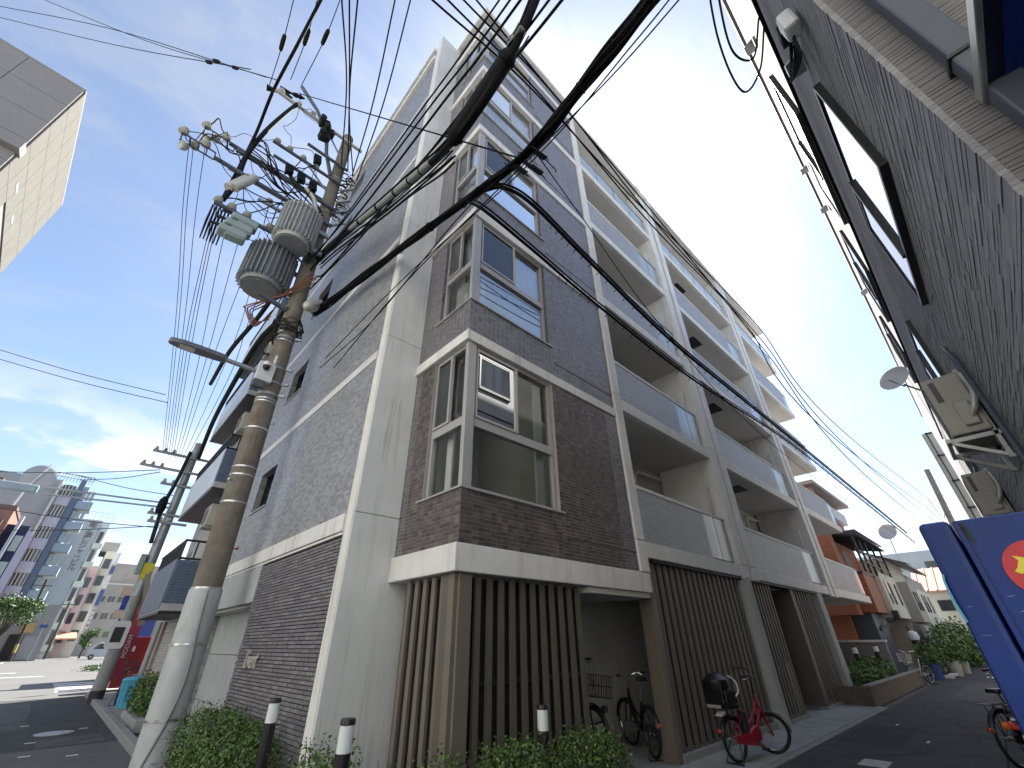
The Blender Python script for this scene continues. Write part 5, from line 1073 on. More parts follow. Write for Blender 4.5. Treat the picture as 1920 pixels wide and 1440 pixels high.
# ------------------------------------------------------------------ bicycles
def bicycle(name, label, loc, rotz, steer=0.0, rad=0.33, wb=1.08, frame='plastic_black', basket=None, childseat=False, motor=False, rack=True, mudguard='plastic_black', lean=0.0, saddle_h=0.86, group=None, bar_rise=0.25):
    o = thing(name, label, 'bicycle', loc, group, True, rotz); o.rotation_euler = (lean, 0, rotz)
    r = rad; hx, hz = wb-0.17, r+0.40; fx = wb
    headax = Vector((-0.32, 0, 0.95)).normalized(); hd = Vector((hx, 0, hz))
    SM = Matrix.Translation(hd) @ Matrix.Rotation(steer, 4, headax) @ Matrix.Translation(-hd)
    def wheel(cx, M_=None):
        c = Vector((cx, 0, r)); b = MB(); b.torus(c, r-0.02, 0.021, (0, 1, 0), 36, 8); M_ and xf(b, M_); wl = b.build('wheel', 'rubber', o, smooth=True)
        b = MB(); b.torus(c, r-0.048, 0.011, (0, 1, 0), 36, 6); M_ and xf(b, M_); b.build('rim', 'chrome', wl, smooth=True)
        b = MB()
        for q in range(24):
            a = 2*math.pi*q/24; sgn = 0.03 if q % 2 else -0.03; b.tube([c+Vector((0.02*math.cos(a+0.6), sgn, 0.02*math.sin(a+0.6))), c+Vector(((r-0.05)*math.cos(a), 0, (r-0.05)*math.sin(a)))], 0.0016, 3, False)
        b.cyl(c+Vector((0, -0.045, 0)), c+Vector((0, 0.045, 0)), 0.022, 0.022, 10); M_ and xf(b, M_); b.build('spokes', 'chrome', wl)
        b = MB(); n = 14; a0, a1 = (0.15, 2.9) if M_ is None else (0.1, 2.5)
        for i in range(n+1):
            a = a0+(a1-a0)*i/n
            for (dy, dr) in ((-0.032, 0.012), (0, 0.026), (0.032, 0.012)): b.v.append(tuple(c+Vector((math.cos(a)*(r+dr), dy, math.sin(a)*(r+dr)))))
        for i in range(n):
            for j in range(2): b.face((3*i+j, 3*i+j+1, 3*i+4+j, 3*i+3+j))
        M_ and xf(b, M_); b.build('mudguard', mudguard, o, smooth=True, fixn=False)
        return wl
    wheel(0.0); wheel(fx, SM)
    bb = Vector((0.44, 0, r-0.03)); st = Vector((0.28, 0, r+0.36)); hb = hd+headax*(-0.10)
    b = MB(); b.tube(catmull([hb, Vector((hx-0.12, 0, r+0.14)), Vector((0.56, 0, r+0.0)), bb], 5), 0.027, 8); b.tube([bb, st], 0.02, 8); b.tube(catmull([hd+headax*0.02, Vector((hx-0.2, 0, r+0.24)), Vector((0.40, 0, r+0.12))], 5), 0.018, 8)
    for s in (-0.05, 0.05): b.tube([bb+Vector((0, s*0.6, 0)), Vector((0, s, r))], 0.011, 6); b.tube([st+Vector((0, s*0.5, -0.06)), Vector((0, s, r))], 0.010, 6)
    b.tube([hb, hd+headax*0.10], 0.024, 10); b.build('frame', frame, o, smooth=True)
    b = MB(); b.tube([st, Vector((0.21, 0, saddle_h))], 0.014, 8); b.build('seat_post', 'chrome', o, smooth=True)
    b = MB(); prof = [(-0.13, 0.085), (-0.08, 0.10), (0.0, 0.075), (0.08, 0.035), (0.14, 0.02)]
    for (dx, hw) in prof: b.v += [(0.20+dx, -hw, saddle_h), (0.20+dx, hw, saddle_h), (0.20+dx, hw*0.8, saddle_h+0.055), (0.20+dx, -hw*0.8, saddle_h+0.055)]
    for i in range(4):
        for j in range(4): b.face((4*i+j, 4*i+(j+1) % 4, 4*i+4+(j+1) % 4, 4*i+4+j))
    b.face((0, 3, 2, 1)); b.face((16, 17, 18, 19)); b.build('saddle', 'plastic_black', o, bevel=0.015)
    b = MB()
    for s in (-0.05, 0.05): b.tube([hb+Vector((0.03, s, -0.02)), Vector((fx, s, r))], 0.013, 8)
    b.tube([hb+Vector((0.03, -0.05, -0.02)), hb+Vector((0.03, 0.05, -0.02))], 0.015, 8); xf(b, SM); b.build('fork', frame, o, smooth=True)
    top = hd+headax*0.10+Vector((-0.02, 0, bar_rise)); b = MB(); b.tube([hd+headax*0.08, top], 0.014, 8); b.tube(catmull([top+Vector((-0.22, -0.27, 0.04)), top+Vector((-0.05, -0.24, 0.05)), top+Vector((0.04, -0.1, 0.01)), top, top+Vector((0.04, 0.1, 0.01)), top+Vector((-0.05, 0.24, 0.05)), top+Vector((-0.22, 0.27, 0.04))], 5), 0.012, 7); xf(b, SM); b.build('handlebar', 'chrome' if frame != 'red_paint' else 'plastic_black', o, smooth=True)
    for s in (-1, 1):
        b = MB(); b.cyl(top+Vector((-0.22, s*0.27, 0.04)), top+Vector((-0.10, s*0.253, 0.048)), 0.018, 0.018, 8); xf(b, SM); b.build('grip', 'plastic_black', o, smooth=True)
        b = MB(); b.tube([top+Vector((-0.04, s*0.22, 0.04)), top+Vector((-0.12, s*0.25, 0.0)), top+Vector((-0.18, s*0.27, -0.01))], 0.007, 5); xf(b, SM); b.build('brake_lever', 'chrome', o)
    b = MB(); b.lathe(bb+Vector((0, -0.06, 0)), [(0.075, 0), (0.075, 0.01), (0.02, 0.015)], 18, (0, -1, 0)); b.bar(bb+Vector((0, -0.075, 0)), bb+Vector((0.10, -0.075, -0.12)), 0.02); b.bar(bb+Vector((0, 0.06, 0)), bb+Vector((-0.10, 0.06, 0.12)), 0.02); cr = b.build('crank', 'chrome', o)
    for s, q in ((-1, (0.10, -0.12)), (1, (-0.10, 0.12))): b = MB(); b.box(bb.x+q[0]-0.04, bb.x+q[0]+0.04, s*0.08, s*0.16, bb.z+q[1]-0.012, bb.z+q[1]+0.012) if s > 0 else b.box(bb.x+q[0]-0.04, bb.x+q[0]+0.04, -0.16, -0.08, bb.z+q[1]-0.012, bb.z+q[1]+0.012); b.build('pedal', 'plastic_black', cr)
    b = MB(); b.prism([(-0.06, -0.06, r-0.04), (0.5, -0.06, r-0.12), (0.53, -0.06, r), (0.46, -0.06, r+0.06), (-0.06, -0.06, r+0.05)], (0, -0.02, 0)); b.build('chain_case', frame, o, bevel=0.008)
    b = MB(); b.tube([(0.0, 0.07, r), (-0.12, 0.14, 0.01)], 0.010, 6); b.tube([(0.0, -0.07, r), (-0.12, -0.14, 0.01)], 0.010, 6); b.tube([(-0.12, -0.14, 0.01), (-0.12, 0.14, 0.01)], 0.010, 6); b.build('stand', 'plastic_black', o, smooth=True)
    if rack:
        b = MB(); zt_ = 2*r+0.06
        for s in (-0.06, -0.02, 0.02, 0.06): b.tube([(0.18, s, zt_), (-0.28, s, zt_)], 0.006, 5)
        for s in (-0.06, 0.06): b.tube([(0, s, r), (-0.16, s, zt_)], 0.006, 5); b.tube([(0, s, r), (0.05, s, zt_)], 0.006, 5)
        for x in (-0.28, -0.1, 0.1): b.tube([(x, -0.06, zt_), (x, 0.06, zt_)], 0.006, 5)
        b.build('rear_rack', 'plastic_black', o)
    b = MB(); b.lathe((-r-0.035, 0, r+0.12), [(0.026, 0), (0.03, 0.01), (0.012, 0.018)], 12, (-1, 0, 0)); b.build('reflector', 'red_lamp', o)
    if basket:
        b = MB(); x0, x1, z0, z1 = hx+0.12, hx+0.42, r*2+0.10, r*2+0.36
        for q in range(8):
            t = q/7
            for s in (-1, 1): b.bar((x0+(x1-x0)*t, s*0.15, z0), (x0+(x1-x0)*t, s*0.19, z1), 0.005)
            b.bar((x0, -0.17+0.34*t, z0), (x0, -0.19+0.38*t, z1), 0.005); b.bar((x1-0.03, -0.17+0.34*t, z0), (x1, -0.19+0.38*t, z1), 0.005); b.bar((x0, -0.16+0.32*t, z0), (x1, -0.16+0.32*t, z0), 0.005)
        for zz in (z0, (z0+z1)/2, z1):
            for s in (-1, 1): b.bar((x0, s*0.18, zz), (x1, s*0.18, zz), 0.008)
            b.bar((x0, -0.18, zz), (x0, 0.18, zz), 0.008); b.bar((x1-0.01, -0.18, zz), (x1-0.01, 0.18, zz), 0.008)
        xf(b, SM); b.build('front_basket', basket, o)
        b = MB(); b.lathe((hx+0.44, 0, r*2-0.02), [(0.03, -0.05), (0.045, 0), (0.04, 0.02)], 12, (1, 0, 0)); xf(b, SM); b.build('head_lamp', 'chrome', o, smooth=True)
    if motor:
        MB().box(bb.x-0.17, bb.x-0.06, -0.05, 0.05, r-0.02, r+0.32).build('battery', 'plastic_dark', o, bevel=0.02)
        b = MB(); b.prism([(0.30, -0.085, r-0.02), (0.42, -0.085, r-0.10), (0.60, -0.085, r-0.06), (0.62, -0.085, r+0.08), (0.50, -0.085, r+0.14), (0.34, -0.085, r+0.08)], (0, 0.17, 0)); b.build('motor_cover', frame, o, bevel=0.03)
    if childseat:
        b = MB(); z0 = 2*r+0.10
        b.box(-0.22, 0.10, -0.16, 0.16, z0, z0+0.06); b.box(-0.26, -0.20, -0.16, 0.16, z0+0.05, z0+0.36); b.box(-0.22, 0.05, -0.19, -0.15, z0+0.06, z0+0.24); b.box(-0.22, 0.05, 0.15, 0.19, z0+0.06, z0+0.24); b.build('child_seat', 'plastic_black', o, bevel=0.05)
        b = MB(); b.lathe((-0.14, 0, z0+0.22), [(0.15, 0), (0.19, 0.06), (0.18, 0.15), (0.10, 0.22), (0.02, 0.24)], 16); b.build('seat_cover', 'plastic_black', o, smooth=True)
        b = MB(); b.tube(catmull([(-0.05, -0.18, z0+0.42), (0.06, -0.21, z0+0.34), (0.08, -0.21, z0+0.22), (0.0, -0.20, z0+0.15)], 5), 0.012, 6); b.build('safety_bar', 'paper_white', o, smooth=True)
        MB().box(-0.32, -0.305, -0.12, 0.12, z0+0.02, z0+0.06).build('grab_bar', 'alu', o, bevel=0.005)
        b = MB(); b.obox((-0.20, 0, 2*r+0.045), (0.5, 0, 0.25), (0, 1, 0), (-0.25, 0, 0.5), 0.06, 0.06, 0.003); b.build('sticker', 'paper_white', o)
    return o
bicycle('bicycle', 'red electric bicycle with a black child seat parked on the concrete apron', (8.02, 3.62, 0.035), -0.20, -0.80, 0.275, 0.96, 'red_paint', None, True, True, False, 'plastic_black', -0.02, 0.76, bar_rise=0.28)
bicycle('bicycle', 'slim black bicycle in the alcove seen from behind, next to the louvre wall', (7.42, 4.66, 0.03), 0.92, 0.2, 0.33, 1.05, 'plastic_black', None, rack=False, saddle_h=0.98, bar_rise=0.18)
bicycle('bicycle', 'dark bicycle with a wire basket deep in the shaded alcove', (6.45, 5.6, 0.16), -2.1, 0.35, 0.33, 1.08, 'plastic_black', 'plastic_dark', bar_rise=0.35)
bicycle('bicycle', 'silver shopping bicycle with a front basket parked far down the alley', (25.6, 3.25, 0.004), 2.75, 0.3, 0.33, 1.08, 'steel', 'paper_white')
bicycle('bicycle', 'black bicycle with a flat rear rack half hidden by the blue machine', (10.45, 0.72, 0.004), -0.42, 0.1, 0.34, 1.08, 'plastic_black', None)
bicycle('bicycle', 'bicycle with swept chrome handlebars beside the blue bin on the street', (2.1, 19.6, 0.1), 1.35, 0.2, 0.33, 1.08, 'red_paint', 'plastic_dark')
# moped
S = thing('moped', 'black moped with orange lamps and a white number plate beside the blue machine', 'moped', (9.55, 0.42, 0.004), None, True, -0.12)
b = MB(); b.torus((0.1, 0, 0.23), 0.17, 0.055, (0, 1, 0), 28, 10); wl = b.build('wheel', 'rubber', S, smooth=True); b = MB(); b.lathe((0.1, -0.04, 0.23), [(0.12, 0), (0.12, 0.08), (0.03, 0.09)], 18, (0, 1, 0)); b.build('hub', 'steel', wl)
b = MB(); b.torus((1.28, 0, 0.23), 0.17, 0.05, (0, 1, 0), 28, 10); wl = b.build('wheel', 'rubber', S, smooth=True); b = MB(); b.lathe((1.28, -0.04, 0.23), [(0.12, 0), (0.12, 0.08), (0.03, 0.09)], 18, (0, 1, 0)); b.build('hub', 'steel', wl)
b = MB(); b.prism([(-0.12, -0.15, 0.50), (0.35, -0.17, 0.34), (0.62, -0.17, 0.30), (0.62, -0.17, 0.52), (0.5, -0.16, 0.70), (-0.16, -0.14, 0.72)], (0, 0.32, 0)); b.build('body', 'plastic_black', S, bevel=0.05)
b = MB(); b.prism([(-0.14, -0.13, 0.73), (0.52, -0.14, 0.71), (0.50, -0.13, 0.79), (-0.12, -0.12, 0.82)], (0, 0.27, 0)); b.build('seat', 'plastic_dark', S, bevel=0.03)
MB().box(0.6, 1.05, -0.16, 0.16, 0.26, 0.31).build('floorboard', 'plastic_dark', S, bevel=0.01)
b = MB(); b.prism([(1.02, -0.18, 0.30), (1.10, -0.20, 0.35), (1.18, -0.16, 0.85), (1.12, -0.14, 0.86)], (0, 0.36, 0)); b.build('leg_shield', 'plastic_black', S, bevel=0.03)
b = MB(); b.tube([(1.26, 0, 0.3), (1.14, 0, 0.95)], 0.03, 8); b.tube([(1.08, -0.3, 0.98), (1.14, 0, 0.95), (1.08, 0.3, 0.98)], 0.016, 8); b.build('handlebar', 'plastic_black', S, smooth=True)
MB().box(-0.30, -0.16, -0.11, 0.11, 0.66, 0.69).build('carrier', 'steel', S, bevel=0.01); MB().box(-0.20, -0.15, -0.17, 0.17, 0.56, 0.65).build('tail_lamp', 'red_lamp', S, bevel=0.02)
for s in (-1, 1): b = MB(); b.lathe((-0.19, s*0.19, 0.60), [(0.04, 0), (0.045, 0.03), (0.02, 0.05)], 12, (-1, 0, 0)); b.build('indicator', 'orange_lamp', S, smooth=True)
MB().box(-0.215, -0.205, -0.085, 0.085, 0.38, 0.52).build('number_plate', 'paper_white', S, bevel=0.003)
text_mesh('plate_number', '・・32', 0.07, 'plastic_dark', S, 0.001, 0, face_m((-0.217, 0, 0.435), (0, -1, 0), (0, 0, 1)))
b = MB(); b.prism([(-0.18, -0.06, 0.55), (-0.20, -0.06, 0.25), (-0.12, -0.06, 0.2), (-0.05, -0.06, 0.5)], (0, 0.12, 0)); b.build('rear_mudguard', 'plastic_black', S, bevel=0.01)
# ------------------------------------------------------------------ bollard lights
def bollard(label, x, y, h, group, r=0.058):
    o = thing('bollard_light', label, 'bollard light', (x, y, 0), group)
    b = MB(); b.cyl((x, y, 0), (x, y, h-0.215), r, r, 20); b.build('post', 'plastic_black', o, smooth=True)
    b = MB(); b.cyl((x, y, h-0.213), (x, y, h-0.042), r*0.97, r*0.97, 20); b.build('diffuser', 'bollard_white', o, smooth=True)
    b = MB(); b.lathe((x, y, h-0.04), [(r*1.02, 0), (r*1.02, 0.03), (r*0.9, 0.04)], 20); b.build('cap', 'plastic_black', o, smooth=True)
gB = 'bollard lights in the front planting'
bollard('black bollard light with white band in front of the brick panel', 2.06, 6.02, 1.09, gB); bollard('black bollard light with white band before the white pier', 1.98, 4.03, 1.085, gB); bollard('black bollard light with white band before the louvred bay', 4.02, 3.8, 1.03, gB)
gB = 'bollard lights in the alley planter'
bollard('bollard light at the near end of the alley planter', 17.9, 4.2, 1.32, gB, 0.08); bollard('bollard light in the middle of the alley planter', 20.2, 4.25, 1.34, gB, 0.08); bollard('bollard light at the far end of the alley planter', 23.0, 4.15, 1.34, gB, 0.085)
# ------------------------------------------------------------------ planting
def leaf_mass(blobs, n, size, seed=1, cur=None):
    rnd = random.Random(seed); b = MB(); tot = sum(r[3]*r[4]*r[5] for r in blobs)
    for (cx, cy, cz, rx, ry, rz) in blobs:
        k = max(20, int(n*rx*ry*rz/tot))
        for _ in range(k):
            while True:
                u = Vector((rnd.uniform(-1, 1), rnd.uniform(-1, 1), rnd.uniform(-1, 1)))
                L = u.length
                if 0.05 < L < 1.0: break
            rr = rnd.uniform(0.55, 1.0)**0.5 + (rnd.random()**4)*0.42; u = u/L*rr
            p = Vector((cx+u.x*rx, cy+u.y*ry, cz+u.z*rz))
            if p.z < 0.02: continue
            d = (u+Vector((rnd.gauss(0, .5), rnd.gauss(0, .5), rnd.gauss(0.35, .5)))).normalized(); s = d.orthogonal().normalized()
            s = (Matrix.Rotation(rnd.uniform(0, 6.28), 3, d) @ s); up = d.cross(s); sz = size*rnd.uniform(0.5, 1.3); nn = len(b.v); b.cur = rnd.choice((0, 0, 1, 1, 2))
            a = s*sz*0.42; f = (up*0.9+d*0.5).normalized()*sz
            b.v += [tuple(p), tuple(p+f*0.5+a), tuple(p+f), tuple(p+f*0.5-a)]; b.face((nn, nn+1, nn+2, nn+3))
    return b
LM = ['leaf_a', 'leaf_b', 'leaf_c']
def shrub(name, label, base, blobs, n, size, seed, cat='shrub', group=None):
    o = thing(name, label, cat, base, group); leaf_mass(blobs, n, size, seed).build('foliage', LM, o, fixn=False)
    rnd = random.Random(seed); b = MB()
    for (cx, cy, cz, rx, ry, rz) in blobs:
        for q in range(4): b.tube([(cx+rnd.uniform(-.1, .1)*rx, cy+rnd.uniform(-.1, .1)*ry, base[2]), (cx+rnd.uniform(-.6, .6)*rx, cy+rnd.uniform(-.6, .6)*ry, cz+rz*0.5)], [0.012, 0.004], 5)
    for (cx, cy, cz, rx, ry, rz) in blobs:
        for q in range(10):
            a = rnd.uniform(0, 6.28); t0 = Vector((cx+math.cos(a)*rx*0.7, cy+math.sin(a)*ry*0.7, cz+rz*rnd.uniform(0.3, 0.8))); b.tube([t0, t0+Vector((math.cos(a)*rx*0.3, math.sin(a)*ry*0.3, rz*rnd.uniform(0.25, 0.55)))], [0.005, 0.002], 4)
    b.build('stem', 'bark', o); return o
struct(MB().box(1.86, 2.36, 3.42, 9.4, -0.02, 0.14).build('planting_bed', 'soil')); struct(MB().box(2.362, 5.2, 3.42, 4.12, -0.02, 0.14).build('planting_bed', 'soil'))
struct(MB().box(1.86, 5.3, 3.34, 3.418, -0.02, 0.16).build('bed_kerb', 'kerb', bevel=0.01))
shrub('shrub', 'long low green hedge at the foot of the brick panel by the pole', (2.05, 7.6, 0.13), [(2.08, 6.5, 0.42, 0.30, 0.45, 0.36), (2.05, 7.1, 0.46, 0.33, 0.5, 0.38), (2.05, 7.9, 0.48, 0.34, 0.55, 0.36), (2.05, 8.7, 0.46, 0.32, 0.5, 0.34)], 17000, 0.032, 3)
shrub('shrub', 'small loose shrub growing around the bollard before the white pier', (2.15, 4.5, 0.13), [(2.12, 4.9, 0.40, 0.24, 0.30, 0.38), (2.10, 4.35, 0.42, 0.22, 0.25, 0.40), (2.3, 3.8, 0.36, 0.3, 0.25, 0.34), (2.75, 3.75, 0.42, 0.25, 0.22, 0.36)], 7500, 0.031, 4)
shrub('shrub', 'rounded bright green shrub before the louvred bay, left of its bollard', (3.55, 3.72, 0.13), [(3.35, 3.72, 0.42, 0.30, 0.24, 0.34), (3.7, 3.7, 0.44, 0.28, 0.24, 0.34)], 6500, 0.031, 5)
shrub('shrub', 'rounded bright green shrub at the alcove corner, right of the bay bollard', (4.65, 3.72, 0.13), [(4.45, 3.72, 0.44, 0.32, 0.26, 0.34), (4.8, 3.68, 0.42, 0.30, 0.26, 0.32)], 7500, 0.031, 6)
# alley planter
o = thing('planter', 'long brown tiled planter with a pale rim along the alley', 'planter', (16.5, 3.6, 0))
MB().box(16.55, 26.0, 3.44, 3.58, 0, 0.45).build('front_wall', 'planter_brown', o, bevel=0.01); MB().box(16.45, 16.58, 3.44, 4.6, 0, 0.45).build('end_wall', 'planter_brown', o, bevel=0.01); MB().box(16.6, 25.9, 3.6, 4.9, 0, 0.36).build('soil', 'soil', o); MB().box(16.5, 26.0, 3.42, 3.60, 0.452, 0.485).build('rim', 'kerb', o)
shrub('shrub', 'dark green shrubs filling the alley planter beneath its bollards', (20.5, 4.1, 0.36), [(18.5, 4.15, 0.55, 0.6, 0.35, 0.25), (19.6, 4.15, 0.6, 0.8, 0.36, 0.30), (21.2, 4.15, 0.62, 0.9, 0.36, 0.34), (22.6, 4.15, 0.58, 0.8, 0.35, 0.28)], 8000, 0.075, 8)
# ------------------------------------------------------------------ neighbour on the street: blue-tiled balconies over a shutter
NB = thing('balcony_building', 'neighbouring building with blue-tiled balconies, white panels and roller shutter', 'building', (2.45, 14.5, 0))
MB().box(2.62, 9, 14.2, 19.6, 2.4, 15.2).build('wall', 'concrete_pale', NB); MB().box(2.55, 9, 14.1, 19.7, 15.2, 15.5).build('roof', 'concrete', NB)
def rail(x0, x1, y0, y1, z0, z1):
    b = MB(); b.box(x0, x1, y0, y0+0.05, z1-0.05, z1); b.box(x0, x0+0.05, y0, y1, z1-0.05, z1); b.box(x0, x1, y0, y0+0.05, z0, z0+0.05); b.box(x0, x0+0.05, y0, y1, z0, z0+0.05)
    for q in range(4): x = x0+(x1-x0-0.04)*q/3; b.box(x, x+0.035, y0+0.005, y0+0.04, z0+0.05, z1-0.05)
    for q in range(1, 24): y = y0+(y1-y0)*q/24; b.box(x0+0.005, x0+0.04, y, y+0.035, z0+0.05, z1-0.05)
    b.build('railing', 'rail_black', NB)
for k, zb in enumerate((2.34, 5.50, 8.62, 11.72)):
    xo = 1.70 if k == 0 else 1.84; ye = 18.4 if k == 0 else 19.5
    MB().box(xo, 2.62, 14.5, ye, zb, zb+0.18).build('balcony_slab', 'concrete_pale', NB, bevel=0.01); MB().box(xo-0.02, 2.62, 14.48, ye+0.02, zb-0.07, zb-0.002).build('slab_edge', 'alu_dark', NB)
    MB().box(xo, 2.62, 14.48, 14.58, zb+0.182, zb+1.18).build('balcony_side', 'tile_blue', NB)
    n_ = 4
    for q in range(n_): y_ = 14.6+q*(ye-14.6)/n_; MB().box(xo-0.02, xo+0.03, y_, y_+(ye-14.6)/n_-0.02, zb+0.05, zb+1.22).build('balcony_panel', 'frp_white' if k else 'tile_blue', NB)
    rail(xo, 2.6, 14.5, ye-0.05, zb+1.20, zb+1.70)
for (z, y) in ((4.55, 15.0), (7.7, 15.2), (10.8, 15.2)):
    o = thing('air_conditioner', {4.55: 'grey air conditioner hung under the lowest open balcony of the neighbour', 7.7: 'air conditioner hung under the third-floor balcony of the neighbour', 10.8: 'air conditioner hung under the top balcony of the neighbour'}[z], 'air conditioner', (2.2, y, z), 'neighbour air conditioners')
    MB().box(2.05, 2.55, y, y+0.8, z, z+0.62).build('case', 'ac_cream', o, bevel=0.02); b = MB(); b.lathe((2.045, y+0.42, z+0.31), [(0.25, 0), (0.25, 0.01), (0.05, 0.015)], 18, (-1, 0, 0)); b.build('fan_grille', 'ac_dark', o); MB().box(2.05, 2.6, y+0.05, y+0.1, z-0.06, z-0.005).build('bracket', 'steel', o)
b = MB(); ns = 34
for q in range(ns): b.box(2.50-0.012*(q % 2), 2.56, 15.3, 18.4, 0.1+q*0.068, 0.1+q*0.068+0.062)
b.build('roller_shutter', 'shutter', NB); MB().box(2.42, 2.62, 18.4, 18.75, 0.1, 2.25).build('door_post', 'wood_beige', NB); MB().box(2.47, 2.62, 18.75, 19.3, 0.1, 2.25).build('shop_door', 'alu_dark', NB); MB().box(2.45, 2.62, 14.6, 15.3, 0.1, 2.25).build('tile_pier', 'tile_blue', NB); MB().box(2.42, 2.62, 19.3, 19.8, 0.1, 2.25).build('door_post', 'concrete', NB)
b = MB(); b.tube([(2.35, 14.4, 0.1), (2.35, 14.4, 2.2)], 0.04, 8); b.tube([(2.3, 14.35, 1.85), (2.3, 14.35, 2.1)], 0.12, 10); b.build('gas_meter', 'paper_white', NB, smooth=True)
RH = thing('shade_house', 'plain grey block set back past the neighbour, added to shade the road', 'building', (3.4, 20, 0)); MB().box(3.4, 9, 19.9, 27.0, 0, 13).build('wall', 'concrete', RH); MB().box(3.3, 9, 19.8, 27.1, 13, 13.25).build('roof', 'concrete_pale', RH)  # hidden block, added to keep the sun off the street road
[MB().box(3.34, 3.39, y, y+1.5, z, z+1.3).build('window', 'glass_dark', RH) for y in (20.7, 24.5) for z in (4, 7, 10)]
# corrugated lean-to and shop sign farther along
o = thing('corrugated_awning', 'weathered brown corrugated sheet leaning beside the blue-tiled balcony', 'awning', (1.9, 21.5, 2.4)); b = MB()
for q in range(16):
    y = 20.7+q*0.12; b.obox((1.95+0.02*(q % 2), y, 3.05), (0, 1, 0), (-0.25, 0, 1), (1, 0, 0.25), 0.064, 0.85, 0.012)
b.build('sheet', 'corrugated', o)
SH = thing('corner_shop', 'small corner shop with brown frame and blue sign past the blue-tiled building', 'building', (2.3, 34, 0))
MB().box(3.05, 9, 34.0, 38, 0, 4.4).build('wall', 'concrete_pale', SH); MB().box(1.95, 4.0, 33.5, 34.0, 4.0, 4.45).build('sign_frame', 'wood_beige', SH); MB().box(2.0, 4.0, 33.6, 34.0, 2.9, 3.3).build('sign_frame', 'wood_beige', SH)
sg = MB().box(2.15, 4.0, 33.7, 33.8, 3.25, 4.02).build('sign_board', 'blue_sign', SH); MB().box(2.3, 4, 33.75, 33.8, 1.9, 2.88).build('sign_board', 'blue_sign', SH)
text_mesh('lettering', 'リー', 0.42, 'paper_white', sg, 0.01, 0, face_m((2.98, 33.68, 3.83), (1, 0, 0), (0, 0, 1))); text_mesh('lettering', 'ンの', 0.36, 'paper_white', sg, 0.01, 0, face_m((2.98, 33.68, 3.43), (1, 0, 0), (0, 0, 1)))
def banner(label, x, y, col, z0, z1, wdt, txt=None):
    o = thing('banner_flag', label, 'banner', (x, y, 0)); b = MB(); b.cyl((x, y, 0), (x, y, z1+0.1), 0.012, 0.012, 6); b.build('pole', 'steel', o); b = MB()
    for i in range(9):
        t = i/8; b.v += [(x+0.01+0.03*math.sin(t*6), y+0.0, z0+(z1-z0)*t), (x+wdt, y+0.05*math.sin(t*5+1), z0+(z1-z0)*t)]
    for i in range(8): b.face((2*i, 2*i+1, 2*i+3, 2*i+2))
    fl = b.build('cloth', col, o, fixn=False)
    if txt: text_mesh('lettering', txt, 0.22, 'paper_white', fl, 0.004, 0, face_m((x+wdt/2, y-0.07, (z0+z1)/2), (0, 0, 1), (-1, 0, 0)))
M('cloth_purple', (0.09, 0.07, 0.24), 0.8); M('cloth_red', (0.36, 0.05, 0.08), 0.8); M('vend_red', (0.30, 0.03, 0.035), 0.35)
banner('purple banner flag with pale spots beside the second pole', 1.95, 25.5, 'cloth_purple', 0.5, 2.4, 0.30); banner('red banner flag with white letters behind the second pole', 2.25, 26.3, 'cloth_red', 0.4, 2.8, 0.42, 'MODAM'); banner('small red and white banner high behind the second pole', 2.2, 28.5, 'cloth_red', 2.3, 3.4, 0.45)
for (y, lb) in ((27.2, 'red drinks machine standing by the shop door past the second pole'), (29.4, 'second red drinks machine beyond the first by the shop')):
    o = thing('drinks_machine', lb, 'vending machine', (2.9, y, 0), 'red drinks machines'); MB().box(2.45, 3.3, y, y+0.9, 0.1, 1.95).build('cabinet', 'vend_red', o, bevel=0.02); MB().box(2.435, 2.449, y+0.1, y+0.8, 1.1, 1.8).build('display', 'glass_dark', o); MB().box(2.55, 2.85, y-0.012, y-0.002, 1.4, 1.6).build('label_plate', 'paper_white', o)
B_ = thing('waste_bin', 'light blue plastic dustbin with ribs, lid and dark lettering by the bicycle', 'bin', (2.25, 18.6, 0.1)); b = MB(); b.lathe((2.25, 18.6, 0.1), [(0.22, 0), (0.29, 0.62), (0.30, 0.64)], 24); b.build('tub', 'bin_blue', B_, smooth=True)
b = MB(); b.lathe((2.25, 18.6, 0.745), [(0.315, 0), (0.32, 0.03), (0.25, 0.07), (0.05, 0.09)], 24); ld = b.build('lid', 'bin_blue', B_, smooth=True); b = MB(); b.tube([(2.15, 18.6, 0.82), (2.15, 18.6, 0.88), (2.35, 18.6, 0.88), (2.35, 18.6, 0.82)], 0.018, 6); b.build('lid_handle', 'bin_blue', ld)
for q in range(12): a = q*0.5236; b = MB(); b.tube([(2.25+0.225*math.cos(a), 18.6+0.225*math.sin(a), 0.13), (2.25+0.29*math.cos(a), 18.6+0.29*math.sin(a), 0.70)], 0.012, 5); b.build('rib', 'bin_blue', B_)
text_mesh('lettering', 'ナカムラ', 0.10, 'plastic_dark', B_, 0.003, 0, face_m((2.14, 18.33, 0.45), (0, 0, -1), (1, 0, 0.0)))
o = thing('street_planter', 'low concrete planter with a green bush between pole and dustbin', 'planter', (2.3, 15.3, 0)); MB().box(1.95, 2.5, 13.9, 16.3, 0, 0.24).build('box', 'concrete', o, bevel=0.015)
shrub('shrub', 'bushy green shrub in the low concrete planter before the blue-tiled building', (2.2, 15, 0.24), [(2.2, 14.7, 0.6, 0.3, 0.55, 0.36), (2.22, 15.6, 0.62, 0.3, 0.5, 0.38)], 3000, 0.06, 11)

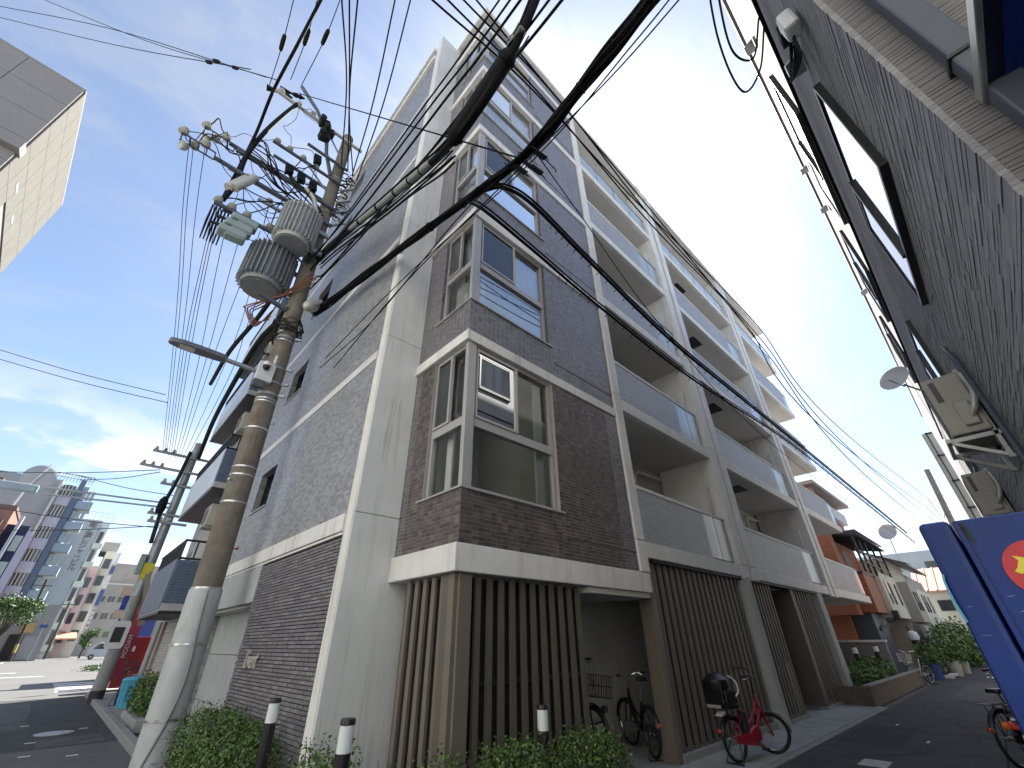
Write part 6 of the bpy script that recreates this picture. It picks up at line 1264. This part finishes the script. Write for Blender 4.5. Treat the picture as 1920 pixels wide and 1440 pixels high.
# ------------------------------------------------------------------ cream tower across the road
TW = thing('panel_tower', 'tall cream panelled tower in the upper left corner of the sky', 'building', (-8, 20, 0))
def quadbox(name, mat, pts, z0, z1, parent): b = MB(); b.prism([(x, y, z0) for x, y in pts], (0, 0, z1-z0)); return b.build(name, mat, parent)
M('f_frame', (0.5, 0.5, 0.5), 0.5); M('panel_grey', (0.30, 0.28, 0.275), 0.9, var=0.05, spec=0.1); M('panel_face', (0.20, 0.192, 0.172), 0.95, var=0.08, spec=0.05)
fx0, fy0, fx1, fy1 = -7.77, 20.0, -8.45, 28.5
quadbox('wall', 'panel_grey', [(fx0, fy0), (fx1, fy1), (fx1-14, fy1), (fx0-14, fy0-0.6)], 0, 23.2, TW)
dn = Vector((1, 0.08, 0)).normalized(); dl = Vector((-0.68, 8.5, 0)).normalized()
for zi in range(8):          # face panels on the sunlit side, with open joints
    for yi in range(7):
        z0 = 12.0+zi*1.4; c = Vector((fx0, fy0, 0))+dl*(0.61+yi*1.218)+dn*0.02+Vector((0, 0, z0+0.7))
        if zi in (3, 5) and yi > 1 and zi == 3: continue
        b = MB(); b.obox(c, dl, (0, 0, 1), dn, 0.6, 0.69, 0.03); b.build('wall_panel', 'panel_face', TW) if 'panel_face' in MT else None
for zi in range(9):
    for xi in range(6):
        z0 = 10.6+zi*1.4; c = Vector((fx0-0.9-xi*1.8, fy0-0.04-(0.9+xi*1.8)*0.043-0.03, z0+0.7)); b = MB(); b.obox(c, (1, 0.043, 0), (0, 0, 1), (0, 1, 0), 0.89, 0.69, 0.03); b.build('wall_panel', 'panel_grey', TW)
b = MB(); b.prism([(fx0+0.05, fy0-0.1, 23.2), (fx1+0.05, fy1+0.05, 23.2), (fx1-14, fy1, 23.2), (fx0-14, fy0-0.7, 23.2)], (0, 0, 0.12)); b.build('parapet_cap', 'panel_grey', TW)
c = Vector((fx0, fy0, 0))+dl*4.6+dn*0.03; 
for (t, z, L) in ((5.4, 17.0, 3.0),): b = MB(); b.obox(Vector((fx0, fy0, z))+dl*t+dn*0.0, dl, (0, 0, 1), dn, L, 0.22, 0.03); b.build('window_slot', 'glass_dark', TW)
for (t, z) in ((4.4, 18.2), (3.6, 16.0), (2.2, 18.3), (2.4, 14.6)): b = MB(); b.obox(Vector((fx0, fy0, z))+dl*t+dn*0.055, dl, (0, 0, 1), dn, 0.35, 0.09, 0.006); b.build('slit_window', 'glass_pale', TW)
MB().box(fx0-3.6, fx0-1.4, fy0-0.25, fy0-0.20, 18.6, 20.0).build('window', 'blue_sign', TW); b = MB(); b.obox((fx0-1.0, fy0-0.2, 18.35), (1, 0.043, 0), (0, 0, 1), (0, 1, 0), 1.1, 0.22, 0.28); b.build('ledge', 'panel_grey', TW)

# ------------------------------------------------------------------ unseen row across the road, added to bounce sunlight onto the shaded walls
M('stucco_pale', (0.70, 0.67, 0.60), 0.8, var=0.08, vs=0.6, streak=0.1); M('stucco_white', (0.76, 0.76, 0.74), 0.8, var=0.06, vs=0.6, streak=0.1)
for (y0, y1, h, mt, lb) in ((-26, -13, 17, 'stucco_white', 'unseen white rendered building across the road behind the camera, added for bounced light'), (-12.5, 2, 21, 'stucco_pale', 'unseen pale cream rendered building across the road beside the camera, added for bounced light'), (2.5, 13, 15, 'stucco_white', 'unseen white rendered building across the road before the cream tower, added for bounced light')):
    o = thing('bounce_building', lb, 'building', (-10, y0, 0), 'unseen bounce row across the road')
    MB().box(-22, -10, y0, y1, 0, h).build('wall', mt, o); MB().box(-22, -9.8, y0-0.1, y1+0.1, h, h+0.4).build('parapet', mt, o)
    for z in range(1, int(h/3.2)):
        n = int((y1-y0)/3)
        for q in range(n):
            ya = y0+(y1-y0)*(q+0.5)/n-0.75; wd = MB().box(-9.99, -9.93, ya-0.06, ya+1.56, z*3.2+0.84, z*3.2+2.36).build('window', 'f_frame', o); MB().box(-9.929, -9.92, ya, ya+1.5, z*3.2+0.9, z*3.2+2.3).build('pane', 'glass_dark', wd)
# ------------------------------------------------------------------ buildings far up the street
def fbox(nm, mat, x0, x1, y0, y1, z0, z1, p, bevel=0): return MB().box(x0, x1, y0, y1, z0, z1).build(nm, mat, p, bevel=bevel)
for nme, c in (('f_orange', (0.33, 0.17, 0.13)), ('f_navy', (0.02, 0.025, 0.07)), ('f_lilac', (0.50, 0.49, 0.55)), ('f_blue', (0.36, 0.46, 0.54)), ('f_deep', (0.15, 0.19, 0.28)), ('f_grey', (0.40, 0.41, 0.42)), ('f_white', (0.66, 0.66, 0.66)), ('f_pink', (0.52, 0.38, 0.37)), ('f_cream', (0.66, 0.64, 0.54)), ('f_beige', (0.40, 0.35, 0.31)), ('f_taupe', (0.36, 0.35, 0.33)), ('f_yellow', (0.60, 0.42, 0.16)), ('f_brown', (0.20, 0.13, 0.10)), ('f_sign', (0.07, 0.12, 0.30)), ('f_green', (0.03, 0.20, 0.10)), ('f_terra', (0.55, 0.28, 0.20))): M(nme, c, 0.75, var=0.10, vs=0.5)
def windows(p, x0, x1, y, zs_, n, w_, h, mat='glass_pale', fr='f_white'):
    for z in zs_:
        for i in range(n):
            x = x0+(x1-x0)*(i+0.5)/n-w_/2
            wd = fbox('window', fr, x-0.08, x+w_+0.08, y-0.06, y-0.01, z-0.08, z+h+0.08, p); fbox('pane', mat, x, x+w_/2-0.04, y-0.09, y-0.062, z, z+h, wd); fbox('pane', mat, x+w_/2+0.04, x+w_, y-0.09, y-0.062, z, z+h, wd)
o = thing('far_building', 'brick-red building with box windows at the left edge of the street', 'building', (-11, 80, 0)); fbox('wall', 'f_orange', -20, -8.9, 80, 90, 0, 16.2, o); fbox('roof', 'f_brown', -20, -8.8, 79.9, 90, 16.2, 16.6, o)
for z in (4.2, 8.6, 12.8):
    bx = fbox('box_window', 'f_brown', -10.9, -9.3, 79.3, 79.99, z-0.2, z+2.0, o); fbox('pane', 'glass_pale', -10.7, -10.15, 79.2, 79.28, z, z+1.8, bx); fbox('pane', 'glass_pale', -10.05, -9.5, 79.2, 79.28, z, z+1.8, bx)
    fbox('window', 'glass_dark', -14.5, -12.5, 79.9, 79.98, z, z+1.6, o)
fbox('roof_pergola', 'f_brown', -16, -11.5, 81, 86, 19.6, 19.9, o); [fbox('pergola_post', 'rail_black', x, x+0.15, 81.2, 81.4, 16.6, 19.6, o) for x in (-15.8, -14, -12.5, -11.7)]; fbox('roof_room', 'f_white', -16.5, -13, 84, 89, 16.6, 21.5, o)
o = thing('far_building', 'narrow dark navy building beside the brick-red one', 'building', (-8, 81, 0)); fbox('wall', 'f_navy', -8.88, -6.9, 81, 91, 0, 14.6, o); fbox('corner_fin', 'f_lilac', -8.1, -7.8, 80.2, 81, 0, 15.6, o); [fbox('window', 'glass_pale', -7.7, -7.0, 80.9, 80.98, z, z+1.8, o) for z in (2.5, 5.5, 8.6, 11.6)]
o = thing('far_building', 'tall pale building with curved bay windows and light blue balconies', 'building', (-8, 100, 0)); fbox('wall', 'f_grey', -18, -7.8, 100, 112, 0, 25.2, o); fbox('bay_wall', 'f_lilac', -7.78, -5.72, 99.8, 112, 0, 24.0, o); fbox('corner_fin', 'f_white', -7.95, -7.6, 99.2, 99.8, 0, 24.5, o); fbox('corner_stripe', 'f_deep', -5.7, -5.0, 99.6, 112, 0, 25.6, o); fbox('side_wall', 'f_blue', -4.98, -4.3, 100.4, 112, 0, 24.8, o)
for k in range(7):
    z = 1.0+k*3.35
    b = MB(); b.lathe((-6.7, 100.0, z), [(1.0, 0), (1.0, 1.55), (0.97, 1.6)], 22); b.build('bay_parapet', 'f_lilac', o, smooth=True); b = MB(); b.lathe((-6.7, 100.0, z+1.62), [(0.9, 0), (0.9, 1.7)], 22); by = b.build('bay_window', 'glass_dark', o, smooth=True)
    for a in (-2.5, -2.0, -1.57, -1.1, -0.6): bb_ = Vector((-6.7+0.93*math.cos(a), 100+0.93*math.sin(a), z+2.47)); b = MB(); b.obox(bb_, (math.cos(a+1.57), math.sin(a+1.57), 0), (math.cos(a), math.sin(a), 0), (0, 0, 1), 0.06, 0.03, 0.84); b.build('mullion', 'f_cream', by)
    fbox('balcony', 'f_blue', -4.96, -2.9, 99.8, 103, z, z+1.25, o); fbox('balcony_soffit', 'f_beige', -4.9, -3.0, 99.9, 102.9, z-0.12, z-0.005, o)
    [fbox('pane', 'glass_pale', -4.8+q*0.55, -4.35+q*0.55, 100.2, 100.38, z+1.4, z+3.0, o) for q in range(3)]
b = MB()
for q in range(14): b.bar((-9.5+q*0.4, 100.2, 25.2), (-9.5+q*0.4, 100.2, 26.4), 0.05)
b.bar((-9.5, 100.2, 26.4), (-4.2, 100.2, 26.4), 0.08); b.bar((-9.5, 100.2, 25.8), (-4.2, 100.2, 25.8), 0.05); b.build('roof_railing', 'rail_black', o)
o = thing('antenna_dish', 'large round grey dish on a mast above the street, before the pale building', 'dish', (-10, 92, 20)); b = MB(); b.lathe((-9.9, 92, 23.3), [(0.1, 0.1), (1.5, 0.15), (1.9, 0.35), (1.93, 0.36), (1.5, 0.0), (0.1, -0.1)], 30, (0.15, 1, -0.1)); b.build('reflector', 'f_grey', o, smooth=True); b = MB(); b.bar((-9.3, 91.7, 25.1), (-10.4, 91.7, 21.4), 0.18); b.bar((-10.4, 91.8, 21.4), (-11, 92.5, 16.6), 0.22); b.build('mast', 'f_white', o)
o = thing('far_building', 'grey building with vertical brown Japanese lettering on its blank wall', 'building', (-2, 112, 0)); fbox('wall', 'f_grey', -5.5, -0.7, 112, 126, 0, 21.9, o); fbox('front_wall', 'f_white', -0.68, 0.5, 112.3, 126, 0, 21.6, o)
for k in range(6): fbox('window', 'glass_dark', -0.35, 0.2, 112.2, 112.29, 2+k*3.2, 4+k*3.2, o); fbox('balcony', 'f_cream', -0.6, 0.75, 111.6, 112.2, 1+k*3.2, 1.9+k*3.2, o)
for i, ch in enumerate('堀ノ瀬レジャービル'): text_mesh('lettering', ch, 1.15, 'f_brown', o, 0.03, 0, face_m((-1.85, 111.95, 21.0-i*0.93), (1, 0, 0), (0, 0, 1)))
b = MB()
for q in range(6): b.bar((-4+q*0.9, 112.5, 21.9), (-4+q*0.9, 112.5, 23.4), 0.05)
b.bar((-4, 112.5, 23.4), (0.5, 112.5, 23.4), 0.06); b.build('roof_railing', 'steel', o)
o = thing('far_building', 'narrow pink building with a terracotta shop canopy', 'building', (0.9, 116, 0)); fbox('wall', 'f_pink', 0.55, 1.9, 116, 126, 0, 14.6, o); [fbox('window', 'glass_dark', 0.8, 1.5, 115.9, 115.98, 2.2+k*2.9, 3.9+k*2.9, o) for k in range(4)]; [fbox('hanging_sign', m_, 0.0, 0.6, 115.2, 115.4, z, z+1.0, o) for m_, z in (('f_green', 11.5), ('f_sign', 10.3), ('f_yellow', 8.6), ('sticker_red', 7.0))]
b = MB(); b.prism([(0.2, 114, 2.7), (3.2, 114, 2.7), (3.0, 116, 3.6), (0.4, 116, 3.6)], (0, 0, 0.2)); b.build('canopy', 'f_terra', o)
o = thing('far_building', 'cream building stacked with vertical signs near the van', 'building', (2.8, 118, 0)); fbox('wall', 'f_cream', 1.92, 3.6, 118, 128, 0, 17.6, o); fbox('roof_hut', 'f_taupe', 1.0, 3.5, 119, 127, 17.6, 19.4, o)
[fbox('hanging_sign', m_, 3.62, 4.2, 117.2, 117.4, z, z+h, o) for m_, z, h in (('f_white', 15.2, 2.2), ('f_sign', 13.6, 1.3), ('f_white', 11.0, 2.3), ('f_sign', 8.2, 2.6), ('f_white', 3.6, 4.2))]; [fbox('window', 'glass_dark', 2.2, 3.2, 117.9, 117.98, 2.5+k*3, 4.2+k*3, o) for k in range(5)]
for i, ch in enumerate('マンション'): text_mesh('lettering', ch, 0.7, 'plastic_dark', o, 0.02, 0, face_m((3.9, 117.15, 7.3-i*0.78), (1, 0, 0), (0, 0, 1)))
o = thing('far_building', 'wide beige building closing the view at the end of the street', 'building', (7, 140, 0)); fbox('wall', 'f_beige', 3.5, 16, 140, 155, 0, 18.2, o); fbox('lower_wing', 'f_taupe', 3.0, 9.2, 134, 139.9, 0, 13.2, o); windows(o, 4.0, 9.0, 134, (3.2, 6.6, 9.8), 3, 1.1, 1.1, 'glass_dark', 'f_grey'); fbox('wing_ledge', 'f_white', 2.9, 9.3, 133.9, 139.9, 13.2, 13.5, o)
o = thing('shop_front', 'street-level shop with yellow sign and dark shutters left of the junction', 'building', (-4, 98, 0)); fbox('wall', 'f_taupe', -6.2, -0.6, 98.2, 99.2, 0, 7.0, o); fbox('sign_board', 'f_yellow', -3.6, -2.3, 98.0, 98.18, 3.4, 4.6, o); fbox('shutter', 'rail_black', -4.4, -3.0, 98.05, 98.18, 0.1, 3.2, o); fbox('shutter', 'f_grey', -2.8, -1.0, 98.05, 98.18, 0.1, 3.0, o); fbox('window', 'glass_pale', -2.9, -2.2, 98.05, 98.18, 5.0, 6.4, o)
o = thing('road_sign', 'small blue direction sign on a thin post at the junction', 'sign', (-1.3, 90, 0)); b = MB(); b.cyl((-1.3, 90, 0), (-1.3, 90, 4.4), 0.05, 0.05, 8); b.build('post', 'steel', o); fbox('plate', 'f_sign', -1.7, -0.9, 89.9, 89.95, 3.8, 4.2, o)
o = thing('utility_pole', 'distant pole with a yellow-black foot at the left of the junction', 'utility pole', (-3, 95, 0)); b = MB(); b.tube([(-3.0, 95, 0), (-3.5, 95, 10)], [0.2, 0.14], 10); b.build('shaft', 'bark', o, smooth=True); b = MB(); b.tube([(-3.02, 95, 1.0), (-3.07, 95, 2.0)], [0.21, 0.205], 10); b.build('marker_band', 'f_yellow', o); b = MB(); b.bar((-4.6, 95, 9.2), (-2.6, 95, 9.2), 0.12); b.build('crossarm', 'galv_dark', o)
o = thing('utility_pole', 'thin distant pole before the pink building', 'utility pole', (0.6, 108, 0)); b = MB(); b.tube([(0.3, 108, 0), (0.1, 108, 8)], [0.2, 0.14], 10); b.build('shaft', 'bark', o, smooth=True); b = MB(); b.bar((-0.8, 108, 7.6), (0.9, 108, 7.6), 0.12); b.build('crossarm', 'galv_dark', o)
# van
VN = thing('van', 'white delivery van with dark windows parked at the far junction', 'van', (6.0, 95, 0))
b = MB(); b.prism([(4.5, 94.2, 0.35), (7.6, 94.2, 0.35), (7.6, 94.2, 1.95), (7.3, 94.2, 2.12), (5.4, 94.2, 2.12), (4.75, 94.2, 1.35), (4.5, 94.2, 1.15)], (0, 1.7, 0)); b.build('body', 'f_white', VN, bevel=0.08)
b = MB(); b.prism([(4.95, 94.18, 1.30), (5.5, 94.18, 1.95), (7.3, 94.18, 1.92), (7.35, 94.18, 1.32)], (0, 0.015, 0)); b.build('side_window', 'glass_dark', VN); b = MB(); b.box(5.3, 7.3, 94.3, 95.8, 2.13, 2.2); b.build('roof_stripe', 'f_blue', VN)
for x in (5.1, 7.0): b = MB(); b.lathe((x, 94.17, 0.33), [(0.33, 0), (0.33, 0.2), (0.2, 0.22)], 18, (0, 1, 0)); w_ = b.build('wheel', 'rubber', VN, smooth=True); b = MB(); b.lathe((x, 94.15, 0.33), [(0.18, 0), (0.16, 0.015)], 14, (0, 1, 0)); b.build('rim', 'steel', w_)
MB().box(4.46, 4.52, 94.5, 95.6, 0.75, 0.95).build('headlight', 'lens', VN)
# street trees
def tree(label, x, y, h, r_, seed, n=2600, leaf=0.22, cat='tree'):
    rnd = random.Random(seed); o = thing('street_tree', label, cat, (x, y, 0)); b = MB(); b.tube([(x, y, 0), (x+0.1, y, h*0.35), (x, y, h*0.7)], [0.16, 0.12, 0.05], 8)
    bl = []
    for q in range(9):
        a = rnd.uniform(0, 6.28); d = rnd.uniform(0.2, 0.9)*r_; zz = h*rnd.uniform(0.45, 0.95); p = (x+math.cos(a)*d, y+math.sin(a)*d, zz); bl.append((p[0], p[1], p[2], r_*rnd.uniform(0.3, 0.5), r_*rnd.uniform(0.3, 0.5), h*rnd.uniform(0.08, 0.14))); b.tube([(x, y, h*0.35), ((x+p[0])/2, (y+p[1])/2, zz*0.8), p], [0.07, 0.05, 0.02], 5)
    b.build('trunk', 'bark', o, smooth=True); leaf_mass(bl, n, leaf, seed).build('crown', LM, o, fixn=False)
tree('leafy street tree with open crown at the left edge', -4.9, 88, 7.2, 2.2, 21); tree('second leafy tree at the far left kerb', -7.2, 90, 6.8, 2.0, 22); tree('small round tree before the beige building', 4.4, 108, 4.2, 1.2, 23, 1200)
shrub('shrub', 'strip of grass-green planting on the junction island', (4, 50, 0), [(4.2, 50.5, 0.15, 1.6, 1.2, 0.25)], 1500, 0.12, 31)

# ------------------------------------------------------------------ alley houses beyond the apartment building
LW = thing('low_wall', 'low grey tiled wall with white cap closing the end of the apartment terrace', 'wall', (24, 4.2, 0)); MB().box(24.0, 24.2, 3.95, 7.4, 0, 1.42).build('wall', 'tile_low_wall', LW); MB().box(23.96, 24.24, 3.9, 7.4, 1.422, 1.50).build('cap', 'white_slab', LW)
H1 = thing('orange_house', 'orange-tiled house with a projecting upper box and black pergola in the alley', 'building', (28, 5, 0))
MB().box(28.0, 36, 5.6, 12, 0, 9.0).build('side_wall', 'tile_orange', H1); MB().box(28.2, 31, 4.4, 5.58, 2.6, 4.3).build('projecting_box', 'tile_orange', H1, bevel=0.01)
MB().box(27.2, 28.0, 5.0, 12, 2.5, 8.6).build('end_face', 'tile_orange', H1); MB().box(28.4, 31.5, 4.75, 5.58, 0, 2.58).build('porch_wall', 'pipe_slate', H1); MB().box(28.18, 31.02, 4.38, 5.58, 4.302, 4.40).build('balcony_floor', 'alu_dark', H1)
MB().box(31.0, 36, 4.2, 5.58, 2.45, 4.6).build('front_wall', 'f_cream', H1); [MB().box(x, x+0.35, 4.16, 4.198, 3.1, 4.2).build('window', 'glass_dark', H1) for x in (31.8, 32.8, 34.6)]
MB().box(28.2, 36, 5.3, 5.58, 7.9, 8.6).build('upper_front', 'f_white', H1); b = MB(); b.tube([(31.2, 4.3, 2.3), (30.6, 4.5, 2.15), (28.9, 4.7, 1.9)], 0.06, 8); b.build('downpipe', 'plastic_dark', H1); MB().box(30.9, 31.3, 4.05, 4.3, 2.35, 2.75).build('rain_head', 'plastic_dark', H1, bevel=0.02)
b = MB()
for x in (28.3, 29.6, 31.0, 33, 35.5): b.box(x, x+0.09, 4.2, 4.29, 4.4, 6.1)
for z in (4.85, 5.35): b.box(28.3, 35.6, 4.2, 4.26, z, z+0.06)
b.build('balcony_frame', 'rail_black', H1)
for q in range(14): b = MB(); b.bar((28.3+q*0.55, 4.0, 6.1), (28.3+q*0.55, 5.58, 6.35), 0.07, 0.08); b.build('pergola_rafter', 'rail_black', H1)
M('poly_roof', (0.55, 0.50, 0.66), 0.2, var=0.1); MB().box(28.3, 35.6, 4.0, 5.5, 6.36, 6.38).build('pergola_sheet', 'poly_roof', H1); MB().box(28.6, 29.9, 4.95, 5.0, 4.45, 5.5).build('bamboo_screen', 'corrugated', H1)
MB().box(28, 36.1, 4.9, 12.1, 9.0, 9.2).build('roof', 'f_beige', H1)
H2 = thing('cream_house', 'row of cream and grey houses with small windows and lean-to roofs down the alley', 'building', (36, 4.2, 0))
MB().box(36.02, 42, 4.3, 12, 0, 5.8).build('wall', 'f_cream', H2); MB().box(36.02, 39, 3.7, 4.28, 2.3, 4.4).build('oriel', 'f_taupe', H2); MB().box(39.05, 45, 3.7, 4.28, 2.1, 4.2).build('oriel', 'f_cream', H2); MB().box(42.02, 52, 4.4, 12, 0, 5.4).build('wall', 'f_taupe', H2)
[MB().box(x, x+0.5, 3.66, 3.698, 2.9, 3.9).build('window', 'glass_dark', H2) for x in (36.6, 37.6, 40, 41.2, 43)]; b = MB(); b.prism([(36, 3.3, 5.3), (36, 5.5, 6.3), (36, 5.5, 6.4), (36, 3.3, 5.4)], (9, 0, 0)); b.build('lean_to_roof', 'pipe_slate', H2)
MB().box(36.1, 52, 3.9, 4.28, 0, 2.2).build('base_wall', 'concrete', H2); MB().box(34.6, 38.5, 3.65, 3.85, 0, 2.1).build('garden_wall', 'f_grey', H2)
b = MB()
for q in range(7): b.box(32.3+q*0.09, 32.34+q*0.09, 4.12, 4.16, 0.9, 2.0)
b.box(32.25, 32.95, 4.1, 4.17, 2.0, 2.05); b.box(32.25, 32.95, 4.1, 4.17, 0.85, 0.9); b.build('window_grille', 'rail_black', H2)
o = thing('satellite_dish', 'round grey satellite dish on the alley roofs against the sky', 'satellite dish', (44, 4.5, 6)); b = MB(); b.lathe((44, 4.2, 8.4), [(0.05, 0), (0.45, 0.08), (0.6, 0.2), (0.45, 0.1), (0.02, 0.03)], 22, (-0.9, 0.2, 0.3)); b.build('dish', 'f_grey', o, smooth=True); b = MB(); b.cyl((44.2, 4.4, 5.8), (44.1, 4.3, 8.3), 0.04, 0.04, 8); b.build('mast', 'steel', o)
H3 = thing('gable_house', 'plastered house with an orange ribbed roof at the end of the alley', 'building', (52, 3, 0)); MB().box(54, 64, -3, 5.0, 0, 4.9).build('wall', 'f_cream', H3); b = MB(); b.prism([(53.6, -3.4, 4.8), (53.6, 5.3, 4.8), (58.5, 5.3, 7.0), (58.5, -3.4, 7.0)], (0, 0, 0.12)); b.build('roof', 'f_terra', H3)
for q in range(14): y = -3.2+q*0.63; b = MB(); b.bar((53.6, y, 4.95), (58.5, y, 7.15), 0.10, 0.08); b.build('roof_rib', 'f_terra', H3)
[MB().box(53.93, 53.99, y, y+0.9, z, z+0.8).build('window', 'glass_dark', H3) for (y, z) in ((3.2, 3.4), (1.8, 3.3), (3.9, 1.2), (2.4, 1.3))]
H4 = thing('far_building', 'plain white building behind the alley roofs', 'building', (90, 6, 0)); MB().box(90, 105, -6, 16, 0, 12.5).build('wall', 'f_white', H4); [MB().box(89.93, 89.99, y, y+1.2, z, z+1.0).build('window', 'glass_dark', H4) for y in (2, 5, 8, 11) for z in (4, 7.2, 10)]
H5 = thing('far_building', 'pale tall building with scaffold frames behind the second air conditioner', 'building', (34, -0.6, 0)); MB().box(34, 42, -9, -0.35, 0, 12.0).build('wall', 'f_grey', H5); MB().box(33.95, 33.99, -0.9, -0.4, 0, 12).build('edge_strip', 'f_cream', H5)
b = MB(); [b.box(33.8, 33.86, -2.4, -0.5, z, z+0.08) for z in (7.5, 9, 10.5, 11.9)]; [b.box(33.8, 33.86, y, y+0.06, 6, 12) for y in (-0.6, -1.2, -1.8, -2.4)]; b.build('frame_grid', 'rail_black', H5)
# pots and plants at the end of the alley
for i, (x, y, s, m_, lb) in enumerate(((31.3, 2.9, 0.3, 'f_cream', 'tall cream plant pot at the end of the alley'), (33.5, 2.75, 0.26, 'f_cream', 'smaller cream plant pot behind the tall one'), (28.6, 3.35, 0.28, 'f_sign', 'dark blue pot beside the silver bicycle'))):
    o = thing('plant_pot', lb, 'plant pot', (x, y, 0)); b = MB(); b.lathe((x, y, 0), [(s*0.65, 0), (s, s*1.9), (s*1.06, s*2.0), (s*0.9, s*2.0)], 18); b.build('pot', m_, o, smooth=True); leaf_mass([(x, y, s*2+0.35, 0.4, 0.4, 0.4)], 500, 0.12, 40+i).build('plant', LM, o, fixn=False, kind='stuff')
o = thing('cardboard_pile', 'pale folded sheets lying on the ground by the pots', 'litter', (29.8, 3.1, 0)); MB().box(29.4, 30.2, 2.9, 3.2, 0.004, 0.10).build('sheet', 'paper_white', o); MB().box(29.6, 30.4, 2.8, 3.05, 0.102, 0.16).build('sheet', 'paper_white', o)
shrub('shrub', 'dense overgrown bushes against the house at the end of the alley', (38, 3.4, 0), [(34.5, 3.3, 1.0, 1.2, 0.5, 0.9), (37, 3.2, 1.1, 1.5, 0.6, 1.0), (41, 3.0, 1.2, 1.8, 0.8, 1.1), (46, 2.6, 1.0, 2.0, 1.0, 1.0)], 6000, 0.16, 51)
o = thing('helmet_lamp', 'white globe lamp on a dark post by the grey garden wall', 'lamp', (31.2, 3.9, 0)); b = MB(); b.cyl((31.2, 3.9, 0), (31.2, 3.9, 1.45), 0.16, 0.16, 14); b.build('post', 'plastic_dark', o, smooth=True); b = MB(); b.lathe((31.2, 3.9, 1.45), [(0.2, 0), (0.25, 0.15), (0.2, 0.33), (0.05, 0.4)], 16); b.build('globe', 'bollard_white', o, smooth=True)
